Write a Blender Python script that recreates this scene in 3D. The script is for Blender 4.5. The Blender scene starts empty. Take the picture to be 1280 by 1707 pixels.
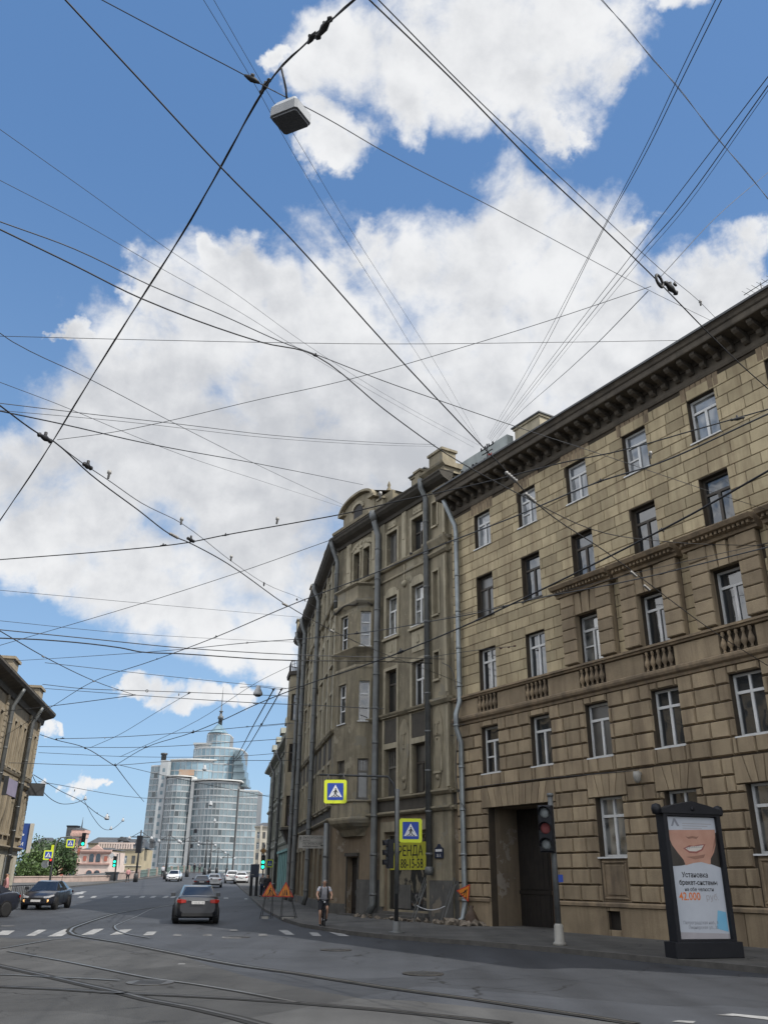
import bpy, bmesh, math, random
from mathutils import Vector, Matrix
random.seed(7)
SC = bpy.context.scene
COL = SC.collection
# ------------------------------------------------------------------ camera
F_PX, PITCH, ROLL, TH, CAM_H = 1404.0, math.radians(23.607), math.radians(0.682), math.radians(31.71), 1.75
cf = Vector((0, math.cos(PITCH), math.sin(PITCH))); cu = Vector((0, -math.sin(PITCH), math.cos(PITCH))); cx = Vector((1, 0, 0))
AX = cx*math.cos(ROLL) + cu*math.sin(ROLL); AU = cu*math.cos(ROLL) - cx*math.sin(ROLL); AF = cf
CAMP = Vector((0, 0, CAM_H))
cam_d = bpy.data.cameras.new('camera'); cam = bpy.data.objects.new('camera', cam_d); COL.objects.link(cam)
cam.matrix_world = Matrix(((AX.x, AU.x, -AF.x, 0), (AX.y, AU.y, -AF.y, 0), (AX.z, AU.z, -AF.z, CAM_H), (0, 0, 0, 1)))
cam_d.sensor_fit = 'HORIZONTAL'; cam_d.sensor_width = 36.0; cam_d.lens = 36.0*F_PX/1280.0
cam_d.clip_start = 0.1; cam_d.clip_end = 20000
SC.camera = cam
def ray(x, y):
    return (AF*F_PX + AX*(x-640) - AU*(y-853.5)).normalized()
# ------------------------------------------------------------------ light
SUN_AZ, SUN_EL = math.radians(118), math.radians(50)
SKY_STRENGTH, SUN_STRENGTH, EXPOSURE = 0.14, 2.9, 0.62
SC.view_settings.view_transform = 'Standard'; SC.view_settings.look = 'None'
SC.view_settings.exposure = EXPOSURE; SC.view_settings.gamma = 1.0; SC.view_settings.use_curve_mapping = False
sun_d = bpy.data.lights.new('sun', 'SUN'); sun_d.energy = SUN_STRENGTH; sun_d.angle = math.radians(0.53); sun_d.color = (1.0, 0.955, 0.88)
sun = bpy.data.objects.new('sun', sun_d); COL.objects.link(sun)
sdir = Vector((math.sin(SUN_AZ)*math.cos(SUN_EL), math.cos(SUN_AZ)*math.cos(SUN_EL), math.sin(SUN_EL)))
sun.rotation_euler = sdir.to_track_quat('Z', 'Y').to_euler(); sun.location = (0, 0, 60)

world = bpy.data.worlds.new('World'); SC.world = world; world.use_nodes = True
nt = world.node_tree; nt.nodes.clear()
def N(tree, typ, **kw):
    n = tree.nodes.new(typ)
    for k, v in kw.items(): setattr(n, k, v)
    return n
out = N(nt, 'ShaderNodeOutputWorld'); bg = N(nt, 'ShaderNodeBackground')
sky = N(nt, 'ShaderNodeTexSky', sky_type='NISHITA', sun_disc=False, sun_elevation=SUN_EL, sun_rotation=SUN_AZ, altitude=0, air_density=1.0, dust_density=0.6, ozone_density=2.2)
tc = N(nt, 'ShaderNodeTexCoord')
L = nt.links.new
# clouds: a field of round lobes over the sky directions, its edge broken up by noise
warp = N(nt, 'ShaderNodeTexNoise', noise_dimensions='3D'); warp.inputs['Scale'].default_value = 7.5; warp.inputs['Detail'].default_value = 6.0; warp.inputs['Roughness'].default_value = 0.62
L(tc.outputs['Generated'], warp.inputs['Vector'])
wsub = N(nt, 'ShaderNodeVectorMath', operation='SUBTRACT'); L(warp.outputs['Color'], wsub.inputs[0]); wsub.inputs[1].default_value = (0.5, 0.5, 0.5)
wmad = N(nt, 'ShaderNodeVectorMath', operation='MULTIPLY_ADD'); L(wsub.outputs[0], wmad.inputs[0]); wmad.inputs[1].default_value = (0.15, 0.15, 0.15); L(tc.outputs['Generated'], wmad.inputs[2])
wn = N(nt, 'ShaderNodeVectorMath', operation='NORMALIZE'); L(wmad.outputs[0], wn.inputs[0])
LOBES = [  # pixel centre in the photograph's sky, radius
 (560,95,75),(520,150,48),(547,228,52),(540,262,25),(620,105,95),(700,70,115),(800,50,135),(900,45,125),(975,55,95),(880,140,95),(770,130,95),(660,175,50),(930,200,30),(1015,95,48),(465,105,24),(850,195,30),
 (880,350,46),(870,390,95),(785,410,60),(955,440,110),(1065,430,62),(1085,390,25),(690,470,75),(770,510,140),(900,560,170),(1050,520,120),(1180,470,62),(1225,455,45),(1250,480,45),(1130,560,130),
 (420,430,52),(370,450,58),(350,410,28),(350,520,110),(270,490,62),(235,470,30),(480,470,58),(560,465,55),(620,440,38),(530,580,160),(650,640,160),(300,610,140),(210,660,112),(140,720,100),(80,790,95),(15,800,85),(300,770,180),(480,780,190),(160,880,95),(60,880,85),(400,900,165),(530,950,90),(220,960,90),(330,1010,78),(430,1040,70),(470,1085,48),(120,960,42),(380,1070,40),(700,760,140),(820,680,140),(1000,640,110),
 (205,1136,22),(235,1134,24),(265,1140,24),(300,1158,26),(330,1168,26),(365,1172,22),(285,1170,24),(410,1165,20),(250,1160,25),
 (150,1303,13),(135,1304,11),(165,1302,13),(180,1305,10),(115,1306,8),(195,1306,7),(85,1224,13),(105,1228,10),(70,1226,10),(65,1290,9),
 (130,545,26),(105,552,14),(150,565,18),(1175,-60,48),(1120,-40,40)]
cur = None
for (px, py, r) in LOBES:
    c = ray(px, py); e = ray(px + r*0.7071, py + r*0.7071)
    cosr = max(-1.0, min(1.0, c.dot(e)))
    k = 1.0/(1.0 - cosr)          # field 1 at the lobe's centre, 0 at its rim
    d = N(nt, 'ShaderNodeVectorMath', operation='DOT_PRODUCT'); L(wn.outputs[0], d.inputs[0]); d.inputs[1].default_value = c
    ma = N(nt, 'ShaderNodeMath', operation='MULTIPLY_ADD'); L(d.outputs['Value'], ma.inputs[0]); ma.inputs[1].default_value = k; ma.inputs[2].default_value = 1 - k
    if cur is None: cur = ma.outputs[0]
    else:
        mx = N(nt, 'ShaderNodeMath', operation='SMOOTH_MAX'); mx.inputs[2].default_value = 0.35; L(cur, mx.inputs[0]); L(ma.outputs[0], mx.inputs[1]); cur = mx.outputs[0]
def fbm(vec_out, scale, detail, rough, dist=0.0):
    n = N(nt, 'ShaderNodeTexNoise', noise_dimensions='3D'); n.inputs['Scale'].default_value = scale; n.inputs['Detail'].default_value = detail; n.inputs['Roughness'].default_value = rough; n.inputs['Distortion'].default_value = dist
    L(vec_out, n.inputs['Vector']); return n.outputs[0]
def mad(x, a, b):
    n = N(nt, 'ShaderNodeMath', operation='MULTIPLY_ADD'); L(x, n.inputs[0]); n.inputs[1].default_value = a
    if isinstance(b, (int, float)): n.inputs[2].default_value = b
    else: L(b, n.inputs[2])
    return n.outputs[0]
def smooth(x, lo, hi):
    n = N(nt, 'ShaderNodeMapRange', interpolation_type='SMOOTHSTEP'); L(x, n.inputs['Value']); n.inputs['From Min'].default_value = lo; n.inputs['From Max'].default_value = hi; return n.outputs[0]
G_ = tc.outputs['Generated']
# the rest of the sky, outside these lobes, carries scattered clouds too
ad0 = N(nt, 'ShaderNodeVectorMath', operation='DOT_PRODUCT'); L(G_, ad0.inputs[0]); ad0.inputs[1].default_value = ray(640, 800)
away = N(nt, 'ShaderNodeMapRange'); L(ad0.outputs['Value'], away.inputs['Value']); away.inputs['From Min'].default_value = 0.76; away.inputs['From Max'].default_value = 0.60; away.inputs['To Min'].default_value = -8.0; away.inputs['To Max'].default_value = 0.0
scat = mad(fbm(G_, 2.3, 5.0, 0.55), 9.0, -3.9)
sc2 = N(nt, 'ShaderNodeMath', operation='ADD'); L(scat, sc2.inputs[0]); L(away.outputs[0], sc2.inputs[1])
cm = N(nt, 'ShaderNodeMath', operation='MAXIMUM'); L(cur, cm.inputs[0]); L(sc2.outputs[0], cm.inputs[1])
cl0 = N(nt, 'ShaderNodeMath', operation='MAXIMUM'); L(cm.outputs[0], cl0.inputs[0]); cl0.inputs[1].default_value = -2.5
cl = N(nt, 'ShaderNodeMath', operation='MINIMUM'); L(cl0.outputs[0], cl.inputs[0]); cl.inputs[1].default_value = 1.4
fine = fbm(G_, 12.0, 9.0, 0.60, 0.25)
fs = mad(fine, 5.0, -2.5); ad = N(nt, 'ShaderNodeMath', operation='ADD'); cst = mad(cl.outputs[0], 1.35, 0.05); L(cst, ad.inputs[0]); L(fs, ad.inputs[1]); field = ad.outputs[0]
mask = smooth(field, -0.85, 1.15)
# light: compare the cloud's density with its density a little towards the sun
off = N(nt, 'ShaderNodeVectorMath', operation='ADD'); L(G_, off.inputs[0]); off.inputs[1].default_value = tuple(0.022*v for v in sdir)
lobe1, lobe2 = fbm(G_, 8.0, 7.0, 0.6), fbm(off.outputs[0], 8.0, 7.0, 0.6)
df = N(nt, 'ShaderNodeMath', operation='SUBTRACT'); L(lobe2, df.inputs[0]); L(lobe1, df.inputs[1])
sep = N(nt, 'ShaderNodeSeparateXYZ'); L(G_, sep.inputs[0])
big = fbm(G_, 3.4, 4.0, 0.55)
ta, tb = mad(sep.outputs['Z'], -1.55, 0.82), mad(sep.outputs['Z'], 3.2, -1.1)
mn = N(nt, 'ShaderNodeMath', operation='MINIMUM'); L(ta, mn.inputs[0]); L(tb, mn.inputs[1]); t1 = mn.outputs[0]          # low clouds are seen from below, at their grey bases
t2 = mad(big, 1.7, t1)
t3 = mad(df.outputs[0], 2.0, t2)
t4 = mad(cl.outputs[0], 0.34, t3)
shade = smooth(t4, 0.45, 1.75)
ccol = N(nt, 'ShaderNodeMix', data_type='RGBA'); L(shade, ccol.inputs['Factor'])
CB = 2.0**-EXPOSURE/SKY_STRENGTH
ccol.inputs['A'].default_value = (0.89*CB, 0.90*CB, 0.915*CB, 1); ccol.inputs['B'].default_value = (0.54*CB, 0.56*CB, 0.60*CB, 1)
lift = N(nt, 'ShaderNodeMapRange'); L(ad0.outputs['Value'], lift.inputs['Value']); lift.inputs['From Min'].default_value = 0.72; lift.inputs['From Max'].default_value = 0.45; lift.inputs['To Min'].default_value = 1.0; lift.inputs['To Max'].default_value = 1.9   # unseen clouds outside the view boosted, as fill light for the shaded facades
cbr = N(nt, 'ShaderNodeVectorMath', operation='SCALE'); L(ccol.outputs['Result'], cbr.inputs[0]); L(lift.outputs[0], cbr.inputs['Scale'])
smix = N(nt, 'ShaderNodeMix', data_type='RGBA'); L(mask, smix.inputs['Factor'])
shue = N(nt, 'ShaderNodeHueSaturation'); shue.inputs['Saturation'].default_value = 1.0; L(sky.outputs[0], shue.inputs['Color'])

hz = N(nt, 'ShaderNodeMapRange', interpolation_type='SMOOTHSTEP'); L(sep.outputs['Z'], hz.inputs['Value']); hz.inputs['From Min'].default_value = 0.0; hz.inputs['From Max'].default_value = 0.75
hcol = N(nt, 'ShaderNodeMix', data_type='RGBA'); L(hz.outputs[0], hcol.inputs['Factor'])      # the clean blue air of the day
hcol.inputs['A'].default_value = (0.30*CB, 0.50*CB, 0.76*CB, 1); hcol.inputs['B'].default_value = (0.105*CB, 0.240*CB, 0.51*CB, 1)
air = N(nt, 'ShaderNodeMix', data_type='RGBA'); air.inputs['Factor'].default_value = 0.80; L(shue.outputs[0], air.inputs['A']); L(hcol.outputs['Result'], air.inputs['B'])
L(air.outputs['Result'], smix.inputs['A']); L(cbr.outputs[0], smix.inputs['B'])
L(smix.outputs['Result'], bg.inputs['Color']); bg.inputs['Strength'].default_value = SKY_STRENGTH
L(bg.outputs[0], out.inputs['Surface'])
SC.cycles.max_bounces = 5; SC.cycles.diffuse_bounces = 2; SC.cycles.glossy_bounces = 3; SC.cycles.transmission_bounces = 3; SC.cycles.caustics_reflective = False; SC.cycles.caustics_refractive = False
try: SC.cycles.use_denoising = True
except Exception: pass

# ------------------------------------------------------------------ places
def zt(y):
    if y < 35: return 0.0
    if y < 150: return 1.4e-4*(y-35)**2
    return min(1.8515 + 0.0322*(y-150) - 0.0003*(y-150)**2, 2.72) if y < 203.7 else 2.72
def at_h(x, y, h):
    v = ray(x, y); return CAMP + v*((h-CAM_H)/v.z)
def at_d(x, y, d):
    v = ray(x, y); return CAMP + v*(d/math.hypot(v.x, v.y))
def at_y(x, y, Y):
    v = ray(x, y); return CAMP + v*(Y/v.y)
def at_g(x, y):
    v = ray(x, y); t = 4.0
    while t < 600:
        p = CAMP + v*t
        if p.z <= zt(p.y): return Vector((p.x, p.y, zt(p.y)))
        t += 0.02 if t < 60 else 0.1
    return CAMP + v*200
DA = 23.04
nA = Vector((math.cos(TH), math.sin(TH), 0)); dA = Vector((-math.sin(TH), math.cos(TH), 0))
def at_A(x, y, off=0.0):
    v = ray(x, y); return CAMP + v*((DA-off)/v.dot(nA))
P0 = nA*DA + dA*42.3; eS = Vector((-0.182, 0.983, 0)).normalized(); nS = Vector((eS.y, -eS.x, 0))
def at_S(x, y, off=0.0):
    v = ray(x, y); return CAMP + v*((P0.dot(nS)-off)/v.dot(nS))
ANG_A = -(math.pi/2 - TH)                         # local x right along the facade seen from the street, y into the house
ANG_S = math.atan2(-eS.y, -eS.x)

# ------------------------------------------------------------------ mesh builder
class MB:
    def __init__(s, sub=None): s.v = []; s.f = []; s.m = []; s.t = []; s.sm = []; s.sub = sub; s.cur = 0; s.tint = 0.5; s.smooth = False
    def P(s, p):
        x, y, z = p
        if s.sub:
            ox, oy, a = s.sub; c, n = math.cos(a), math.sin(a); x, y = ox + x*c - y*n, oy + x*n + y*c
        s.v.append((x, y, z)); return len(s.v)-1
    def face(s, pts, smooth=None):
        i = [s.P(p) for p in pts]; s.f.append(i); s.m.append(s.cur); s.t.append(s.tint); s.sm.append(s.smooth if smooth is None else smooth)
    def faces(s, pts, fs, smooth=None):
        b = [s.P(p) for p in pts]
        for f in fs:
            s.f.append([b[i] for i in f]); s.m.append(s.cur); s.t.append(s.tint); s.sm.append(s.smooth if smooth is None else smooth)
    def box(s, x0, x1, y0, y1, z0, z1):
        if x0 > x1: x0, x1 = x1, x0
        if y0 > y1: y0, y1 = y1, y0
        p = [(x0,y0,z0),(x1,y0,z0),(x1,y1,z0),(x0,y1,z0),(x0,y0,z1),(x1,y0,z1),(x1,y1,z1),(x0,y1,z1)]
        s.faces(p, [(0,3,2,1),(4,5,6,7),(0,1,5,4),(1,2,6,5),(2,3,7,6),(3,0,4,7)])
    def bbox(s, x0, x1, y0, y1, z0, z1, b=0.01):      # box whose front (y0) and top edges are chamfered
        p = []
        for (yy, i) in ((y0, b), (y0+b, 0), (y1, 0)):
            p += [(x0+i, yy, z0+i), (x1-i, yy, z0+i), (x1-i, yy, z1-i), (x0+i, yy, z1-i)]
        fs = [(0,1,2,3)]
        for k in (0, 4):
            for j in range(4): fs.append((k+j, k+4+j, k+4+(j+1)%4, k+(j+1)%4))
        s.faces(p, fs + [(11,10,9,8)])
    def prism(s, poly, z0, z1, cap=True, smooth=False):
        n = len(poly); p = [(x, y, z0) for x, y in poly] + [(x, y, z1) for x, y in poly]
        fs = [(i, (i+1) % n, n+(i+1) % n, n+i) for i in range(n)]
        s.faces(p, fs, smooth)
        if cap: s.faces(p, [tuple(range(n-1, -1, -1)), tuple(range(n, 2*n))], False)
    def extr(s, prof, x0, x1, cap=True):              # profile (y, z) along x
        n = len(prof); p = [(x0, y, z) for y, z in prof] + [(x1, y, z) for y, z in prof]
        s.faces(p, [(i, n+i, n+(i+1) % n, (i+1) % n) for i in range(n)])
        if cap: s.faces(p, [tuple(range(n)), tuple(range(2*n-1, n-1, -1))])
    def plate(s, poly, y0, y1):                       # (x, z) outline with thickness along y
        n = len(poly); p = [(x, y0, z) for x, z in poly] + [(x, y1, z) for x, z in poly]
        s.faces(p, [tuple(range(n)), tuple(range(2*n-1, n-1, -1))] + [(i, n+i, n+(i+1) % n, (i+1) % n) for i in range(n)])
    def tube(s, pts, r, n=6, cap=True, smooth=True):
        pts = [Vector(p) for p in pts]; rings = []
        up = Vector((0, 0, 1)); rr = r if isinstance(r, (list, tuple)) else [r]*len(pts)
        prev = None
        for i, p in enumerate(pts):
            d = (pts[min(i+1, len(pts)-1)] - pts[max(i-1, 0)])
            d = d.normalized() if d.length > 1e-9 else Vector((0, 0, 1))
            if prev is None:
                a = d.cross(up)
                if a.length < 0.05: a = d.cross(Vector((1, 0, 0)))
            else: a = prev - d*prev.dot(d)
            a.normalize(); b = d.cross(a); prev = a
            rings.append([p + (a*math.cos(2*math.pi*k/n) + b*math.sin(2*math.pi*k/n))*rr[i] for k in range(n)])
        P = [q for g in rings for q in g]; fs = []
        for i in range(len(pts)-1):
            for k in range(n): fs.append((i*n+k, i*n+(k+1) % n, (i+1)*n+(k+1) % n, (i+1)*n+k))
        s.faces(P, fs, smooth)
        if cap: s.faces(P, [tuple(range(n-1, -1, -1)), tuple((len(pts)-1)*n+k for k in range(n))], False)
    def lathe(s, prof, c=(0, 0, 0), n=12, axis='z', smooth=True):
        P = []; fs = []
        for (r, h) in prof:
            for k in range(n):
                a = 2*math.pi*k/n; u, w = r*math.cos(a), r*math.sin(a)
                q = (u, w, h) if axis == 'z' else ((w, h, u) if axis == 'y' else (h, u, w))
                P.append((c[0]+q[0], c[1]+q[1], c[2]+q[2]))
        for i in range(len(prof)-1):
            for k in range(n): fs.append((i*n+k, i*n+(k+1) % n, (i+1)*n+(k+1) % n, (i+1)*n+k))
        s.faces(P, fs, smooth)
        if prof[0][0] > 1e-6: s.faces(P, [tuple(range(n-1, -1, -1))], False)
        if prof[-1][0] > 1e-6: s.faces(P, [tuple((len(prof)-1)*n+k for k in range(n))], False)
    def mesh(s, name, mats):
        me = bpy.data.meshes.new(name); me.from_pydata(s.v, [], s.f)
        for m in (mats if isinstance(mats, (list, tuple)) else [mats]): me.materials.append(m)
        me.polygons.foreach_set('material_index', s.m); me.polygons.foreach_set('use_smooth', s.sm)
        a = me.attributes.new('tint', 'FLOAT', 'FACE'); a.data.foreach_set('value', s.t)
        me.update()
        bm = bmesh.new(); bm.from_mesh(me); bmesh.ops.remove_doubles(bm, verts=bm.verts, dist=1e-5); bmesh.ops.recalc_face_normals(bm, faces=bm.faces); bm.to_mesh(me); bm.free()
        return me
    def obj(s, name, mats, parent=None, loc=(0, 0, 0), rz=0.0):
        return link(s.mesh(name, mats), name, parent, loc, rz)
def link(me, name, parent=None, loc=(0, 0, 0), rz=0.0):
    o = bpy.data.objects.new(name, me); COL.objects.link(o); o.location = loc; o.rotation_euler = (0, 0, rz)
    if parent: o.parent = parent
    return o
def tag(o, label=None, cat=None, group=None, kind=None):
    if label: o['label'] = label
    if cat: o['category'] = cat
    if group: o['group'] = group
    if kind: o['kind'] = kind
    return o
def thing(name, label, cat, loc=(0, 0, 0), rz=0.0, group=None):
    return tag(link(None, name, None, loc, rz), label, cat, group)
def kids(o): return [c for c in bpy.data.objects if c.parent == o]
def text_mb(mb, body, x, z, size, y, align='LEFT', sx=1.0, thick=0.0, xf=None):
    cu_ = bpy.data.curves.new('lettering', 'FONT'); cu_.body = body; cu_.size = size; cu_.align_x = align; cu_.resolution_u = 2
    if thick: cu_.offset = thick
    to = bpy.data.objects.new('lettering', cu_); COL.objects.link(to)
    dg = bpy.context.evaluated_depsgraph_get(); dg.update()
    me = to.evaluated_get(dg).to_mesh()
    vs = [v.co.copy() for v in me.vertices]; fs = [tuple(p.vertices) for p in me.polygons]
    to.evaluated_get(dg).to_mesh_clear(); bpy.data.objects.remove(to); bpy.data.curves.remove(cu_)
    mb.faces([(x + v.x*sx, y, z + v.y) if xf is None else xf(x + v.x*sx, z + v.y) for v in vs], fs)

# ------------------------------------------------------------------ materials
MATS = {}
def mat(name, c1, c2=None, scale=2.0, rough=0.8, bump=0.0, bscale=30.0, metal=0.0, spec=0.5, tint=0.0, streak=0.0, stcol=None, emit=None, es=1.0, peel=None, detail=5.0, lo=0.35, hi=0.65, wav=0.0, rnd=0.0):
    m = bpy.data.materials.new(name); m.use_nodes = True; t = m.node_tree; t.nodes.clear(); K = t.links.new
    o = N(t, 'ShaderNodeOutputMaterial'); b = N(t, 'ShaderNodeBsdfPrincipled'); K(b.outputs[0], o.inputs['Surface'])
    b.inputs['Roughness'].default_value = rough; b.inputs['Metallic'].default_value = metal; b.inputs['Specular IOR Level'].default_value = spec
    co = N(t, 'ShaderNodeTexCoord'); src = None
    c2 = c2 or tuple(0.82*v for v in c1)
    n = N(t, 'ShaderNodeTexNoise'); n.inputs['Scale'].default_value = scale; n.inputs['Detail'].default_value = detail; n.inputs['Roughness'].default_value = 0.6; K(co.outputs['Object'], n.inputs['Vector'])
    mr = N(t, 'ShaderNodeMapRange'); K(n.outputs[0], mr.inputs[0]); mr.inputs[1].default_value = lo; mr.inputs[2].default_value = hi
    mx = N(t, 'ShaderNodeMix', data_type='RGBA'); K(mr.outputs[0], mx.inputs['Factor']); mx.inputs['A'].default_value = (*c1, 1); mx.inputs['B'].default_value = (*c2, 1); src = mx.outputs['Result']
    if tint or rnd:
        if tint: a = N(t, 'ShaderNodeAttribute', attribute_name='tint'); fac = a.outputs['Fac']; amp = tint
        else: a = N(t, 'ShaderNodeObjectInfo'); fac = a.outputs['Random']; amp = rnd
        v = N(t, 'ShaderNodeMath', operation='MULTIPLY_ADD'); K(fac, v.inputs[0]); v.inputs[1].default_value = 2*amp; v.inputs[2].default_value = 1-amp
        hs = N(t, 'ShaderNodeVectorMath', operation='SCALE'); K(src, hs.inputs[0]); K(v.outputs[0], hs.inputs['Scale']); src = hs.outputs[0]
    if streak:
        mp = N(t, 'ShaderNodeMapping'); mp.inputs['Scale'].default_value = (1.6, 1.6, 0.16); K(co.outputs['Object'], mp.inputs['Vector'])
        sn = N(t, 'ShaderNodeTexNoise'); sn.inputs['Scale'].default_value = 1.5; sn.inputs['Detail'].default_value = 6; sn.inputs['Roughness'].default_value = 0.65; K(mp.outputs[0], sn.inputs['Vector'])
        sr = N(t, 'ShaderNodeMapRange'); K(sn.outputs[0], sr.inputs[0]); sr.inputs[1].default_value = 0.45; sr.inputs[2].default_value = 0.68; sr.inputs[4].default_value = streak
        sm = N(t, 'ShaderNodeMix', data_type='RGBA'); K(sr.outputs[0], sm.inputs['Factor']); K(src, sm.inputs['A']); sm.inputs['B'].default_value = (*(stcol or tuple(0.4*v for v in c1)), 1); src = sm.outputs['Result']
    if peel:      # patches where the paint coat has gone
        pn_ = N(t, 'ShaderNodeTexNoise'); pn_.inputs['Scale'].default_value = 0.75; pn_.inputs['Detail'].default_value = 9; pn_.inputs['Roughness'].default_value = 0.68; K(co.outputs['Object'], pn_.inputs['Vector'])
        pm_ = N(t, 'ShaderNodeMapRange'); K(pn_.outputs[0], pm_.inputs[0]); pm_.inputs[1].default_value = 0.585; pm_.inputs[2].default_value = 0.605; pm_.inputs[4].default_value = 0.75
        px_m = N(t, 'ShaderNodeMix', data_type='RGBA'); K(pm_.outputs[0], px_m.inputs['Factor']); K(src, px_m.inputs['A']); px_m.inputs['B'].default_value = (*peel, 1); src = px_m.outputs['Result']
    K(src, b.inputs['Base Color'])
    if bump:
        bn = N(t, 'ShaderNodeTexNoise'); bn.inputs['Scale'].default_value = bscale; bn.inputs['Detail'].default_value = 4; K(co.outputs['Object'], bn.inputs['Vector'])
        bp = N(t, 'ShaderNodeBump'); bp.inputs['Strength'].default_value = bump; bp.inputs['Distance'].default_value = 0.02; K(bn.outputs[0], bp.inputs['Height']); K(bp.outputs[0], b.inputs['Normal'])
    if wav:
        bn = N(t, 'ShaderNodeTexNoise'); bn.inputs['Scale'].default_value = 1.3; bn.inputs['Detail'].default_value = 1; K(co.outputs['Object'], bn.inputs['Vector'])
        bp = N(t, 'ShaderNodeBump'); bp.inputs['Strength'].default_value = wav; bp.inputs['Distance'].default_value = 0.05; K(bn.outputs[0], bp.inputs['Height']); K(bp.outputs[0], b.inputs['Normal'])
    if emit:
        b.inputs['Emission Color'].default_value = (*emit, 1); b.inputs['Emission Strength'].default_value = es
    if name.startswith('glass'): b.inputs['IOR'].default_value = 2.1
    MATS[name] = m; return m
mat('asphalt', (0.047, 0.051, 0.059), (0.033, 0.036, 0.042), 0.30, 0.64, 0.35, 60, spec=0.45, detail=9)
mat('track paving', (0.071, 0.071, 0.070), (0.048, 0.048, 0.048), 0.45, 0.75, 0.45, 45, spec=0.35, detail=9)
mat('pavement', (0.105, 0.102, 0.097), (0.075, 0.074, 0.072), 0.8, 0.9, 0.3, 40, spec=0.3)
mat('kerb granite', (0.105, 0.10, 0.093), (0.07, 0.067, 0.063), 3, 0.85, 0.3, 60)
mat('paint', (0.34, 0.34, 0.335), (0.11, 0.11, 0.11), 2.5, 0.7, lo=0.42, hi=0.72, detail=8)
mat('paint worn', (0.21, 0.21, 0.21), (0.065, 0.065, 0.066), 2.5, 0.75, lo=0.35, hi=0.6, detail=8)
mat('rail steel', (0.09, 0.085, 0.08), (0.045, 0.042, 0.04), 4, 0.45, metal=0.5)
mat('rail bright', (0.19, 0.185, 0.175), (0.12, 0.116, 0.11), 4, 0.35, metal=0.6)
mat('groove', (0.012, 0.012, 0.012), rough=0.9)
mat('stone upper', (0.45, 0.375, 0.24), (0.345, 0.283, 0.178), 0.9, 0.9, 0.3, 25, tint=0.22, streak=0.6, stcol=(0.21, 0.155, 0.095))
mat('stone lower', (0.35, 0.275, 0.18), (0.245, 0.19, 0.125), 0.8, 0.92, 0.5, 18, tint=0.21, streak=0.65, stcol=(0.145, 0.106, 0.07))
mat('stone trim', (0.30, 0.226, 0.145), (0.18, 0.136, 0.09), 1.3, 0.9, 0.3, 20, streak=0.6, stcol=(0.075, 0.06, 0.045))
mat('stone joint', (0.060, 0.045, 0.03), (0.04, 0.031, 0.022), 2, 0.95)
mat('dark cornice', (0.115, 0.098, 0.076), (0.068, 0.058, 0.047), 1.5, 0.9, 0.3, 20, streak=0.5)  # cornice tone, darker than the wall stone
mat('roof metal', (0.10, 0.105, 0.11), (0.065, 0.066, 0.068), 1, 0.55, metal=0.3)
mat('plaster old', (0.315, 0.275, 0.195), (0.215, 0.187, 0.133), 0.9, 0.93, 0.3, 14, streak=0.6, stcol=(0.085, 0.076, 0.055), peel=(0.20, 0.185, 0.15))
mat('plaster rough', (0.245, 0.212, 0.148), (0.165, 0.143, 0.10), 1.6, 0.95, 0.8, 26, streak=0.5, stcol=(0.07, 0.062, 0.045), peel=(0.30, 0.27, 0.20))
mat('plaster light', (0.40, 0.355, 0.26), (0.295, 0.262, 0.19), 1.4, 0.92, 0.25, 20, streak=0.45, stcol=(0.11, 0.10, 0.07))
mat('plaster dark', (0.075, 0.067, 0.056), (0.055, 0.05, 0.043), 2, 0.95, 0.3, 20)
mat('plinth grey', (0.115, 0.112, 0.105), (0.08, 0.078, 0.074), 2, 0.92, 0.3, 20, streak=0.4, peel=(0.20, 0.17, 0.13))
mat('ground floor plaster', (0.235, 0.18, 0.12), (0.16, 0.127, 0.09), 0.8, 0.93, 0.2, 20, streak=0.5, peel=(0.28, 0.25, 0.21))
mat('pipe zinc', (0.17, 0.178, 0.178), (0.11, 0.116, 0.117), 1.5, 0.5, metal=0.35, streak=0.3)
mat('pipe bright', (0.30, 0.33, 0.34), (0.2, 0.22, 0.23), 1.5, 0.42, metal=0.5)
mat('window white', (0.66, 0.67, 0.67), (0.55, 0.55, 0.54), 3, 0.5)
mat('window brown', (0.06, 0.05, 0.04), (0.04, 0.034, 0.028), 3, 0.6)
mat('window old', (0.16, 0.15, 0.13), (0.10, 0.092, 0.08), 3, 0.7)
mat('glass', (0.020, 0.024, 0.028), (0.034, 0.038, 0.042), 0.8, 0.04, spec=0.5, wav=0.35, rnd=0.5)
mat('glass curtain', (0.17, 0.175, 0.17), (0.035, 0.04, 0.042), 1.6, 0.06, spec=0.75, wav=0.25, rnd=0.4, lo=0.40, hi=0.58, detail=1)
mat('glass sky', (0.24, 0.255, 0.27), (0.10, 0.115, 0.135), 1.2, 0.05, spec=0.5, wav=0.3, rnd=0.4, lo=0.42, hi=0.56, detail=1)  # pale sky reflection and curtains put into the pane colour
mat('glass dusty', (0.060, 0.058, 0.052), (0.02, 0.021, 0.021), 1.2, 0.35, spec=0.5, rnd=0.4)
mat('door wood', (0.020, 0.016, 0.013), (0.012, 0.010, 0.009), 3, 0.65)
mat('door brown', (0.085, 0.056, 0.038), (0.055, 0.038, 0.027), 3, 0.7)
mat('black iron', (0.010, 0.011, 0.015), (0.014, 0.015, 0.019), 3, 0.5, spec=0.3)
mat('pole grey', (0.16, 0.165, 0.165), (0.10, 0.105, 0.105), 2.5, 0.6, metal=0.2, streak=0.4)
mat('pole dark', (0.035, 0.037, 0.04), (0.025, 0.026, 0.028), 2.5, 0.55)
mat('wire', (0.014, 0.014, 0.016), rough=0.6)
mat('wire thin', (0.045, 0.047, 0.052), rough=0.6)
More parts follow.
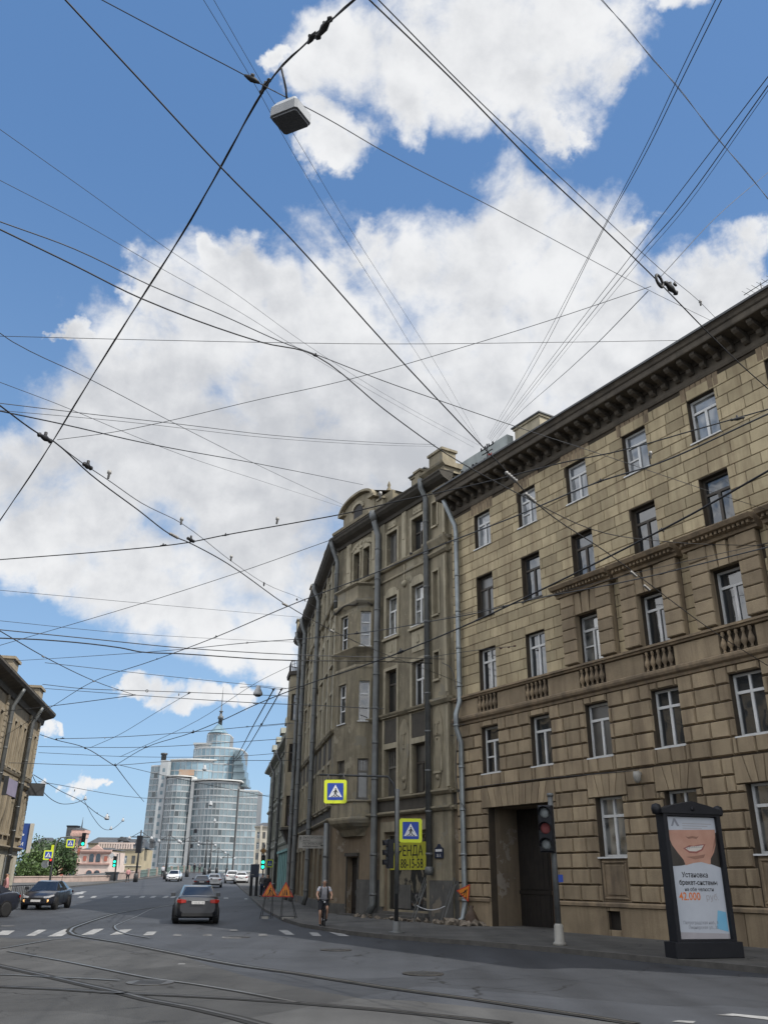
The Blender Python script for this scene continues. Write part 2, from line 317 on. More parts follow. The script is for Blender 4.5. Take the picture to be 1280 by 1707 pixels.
mat('porcelain', (0.36, 0.35, 0.33), (0.22, 0.215, 0.21), 8, 0.35)
mat('brown insulator', (0.10, 0.045, 0.025), rough=0.3)
mat('lamp grey', (0.42, 0.43, 0.44), (0.33, 0.34, 0.35), 4, 0.5)
mat('lamp glass', (0.10, 0.105, 0.115), (0.075, 0.08, 0.088), 5, 0.25, bump=0.2, bscale=50)
mat('sign lime', (0.66, 0.74, 0.03), (0.60, 0.68, 0.03), 3, 0.5)
mat('sign blue', (0.015, 0.06, 0.36), (0.012, 0.05, 0.31), 3, 0.5)
mat('sign white', (0.72, 0.73, 0.75), (0.62, 0.63, 0.65), 3, 0.5)
mat('sign black', (0.012, 0.012, 0.014), rough=0.5)
mat('sign orange', (0.62, 0.22, 0.02), (0.52, 0.17, 0.02), 4, 0.5)
mat('sign red', (0.48, 0.035, 0.02), (0.40, 0.03, 0.02), 4, 0.5)
mat('sign dull white', (0.33, 0.32, 0.29), (0.25, 0.24, 0.22), 3, 0.6)
mat('banner yellow', (0.44, 0.43, 0.035), (0.36, 0.36, 0.03), 1.5, 0.6)
mat('plate navy', (0.015, 0.025, 0.055), rough=0.4)
mat('lens dark', (0.06, 0.066, 0.066), rough=0.25)
mat('lens green lit', (0.02, 0.5, 0.3), emit=(0.02, 0.95, 0.50), es=1.6)
mat('lens red lit', (0.5, 0.03, 0.02), emit=(1.0, 0.06, 0.04), es=0.9)
mat('lens red dim', (0.22, 0.065, 0.065), (0.18, 0.055, 0.055), emit=(1.0, 0.2, 0.2), es=0.01)
mat('rubber', (0.012, 0.012, 0.013), rough=0.85)
mat('tree bark', (0.07, 0.055, 0.04), rough=0.95)
mat('leaf a', (0.048, 0.088, 0.026), (0.03, 0.06, 0.017), 1.5, 0.6, tint=0.45)
mat('leaf b', (0.075, 0.122, 0.03), (0.048, 0.085, 0.022), 1.5, 0.6, tint=0.45)
mat('skin', (0.50, 0.30, 0.21), (0.44, 0.26, 0.18), 5, 0.6)

def asphalt_wear(name, crack_scale, dark):
    """cracks, tar-filled patches and polished tracks in a road surface"""
    m = MATS[name]; t = m.node_tree; K = t.links.new; b = t.nodes['Principled BSDF']; src = b.inputs['Base Color'].links[0].from_socket
    co = N(t, 'ShaderNodeTexCoord')
    wn_ = N(t, 'ShaderNodeTexNoise'); wn_.inputs['Scale'].default_value = 0.9; wn_.inputs['Detail'].default_value = 5; K(co.outputs['Object'], wn_.inputs['Vector'])
    ad_ = N(t, 'ShaderNodeVectorMath', operation='MULTIPLY_ADD'); K(wn_.outputs['Color'], ad_.inputs[0]); ad_.inputs[1].default_value = (1.1, 1.1, 0); K(co.outputs['Object'], ad_.inputs[2])
    vo_ = N(t, 'ShaderNodeTexVoronoi', feature='DISTANCE_TO_EDGE'); vo_.inputs['Scale'].default_value = crack_scale; K(ad_.outputs[0], vo_.inputs['Vector'])
    cr_ = N(t, 'ShaderNodeMapRange'); K(vo_.outputs['Distance'], cr_.inputs[0]); cr_.inputs[1].default_value = 0.004; cr_.inputs[2].default_value = 0.016; cr_.inputs[3].default_value = 1; cr_.inputs[4].default_value = 0
    gate_ = N(t, 'ShaderNodeTexNoise'); gate_.inputs['Scale'].default_value = 0.16; gate_.inputs['Detail'].default_value = 3; K(co.outputs['Object'], gate_.inputs['Vector'])
    gr_ = N(t, 'ShaderNodeMapRange'); K(gate_.outputs[0], gr_.inputs[0]); gr_.inputs[1].default_value = 0.46; gr_.inputs[2].default_value = 0.56
    mu_ = N(t, 'ShaderNodeMath', operation='MULTIPLY'); K(cr_.outputs[0], mu_.inputs[0]); K(gr_.outputs[0], mu_.inputs[1])
    m1 = N(t, 'ShaderNodeMix', data_type='RGBA'); K(mu_.outputs[0], m1.inputs['Factor']); K(src, m1.inputs['A']); m1.inputs['B'].default_value = (*dark, 1)
    # old patches: cells with their own shade
    v2 = N(t, 'ShaderNodeTexVoronoi', feature='F1', distance='CHEBYCHEV'); v2.inputs['Scale'].default_value = 0.17; mp = N(t, 'ShaderNodeMapping'); mp.inputs['Rotation'].default_value = (0, 0, 0.55); K(co.outputs['Object'], mp.inputs['Vector']); K(mp.outputs[0], v2.inputs['Vector'])
    sp = N(t, 'ShaderNodeSeparateColor'); K(v2.outputs['Color'], sp.inputs[0]); pr = N(t, 'ShaderNodeMapRange'); K(sp.outputs[0], pr.inputs[0]); pr.inputs[3].default_value = 0.80; pr.inputs[4].default_value = 1.22
    st = N(t, 'ShaderNodeMapping'); st.inputs['Rotation'].default_value = (0, 0, math.radians(-35)); st.inputs['Scale'].default_value = (0.9, 0.05, 1); K(co.outputs['Object'], st.inputs['Vector']); sn = N(t, 'ShaderNodeTexNoise'); sn.inputs['Scale'].default_value = 1.1; sn.inputs['Detail'].default_value = 5; K(st.outputs[0], sn.inputs['Vector'])
    sr = N(t, 'ShaderNodeMapRange'); K(sn.outputs[0], sr.inputs[0]); sr.inputs[1].default_value = 0.35; sr.inputs[2].default_value = 0.65; sr.inputs[3].default_value = 0.80; sr.inputs[4].default_value = 1.15
    mm = N(t, 'ShaderNodeMath', operation='MULTIPLY'); K(pr.outputs[0], mm.inputs[0]); K(sr.outputs[0], mm.inputs[1])
    sc = N(t, 'ShaderNodeVectorMath', operation='SCALE'); K(m1.outputs['Result'], sc.inputs[0]); K(mm.outputs[0], sc.inputs['Scale']); K(sc.outputs[0], b.inputs['Base Color'])
asphalt_wear('asphalt', 0.45, (0.012, 0.012, 0.013)); asphalt_wear('track paving', 0.7, (0.016, 0.015, 0.014)); asphalt_wear('pavement', 0.6, (0.03, 0.03, 0.03))
# ------------------------------------------------------------------ ground, roads, pavements
def sheet(name, poly_pts, m, dz, kind='structure', step=3.0):
    """flat polygon draped on the terrain, triangulated finely enough to follow it"""
    bm = bmesh.new(); vs = [bm.verts.new((p[0], p[1], 0)) for p in poly_pts]; f = bm.faces.new(vs)
    bmesh.ops.triangulate(bm, faces=[f])
    ys = [p[1] for p in poly_pts]; y = math.floor(min(ys)/step)*step
    while y < max(ys):
        g = bm.verts[:] + bm.edges[:] + bm.faces[:]
        bmesh.ops.bisect_plane(bm, geom=g, plane_co=(0, y, 0), plane_no=(0, 1, 0)); y += step
    for v in bm.verts: v.co.z = zt(v.co.y) + dz
    bmesh.ops.recalc_face_normals(bm, faces=bm.faces)
    for f in bm.faces:
        if f.normal.z < 0: f.normal_flip()
    me = bpy.data.meshes.new(name); bm.to_mesh(me); bm.free(); me.materials.append(m)
    return tag(link(me, name), kind=kind)
# terrain sheet to the horizon
mb = MB(); ys = [-400, -60, -20, 0, 20, 35] + [35+5*i for i in range(1, 34)] + [215, 240, 300, 420, 700, 1500, 6000]
xs = [-6000, -800, -200, -90, -60, -52, -48, -30, -10, 0, 10, 30, 60, 200, 800, 6000]
gz = lambda x, y: min(zt(y), 0.5) if (x <= -52 and y > 128) else zt(y)       # the bank falls away beside the bridge ramp
for j in range(len(ys)-1):
    for i in range(len(xs)-1):
        mb.face([(x, y, gz(x, y)) for x, y in ((xs[i], ys[j]), (xs[i+1], ys[j]), (xs[i+1], ys[j+1]), (xs[i], ys[j+1]))])
tag(mb.obj('road', MATS['asphalt']), kind='structure')
# kerb line on the right, from behind the camera to the bridge
KERB = [at_g(*q) for q in [(1280, 1625), (932, 1590), (800, 1578), (640, 1566), (585, 1560), (540, 1553), (500, 1546), (470, 1536), (440, 1520), (424, 1505), (415, 1495)]]
KERB = [KERB[0] - dA*26] + KERB + [KERB[-1] + eS*34, KERB[-1] + eS*62, KERB[-1] + eS*140]
def offset_poly(pts, d):
    r = []
    for i, p in enumerate(pts):
        t = (pts[min(i+1, len(pts)-1)] - pts[max(i-1, 0)]); t.z = 0; t.normalize()
        r.append(p + Vector((t.y, -t.x, 0))*d)
    return r
def kerb_strip(name, line, w, h, side):
    mb = MB()
    a = line; b = offset_poly(line, side*w)
    for i in range(len(line)-1):
        n = max(1, int((line[i+1]-line[i]).length/4))
        for k in range(n):
            u, v = k/n, (k+1)/n
            p, q = a[i].lerp(a[i+1], u), a[i].lerp(a[i+1], v); r, s = b[i].lerp(b[i+1], v), b[i].lerp(b[i+1], u)
            z = lambda t, hh: (t.x, t.y, zt(t.y)+hh)
            mb.face([z(p, h), z(q, h), z(r, h), z(s, h)]); mb.face([z(p, -0.05), z(q, -0.05), z(q, h-0.015), z(p, h-0.015)]); mb.face([z(p, h-0.015), z(q, h-0.015), z(q, h), z(p, h)])
            mb.face([z(s, -0.05), z(r, -0.05), z(r, h), z(s, h)])
    return tag(mb.obj(name, MATS['kerb granite']), kind='structure')
kerb_strip('kerb', KERB, 0.16, 0.13, 1)
inner = offset_poly(KERB, 0.155)
back = [P0 + eS*170 + nS*2, P0 + nS*2, nA*(DA+1) - dA*30]
sheet('pavement', [(p.x, p.y) for p in inner] + [(p.x, p.y) for p in back], MATS['pavement'], 0.122)
# left side: kerb before the left house and round to the embankment
LK = [Vector((-17.5, 28, 0)), Vector((-21.2, 48, 0)), Vector((-23.6, 62, 0)), Vector((-25.2, 72, 0)), Vector((-27.5, 82, 0)), Vector((-31, 92, 0)), Vector((-33.6, 100, 0)), Vector((-34.3, 120, 0)), Vector((-35.2, 146, 0)), Vector((-40.0, 211, 0)), Vector((-44, 280, 0))]
kerb_strip('kerb', LK, 0.2, 0.14, -1)
li = offset_poly(LK, -0.195)
sheet('pavement', [(p.x, p.y) for p in li] + [(-49, 280), (-49, 128), (-80, 126), (-80, 28)], MATS['pavement'], 0.132)
# tram lanes: an older, paler paving between the rails
def px6(l): return [at_g(x/2.0, 1480 + y/2.0) for x, y in l]
def px7(l): return [at_g(640 + x/2.0, 1480 + y/2.0) for x, y in l]
edge = px6([(-140, 155), (60, 172), (230, 170), (300, 176), (430, 192), (560, 212), (700, 262), (830, 300), (1000, 335), (1200, 372)]) + px7([(100, 380), (400, 410), (760, 452)])
far = [edge[-1] + (nA*2 - dA*14), Vector((6, 2, 0)), Vector((-14, -6, 0)), Vector((-30, 8, 0))]
sheet('road', [(p.x, p.y) for p in edge + far], MATS['track paving'], 0.004)
lane2 = px6([(228, 168), (60, 171), (-40, 150), (180, 118), (420, 80), (620, 50), (690, 40), (705, 46), (560, 76), (430, 110), (375, 130), (400, 160), (330, 172)])
RAILS = [('rail steel', 'long dark tram rail running from the left edge down to the bottom edge', px6([(-60, 248), (0, 263), (100, 285), (190, 305), (300, 330), (400, 352), (500, 378), (650, 405), (800, 440), (950, 482)])),
 ('rail steel', 'dark tram rail crossing the whole foreground almost level', px6([(-60, 331), (0, 333), (200, 342), (400, 355), (600, 363), (800, 374), (1000, 388), (1280, 412)]) + px7([(230, 435), (420, 456)])),
 ('rail steel', 'curved tram rail bending sharply beside the worn crossing then heading right', px6([(640, 52), (520, 66), (400, 85), (320, 108), (262, 128), (240, 138), (233, 148), (246, 158), (285, 167), (400, 185), (600, 225), (800, 262), (1000, 290), (1280, 335)]) + px7([(300, 375), (500, 405), (700, 435), (840, 458)])),
 ('rail bright', 'short pale curved rail hooking round behind the dark sedan at the crossing', px6([(690, 44), (600, 56), (515, 70), (450, 100), (395, 123), (382, 133), (398, 148), (440, 160), (500, 170)])),
 ('rail bright', 'worn pale rail slanting across the grey tram paving', px6([(30, 215), (200, 245), (350, 275), (500, 305), (650, 325), (800, 350), (1000, 388)])),
 ('rail bright', 'short pale rail piece low at the left edge', px6([(-40, 292), (60, 295), (150, 300), (300, 307), (400, 313)])),
 ('rail bright', 'pale rail stub running to the left edge below the crossing stripes', px6([(-40, 212), (30, 201), (100, 188), (170, 176), (228, 171)]))]
for mname, lab, pts in RAILS:
    bright = mname == 'rail bright'
    r = thing('tram_rail', lab, 'rail', (pts[0].x, pts[0].y, 0), 0, 'tram rails in the road')
    def dens(pts):
        o = []
        for i in range(len(pts)-1):
            n = max(1, int((pts[i+1]-pts[i]).length/1.0))
            for k in range(n):
                t = k/n; p0 = pts[max(i-1, 0)]; p1 = pts[i]; p2 = pts[i+1]; p3 = pts[min(i+2, len(pts)-1)]
                o.append(0.5*((2*p1) + (p2-p0)*t + (2*p0-5*p1+4*p2-p3)*t*t + (3*p1-p0-3*p2+p3)*t*t*t))
        return o + [pts[-1]]
    P = dens(pts)
    def ribbon(off, w, dz, m, nm):
        a = offset_poly(P, off-w/2); b = offset_poly(P, off+w/2); mb = MB()
        for i in range(len(P)-1):
            mb.face([(q.x-pts[0].x, q.y-pts[0].y, zt(q.y)+dz) for q in (a[i], a[i+1], b[i+1], b[i])])
        mb.obj(nm, MATS[m], r)
    if bright:
        ribbon(0, 0.055, 0.016, 'rail bright', 'rail_head'); ribbon(0.055, 0.05, 0.013, 'groove', 'groove')
    else:
        ribbon(0, 0.07, 0.016, 'rail bright' if 'curved' in lab else 'rail steel', 'rail_head'); ribbon(0.095, 0.11, 0.013, 'groove', 'groove'); ribbon(-0.085, 0.09, 0.012, 'groove', 'rail_edge')
# painted markings
def mark(quads, m):
    for q in quads:
        sheet('road_marking', [(p.x, p.y) for p in q], MATS[m], 0.0085, step=50)
mark([px6(q) for q in [[(-14,160),(26,160),(50,145),(8,145)], [(85,163),(115,163),(156,142),(128,142)], [(158,165),(205,164),(246,140),(215,140)], [(270,160),(310,158),(348,138),(312,140)], [(365,160),(410,157),(441,140),(402,142)], [(475,161),(510,160),(523,148),(491,149)],
 [(928,143),(958,143),(983,160),(952,158)], [(1095,149),(1130,149),(1166,164),(1130,163)], [(1030,151),(1058,151),(1072,163),(1042,163)]]], 'paint')
mark([px6(q) for q in [[(0,131),(46,131),(52,128),(4,128)], [(738,171),(805,171),(800,165),(742,165)], [(575,163),(604,163),(606,157),(580,157)], [(676,162),(706,162),(706,157),(680,157)], [(765,146),(792,146),(790,141),(768,141)], [(862,163),(892,163),(890,156),(862,156)], [(660,265),(682,265),(686,261),(664,261)], [(590,259),(615,259),(618,255),(596,255)]]], 'paint worn')
fars = []
for x in (190, 206, 258, 300, 372, 412, 462, 498, 540, 566): fars.append([(x, 35), (x+16, 35), (x+24, 29), (x+10, 29)])
fars += [[(745,38),(762,38),(760,34),(747,34)], [(815,40),(826,40),(824,37),(815,37)], [(240,24),(262,24),(290,14),(272,14)], [(262,16),(280,20),(272,23),(244,19)]]
mark([px6(q) for q in fars], 'paint')
mark([px7(q) for q in [[(1105,428),(1180,432),(1300,447),(1300,436),(1160,423)], [(958,450),(1030,456),(1040,449),(980,446)]]], 'paint')
# bare asphalt patch repairs
for q in ([(420, 262), (700, 300), (760, 322), (520, 300)], [(60, 390), (260, 400), (240, 440), (30, 430)]):
    pass

# ------------------------------------------------------------------ facade helpers (local frame: x right, y into the house, z up)
def rect_minus(r, ops):
    out = [r]
    for (a0, a1, b0, b1) in ops:
        nxt = []
        for (x0, x1, z0, z1) in out:
            if a1 <= x0 or a0 >= x1 or b1 <= z0 or b0 >= z1: nxt.append((x0, x1, z0, z1)); continue
            if a0 > x0: nxt.append((x0, a0, z0, z1))
            if a1 < x1: nxt.append((a1, x1, z0, z1))
            c0, c1 = max(a0, x0), min(a1, x1)
            if b0 > z0: nxt.append((c0, c1, z0, b0))
            if b1 < z1: nxt.append((c0, c1, b1, z1))
        out = nxt
    return out
def wall_panel(mb, x0, x1, z0, z1, ops, y=0.0, rev=0.3):
    for (a0, a1, b0, b1) in rect_minus((x0, x1, z0, z1), ops):
        mb.face([(a0, y, b0), (a1, y, b0), (a1, y, b1), (a0, y, b1)])
    for (a0, a1, b0, b1) in ops:
        mb.face([(a0, y, b0), (a0, y+rev, b0), (a0, y+rev, b1), (a0, y, b1)]); mb.face([(a1, y+rev, b0), (a1, y, b0), (a1, y, b1), (a1, y+rev, b1)])
        mb.face([(a0, y, b1), (a0, y+rev, b1), (a1, y+rev, b1), (a1, y, b1)]); mb.face([(a0, y+rev, b0), (a0, y, b0), (a1, y, b0), (a1, y+rev, b0)])
def blocks(mb, x0, x1, z0, z1, ops, rh, bw, proud, bev, joint, y=0.0, rng=random):
    n = max(1, round((z1-z0)/rh)); h = (z1-z0)/n
    for r in range(n):
        a, b = z0+r*h, z0+(r+1)*h
        x = x0 - (bw*0.5 if r % 2 else 0)
        while x < x1:
            w = bw*rng.uniform(0.8, 1.2); xe = x+w
            if x1 - xe < bw*0.4: xe = x1
            if xe > x0:
                mb.tint = rng.random()
                for (p0, p1, q0, q1) in rect_minus((max(x, x0)+joint/2, xe-joint/2, a+joint/2, b-joint/2), [(o[0]-joint/2, o[1]+joint/2, o[2]-joint/2, o[3]+joint/2) for o in ops]):
                    if p1-p0 < 0.08 or q1-q0 < 0.08: continue
                    pr = proud*rng.uniform(0.85, 1.15); e = min(bev, (p1-p0)*0.3, (q1-q0)*0.3)
                    P = [(p0, y, q0), (p1, y, q0), (p1, y, q1), (p0, y, q1), (p0+e, y-pr, q0+e), (p1-e, y-pr, q0+e), (p1-e, y-pr, q1-e), (p0+e, y-pr, q1-e)]
                    mb.faces(P, [(4,5,6,7), (0,1,5,4), (1,2,6,5), (2,3,7,6), (3,0,4,7)])
            x = xe
    mb.tint = 0.5
WCACHE = {}
def window(parent, x, z, w, h, frame='window white', glass='glass', style='T', y=0.0, rec=0.2, sub=None, sill=None, rz=0.0, split=0.68):
    """window part (frame) with pane and sill as sub-parts; x is the centre, z the bottom"""
    key = (round(w, 2), round(h, 2), frame, style, rec, sill, split)
    if key not in WCACHE:
        f = MB(); t = 0.075; a = w/2; r0, r1 = rec, rec+0.07
        f.box(-a, -a+t, r0, r1, 0, h); f.box(a-t, a, r0, r1, 0, h); f.box(-a+t, a-t, r0, r1, 0, t); f.box(-a+t, a-t, r0, r1, h-t, h)
        zs = h*split
        if style in 'TX+': f.box(-a+t, a-t, r0-0.008, r1-0.01, zs-0.045, zs+0.045)
        if style in 'T': f.box(-0.05, 0.05, r0-0.004, r1-0.01, t, zs-0.045)
        if style in 'X': f.box(-0.05, 0.05, r0-0.004, r1-0.01, t, zs-0.045); f.box(-0.04, 0.04, r0-0.004, r1-0.01, zs+0.045, h-t)
        if style == 'F': 
            f.box(-a+t, a-t, r0-0.008, r1-0.01, zs-0.045, zs+0.045); f.box(-0.05, 0.05, r0-0.004, r1-0.01, t, zs-0.045); f.box(-a+t, -0.05, r0, r1-0.012, h*0.36-0.03, h*0.36+0.03)
        if style == 'I': f.box(-0.05, 0.05, r0-0.004, r1-0.01, t, h-t)
        if style == '+': f.box(-a+t, a-t, r0-0.006, r1-0.012, h*0.33-0.03, h*0.33+0.03)
        if style == 'G':
            for k in range(1, 4): f.box(-a+w*k/4-0.02, -a+w*k/4+0.02, r0-0.004, r1-0.012, zs, h-t)
            f.box(-a+t, a-t, r0-0.008, r1-0.01, zs-0.045, zs+0.045)
        p = MB(); p.face([(-a+t*0.6, rec+0.045, t*0.6), (a-t*0.6, rec+0.045, t*0.6), (a-t*0.6, rec+0.045, h-t*0.6), (-a+t*0.6, rec+0.045, h-t*0.6)])
        s = None
        if sill: s = MB(); s.box(-a-0.06, a+0.06, -sill, rec, -0.05, 0.0)
        WCACHE[key] = (f.mesh('window', MATS[frame]), p, s.mesh('sill', MATS[frame if frame == 'window white' else 'roof metal']) if s else None, {})
    fm, p, sm, pm = WCACHE[key]
    if glass not in pm: pm[glass] = p.mesh('pane', MATS[glass])
    loc = (x, y, z)
    if sub:
        c, n = math.cos(sub[2]), math.sin(sub[2]); loc = (sub[0]+x*c-y*n, sub[1]+x*n+y*c, z); rz = rz + sub[2]
    o = link(fm, 'window', parent, loc, rz)
    link(pm[glass], 'pane', o)
    if sm: link(sm, 'sill', o)
    return o
def dentils(parent, name, m, x0, x1, step, w, prof_y0, prof_y1, z0, z1, sub=None):
    b = MB(); n = int((x1-x0)/step)
    for i in range(n):
        xx = x0 + (i+0.5)*(x1-x0)/n; b.bbox(xx-w/2, xx+w/2, prof_y0, prof_y1, z0, z1, 0.015)
    return b.obj(name, m, parent)

# ------------------------------------------------------------------ stone apartment house (right)
S0 = 18.0
def ax(s): return S0 - s
OA = nA*DA + dA*S0
HA = thing('apartment_house', 'large tan stone-block apartment house with dark bracketed cornice and deep gateway', 'building', (OA.x, OA.y, 0), ANG_A)
XL, XR = ax(30.9), ax(2.0)
COLS = [28.52, 25.38, 22.31, 19.15, 16.02, 12.85, 9.7, 6.5]
ROWS = {2: (5.87, 7.77, 1.16), 3: (9.32, 11.16, 1.16), 4: (12.60, 14.55, 1.16), 5: (15.96, 17.68, 1.16)}
ops = []
for c in COLS:
    for r, (a, b, w) in ROWS.items(): ops.append((ax(c)-w/2, ax(c)+w/2, a, b))
gate = (ax(28.85), ax(25.1), -0.05, 4.5)
GW = [22.13, 19.03, 15.95, 12.8, 9.7, 6.5]
gops = [(ax(c)-0.62, ax(c)+0.62, 2.55, 4.5) for c in GW]
panels = [(ax(c)-0.55, ax(c)+0.55, 1.22, 2.42) for c in GW]
cellar = [(ax(c)-0.29, ax(c)+0.29, 0.30, 0.86) for c in (22.33, 16.0, 9.7)]
wall = MB(); wall_panel(wall, XL, XR, 0, 18.4, ops + [gate] + gops + cellar, 0.0, 0.32)
wall.box(XL, XR, 9.0, 9.3, 0, 19.0); wall.box(XL-0.02, XL+0.2, 0.4, 9.0, 0, 19.0); wall.box(XR-0.2, XR+0.02, 0.4, 9.0, 0, 19.0)
wall.obj('wall', MATS['stone joint'], HA)
# rusticated lower storeys
vous = []
lo = MB(); rng = random.Random(3)
vo = [(g[0]-0.30, g[1]+0.30, 4.5, 5.3) for g in gops] + [(gate[0]-0.34, gate[1]+0.34, 4.5, 5.3)]
blocks(lo, XL, XR, 1.14, 5.30, [gate] + [(g[0]-0.02, g[1]+0.02, 1.14, 4.5) for g in gops] + vo, 0.545, 0.82, 0.085, 0.038, 0.024, rng=rng)
blocks(lo, XL, XR, 5.34, 8.05, [o for o in ops if o[3] < 9], 0.542, 0.84, 0.085, 0.038, 0.024, rng=rng)
for (a0, a1, b0, b1) in vo:      # flat arches of wedge stones over the openings
    n = 11 if a1-a0 > 3 else 5
    for k in range(n):
        u0, u1 = k/n, (k+1)/n; xm0 = a0+(0 if k == 0 else 0.30+(a1-a0-0.60)*u0); xm1 = a0+((a1-a0) if k == n-1 else 0.30+(a1-a0-0.60)*u1); xt0 = a0+(a1-a0)*u0; xt1 = a0+(a1-a0)*u1
        top = b1 + (0.0 if k != n//2 or n > 5 else 0.0); j = 0.02; lo.tint = rng.random()
        P = [(xm0, 0, b0), (xm1, 0, b0), (xt1, 0, top), (xt0, 0, top), (xm0+j, -0.085, b0+j), (xm1-j, -0.085, b0+j), (xt1-j, -0.085, top-j), (xt0+j, -0.085, top-j)]
        lo.faces(P, [(4,5,6,7), (0,1,5,4), (1,2,6,5), (2,3,7,6), (3,0,4,7)])
lo.obj('stone_blocks', MATS['stone lower'], HA)
up = MB(); rng = random.Random(5)
bays = [22.2, 19.12, 15.98, 12.85, 9.7]
bayr = [(ax(c)-1.30, ax(c)+1.30, 9.3, 12.1) for c in bays]
blocks(up, XL, XR, 9.32, 18.1, ops + bayr, 0.438, 0.86, 0.028, 0.014, 0.014, rng=rng)
up.obj('ashlar_blocks', MATS['stone upper'], HA)
pl = MB(); rng = random.Random(8)
for (u0, u1) in ((XL, gate[0]), (gate[1], XR)):
    pl = MB(); blocks(pl, u0, u1, 0.0, 1.0, cellar, 1.0, 2.4, 0.07, 0.015, 0.006, rng=rng); pl.obj('plinth', MATS['stone lower'], HA)
tr = MB()
for (a, b) in rect_minus((XL, XR, 0, 1), [(gate[0], gate[1], 0, 1)]) and [(XL, gate[0]), (gate[1], XR)]:
    tr.extr([(0, 1.0), (-0.12, 1.0), (-0.12, 1.09), (-0.08, 1.13), (0, 1.14)], a, b)
tr.obj('plinth_ledge', MATS['stone trim'], HA)
for p in panels:
    b = MB(); b.face([(p[0]-0.06, -0.004, p[2]-0.06), (p[1]+0.06, -0.004, p[2]-0.06), (p[1]+0.06, -0.004, p[3]+0.12), (p[0]-0.06, -0.004, p[3]+0.12)])
    for (u0, u1, w0, w1) in ((p[0], p[1], p[2], p[2]+0.07), (p[0], p[1], p[3]-0.07, p[3]), (p[0], p[0]+0.07, p[2]+0.07, p[3]-0.07), (p[1]-0.07, p[1], p[2]+0.07, p[3]-0.07)): b.bbox(u0, u1, -0.05, 0, w0, w1, 0.02)
    b.bbox(p[0]+0.13, p[1]-0.13, -0.03, 0, p[2]+0.13, p[3]-0.13, 0.02); b.obj('apron_panel', MATS['stone trim'], HA)
for c in cellar:
    b = MB(); b.box(c[0], c[1], 0.12, 0.16, c[2], c[3]); b.obj('cellar_opening', MATS['door wood'], HA)
# belts
bl = MB()
bl.extr([(0, 8.02), (-0.10, 8.05), (-0.12, 8.14), (-0.22, 8.20), (-0.26, 8.28), (-0.26, 8.36), (-0.20, 8.40), (0, 8.41)], XL, XR); bl.obj('lower_belt', MATS['stone trim'], HA)
bl = MB(); bl.extr([(0, 9.10), (-0.18, 9.12), (-0.20, 9.18), (-0.26, 9.20), (-0.26, 9.28), (0, 9.32)], XL, XR); bl.obj('sill_belt', MATS['stone trim'], HA)
ped = MB(); rng = random.Random(9)
holes = [(ax(c)-0.66, ax(c)+0.66, 8.40, 9.1) for c in COLS]
hx_ = sorted(holes); ed_ = [XL] + [v for h_ in hx_ for v in (h_[0], h_[1])] + [XR]
for i in range(0, len(ed_), 2):
    ped = MB(); blocks(ped, ed_[i], ed_[i+1], 8.41, 9.10, [], 0.69, 1.6, 0.10, 0.012, 0.01, rng=rng); ped.obj('parapet_blocks', MATS['stone lower'], HA)
bal = MB(); bal.box(-0.64, 0.64, 0.02, 0.06, 0, 0.69)
BALP = [(0.055, 0), (0.06, 0.05), (0.035, 0.08), (0.05, 0.14), (0.105, 0.24), (0.10, 0.32), (0.05, 0.46), (0.035, 0.54), (0.06, 0.58), (0.06, 0.69)]
for k in range(5): bal.lathe(BALP, (-0.5+0.25*k, -0.10, 0), 10)
balm = bal.mesh('balustrade', MATS['stone trim'])
for c in COLS: link(balm, 'balustrade', HA, (ax(c), 0, 8.41))
# bays round the third row windows, with dentilled hoods
for c in bays:
    b = MB(); rng = random.Random(int(c*10))
    for sgn in (-1, 1):
        xa, xb = (ax(c)-1.28, ax(c)-0.60) if sgn < 0 else (ax(c)+0.60, ax(c)+1.28)
        b.box(xa, xb, -0.18, 0, 9.33, 12.05)
        for k in range(6):
            z0 = 9.34+k*0.45; b.tint = rng.random(); b.bbox(xa-0.02, xb+0.02, -0.30, -0.18, z0+0.012, z0+0.44, 0.03)
    b.box(ax(c)-0.60, ax(c)+0.60, -0.10, 0, 11.2, 12.05)
    for k in range(3):
        u0, u1 = ax(c)-0.6+0.4*k, ax(c)-0.2+0.4*k; sl = 0.10*(k-1); b.tint = rng.random()
        P = [(u0, -0.1, 11.2), (u1, -0.1, 11.2), (u1+sl, -0.1, 12.03), (u0+sl, -0.1, 12.03)]; Q = [(p[0]+(0.02 if i in (0, 3) else -0.02), -0.24, p[2]) for i, p in enumerate(P)]
        b.faces(P+Q, [(4,5,6,7), (0,1,5,4), (1,2,6,5), (2,3,7,6), (3,0,4,7)])
    b.obj('window_bay', MATS['stone lower'], HA)
    h = MB(); h.extr([(0, 12.05), (-0.34, 12.05), (-0.36, 12.16), (-0.44, 12.18), (-0.44, 12.26), (-0.66, 12.30), (-0.70, 12.36), (-0.74, 12.42), (-0.74, 12.45), (0, 12.60)], ax(c)-1.46, ax(c)+1.46)
    h.obj('window_hood', MATS['stone trim'], HA)
    d = MB()
    for k in range(16): d.box(ax(c)-1.33+k*0.172, ax(c)-1.33+k*0.172+0.09, -0.56, -0.44, 12.18, 12.285)
    d.obj('hood_dentils', MATS['stone trim'], HA)
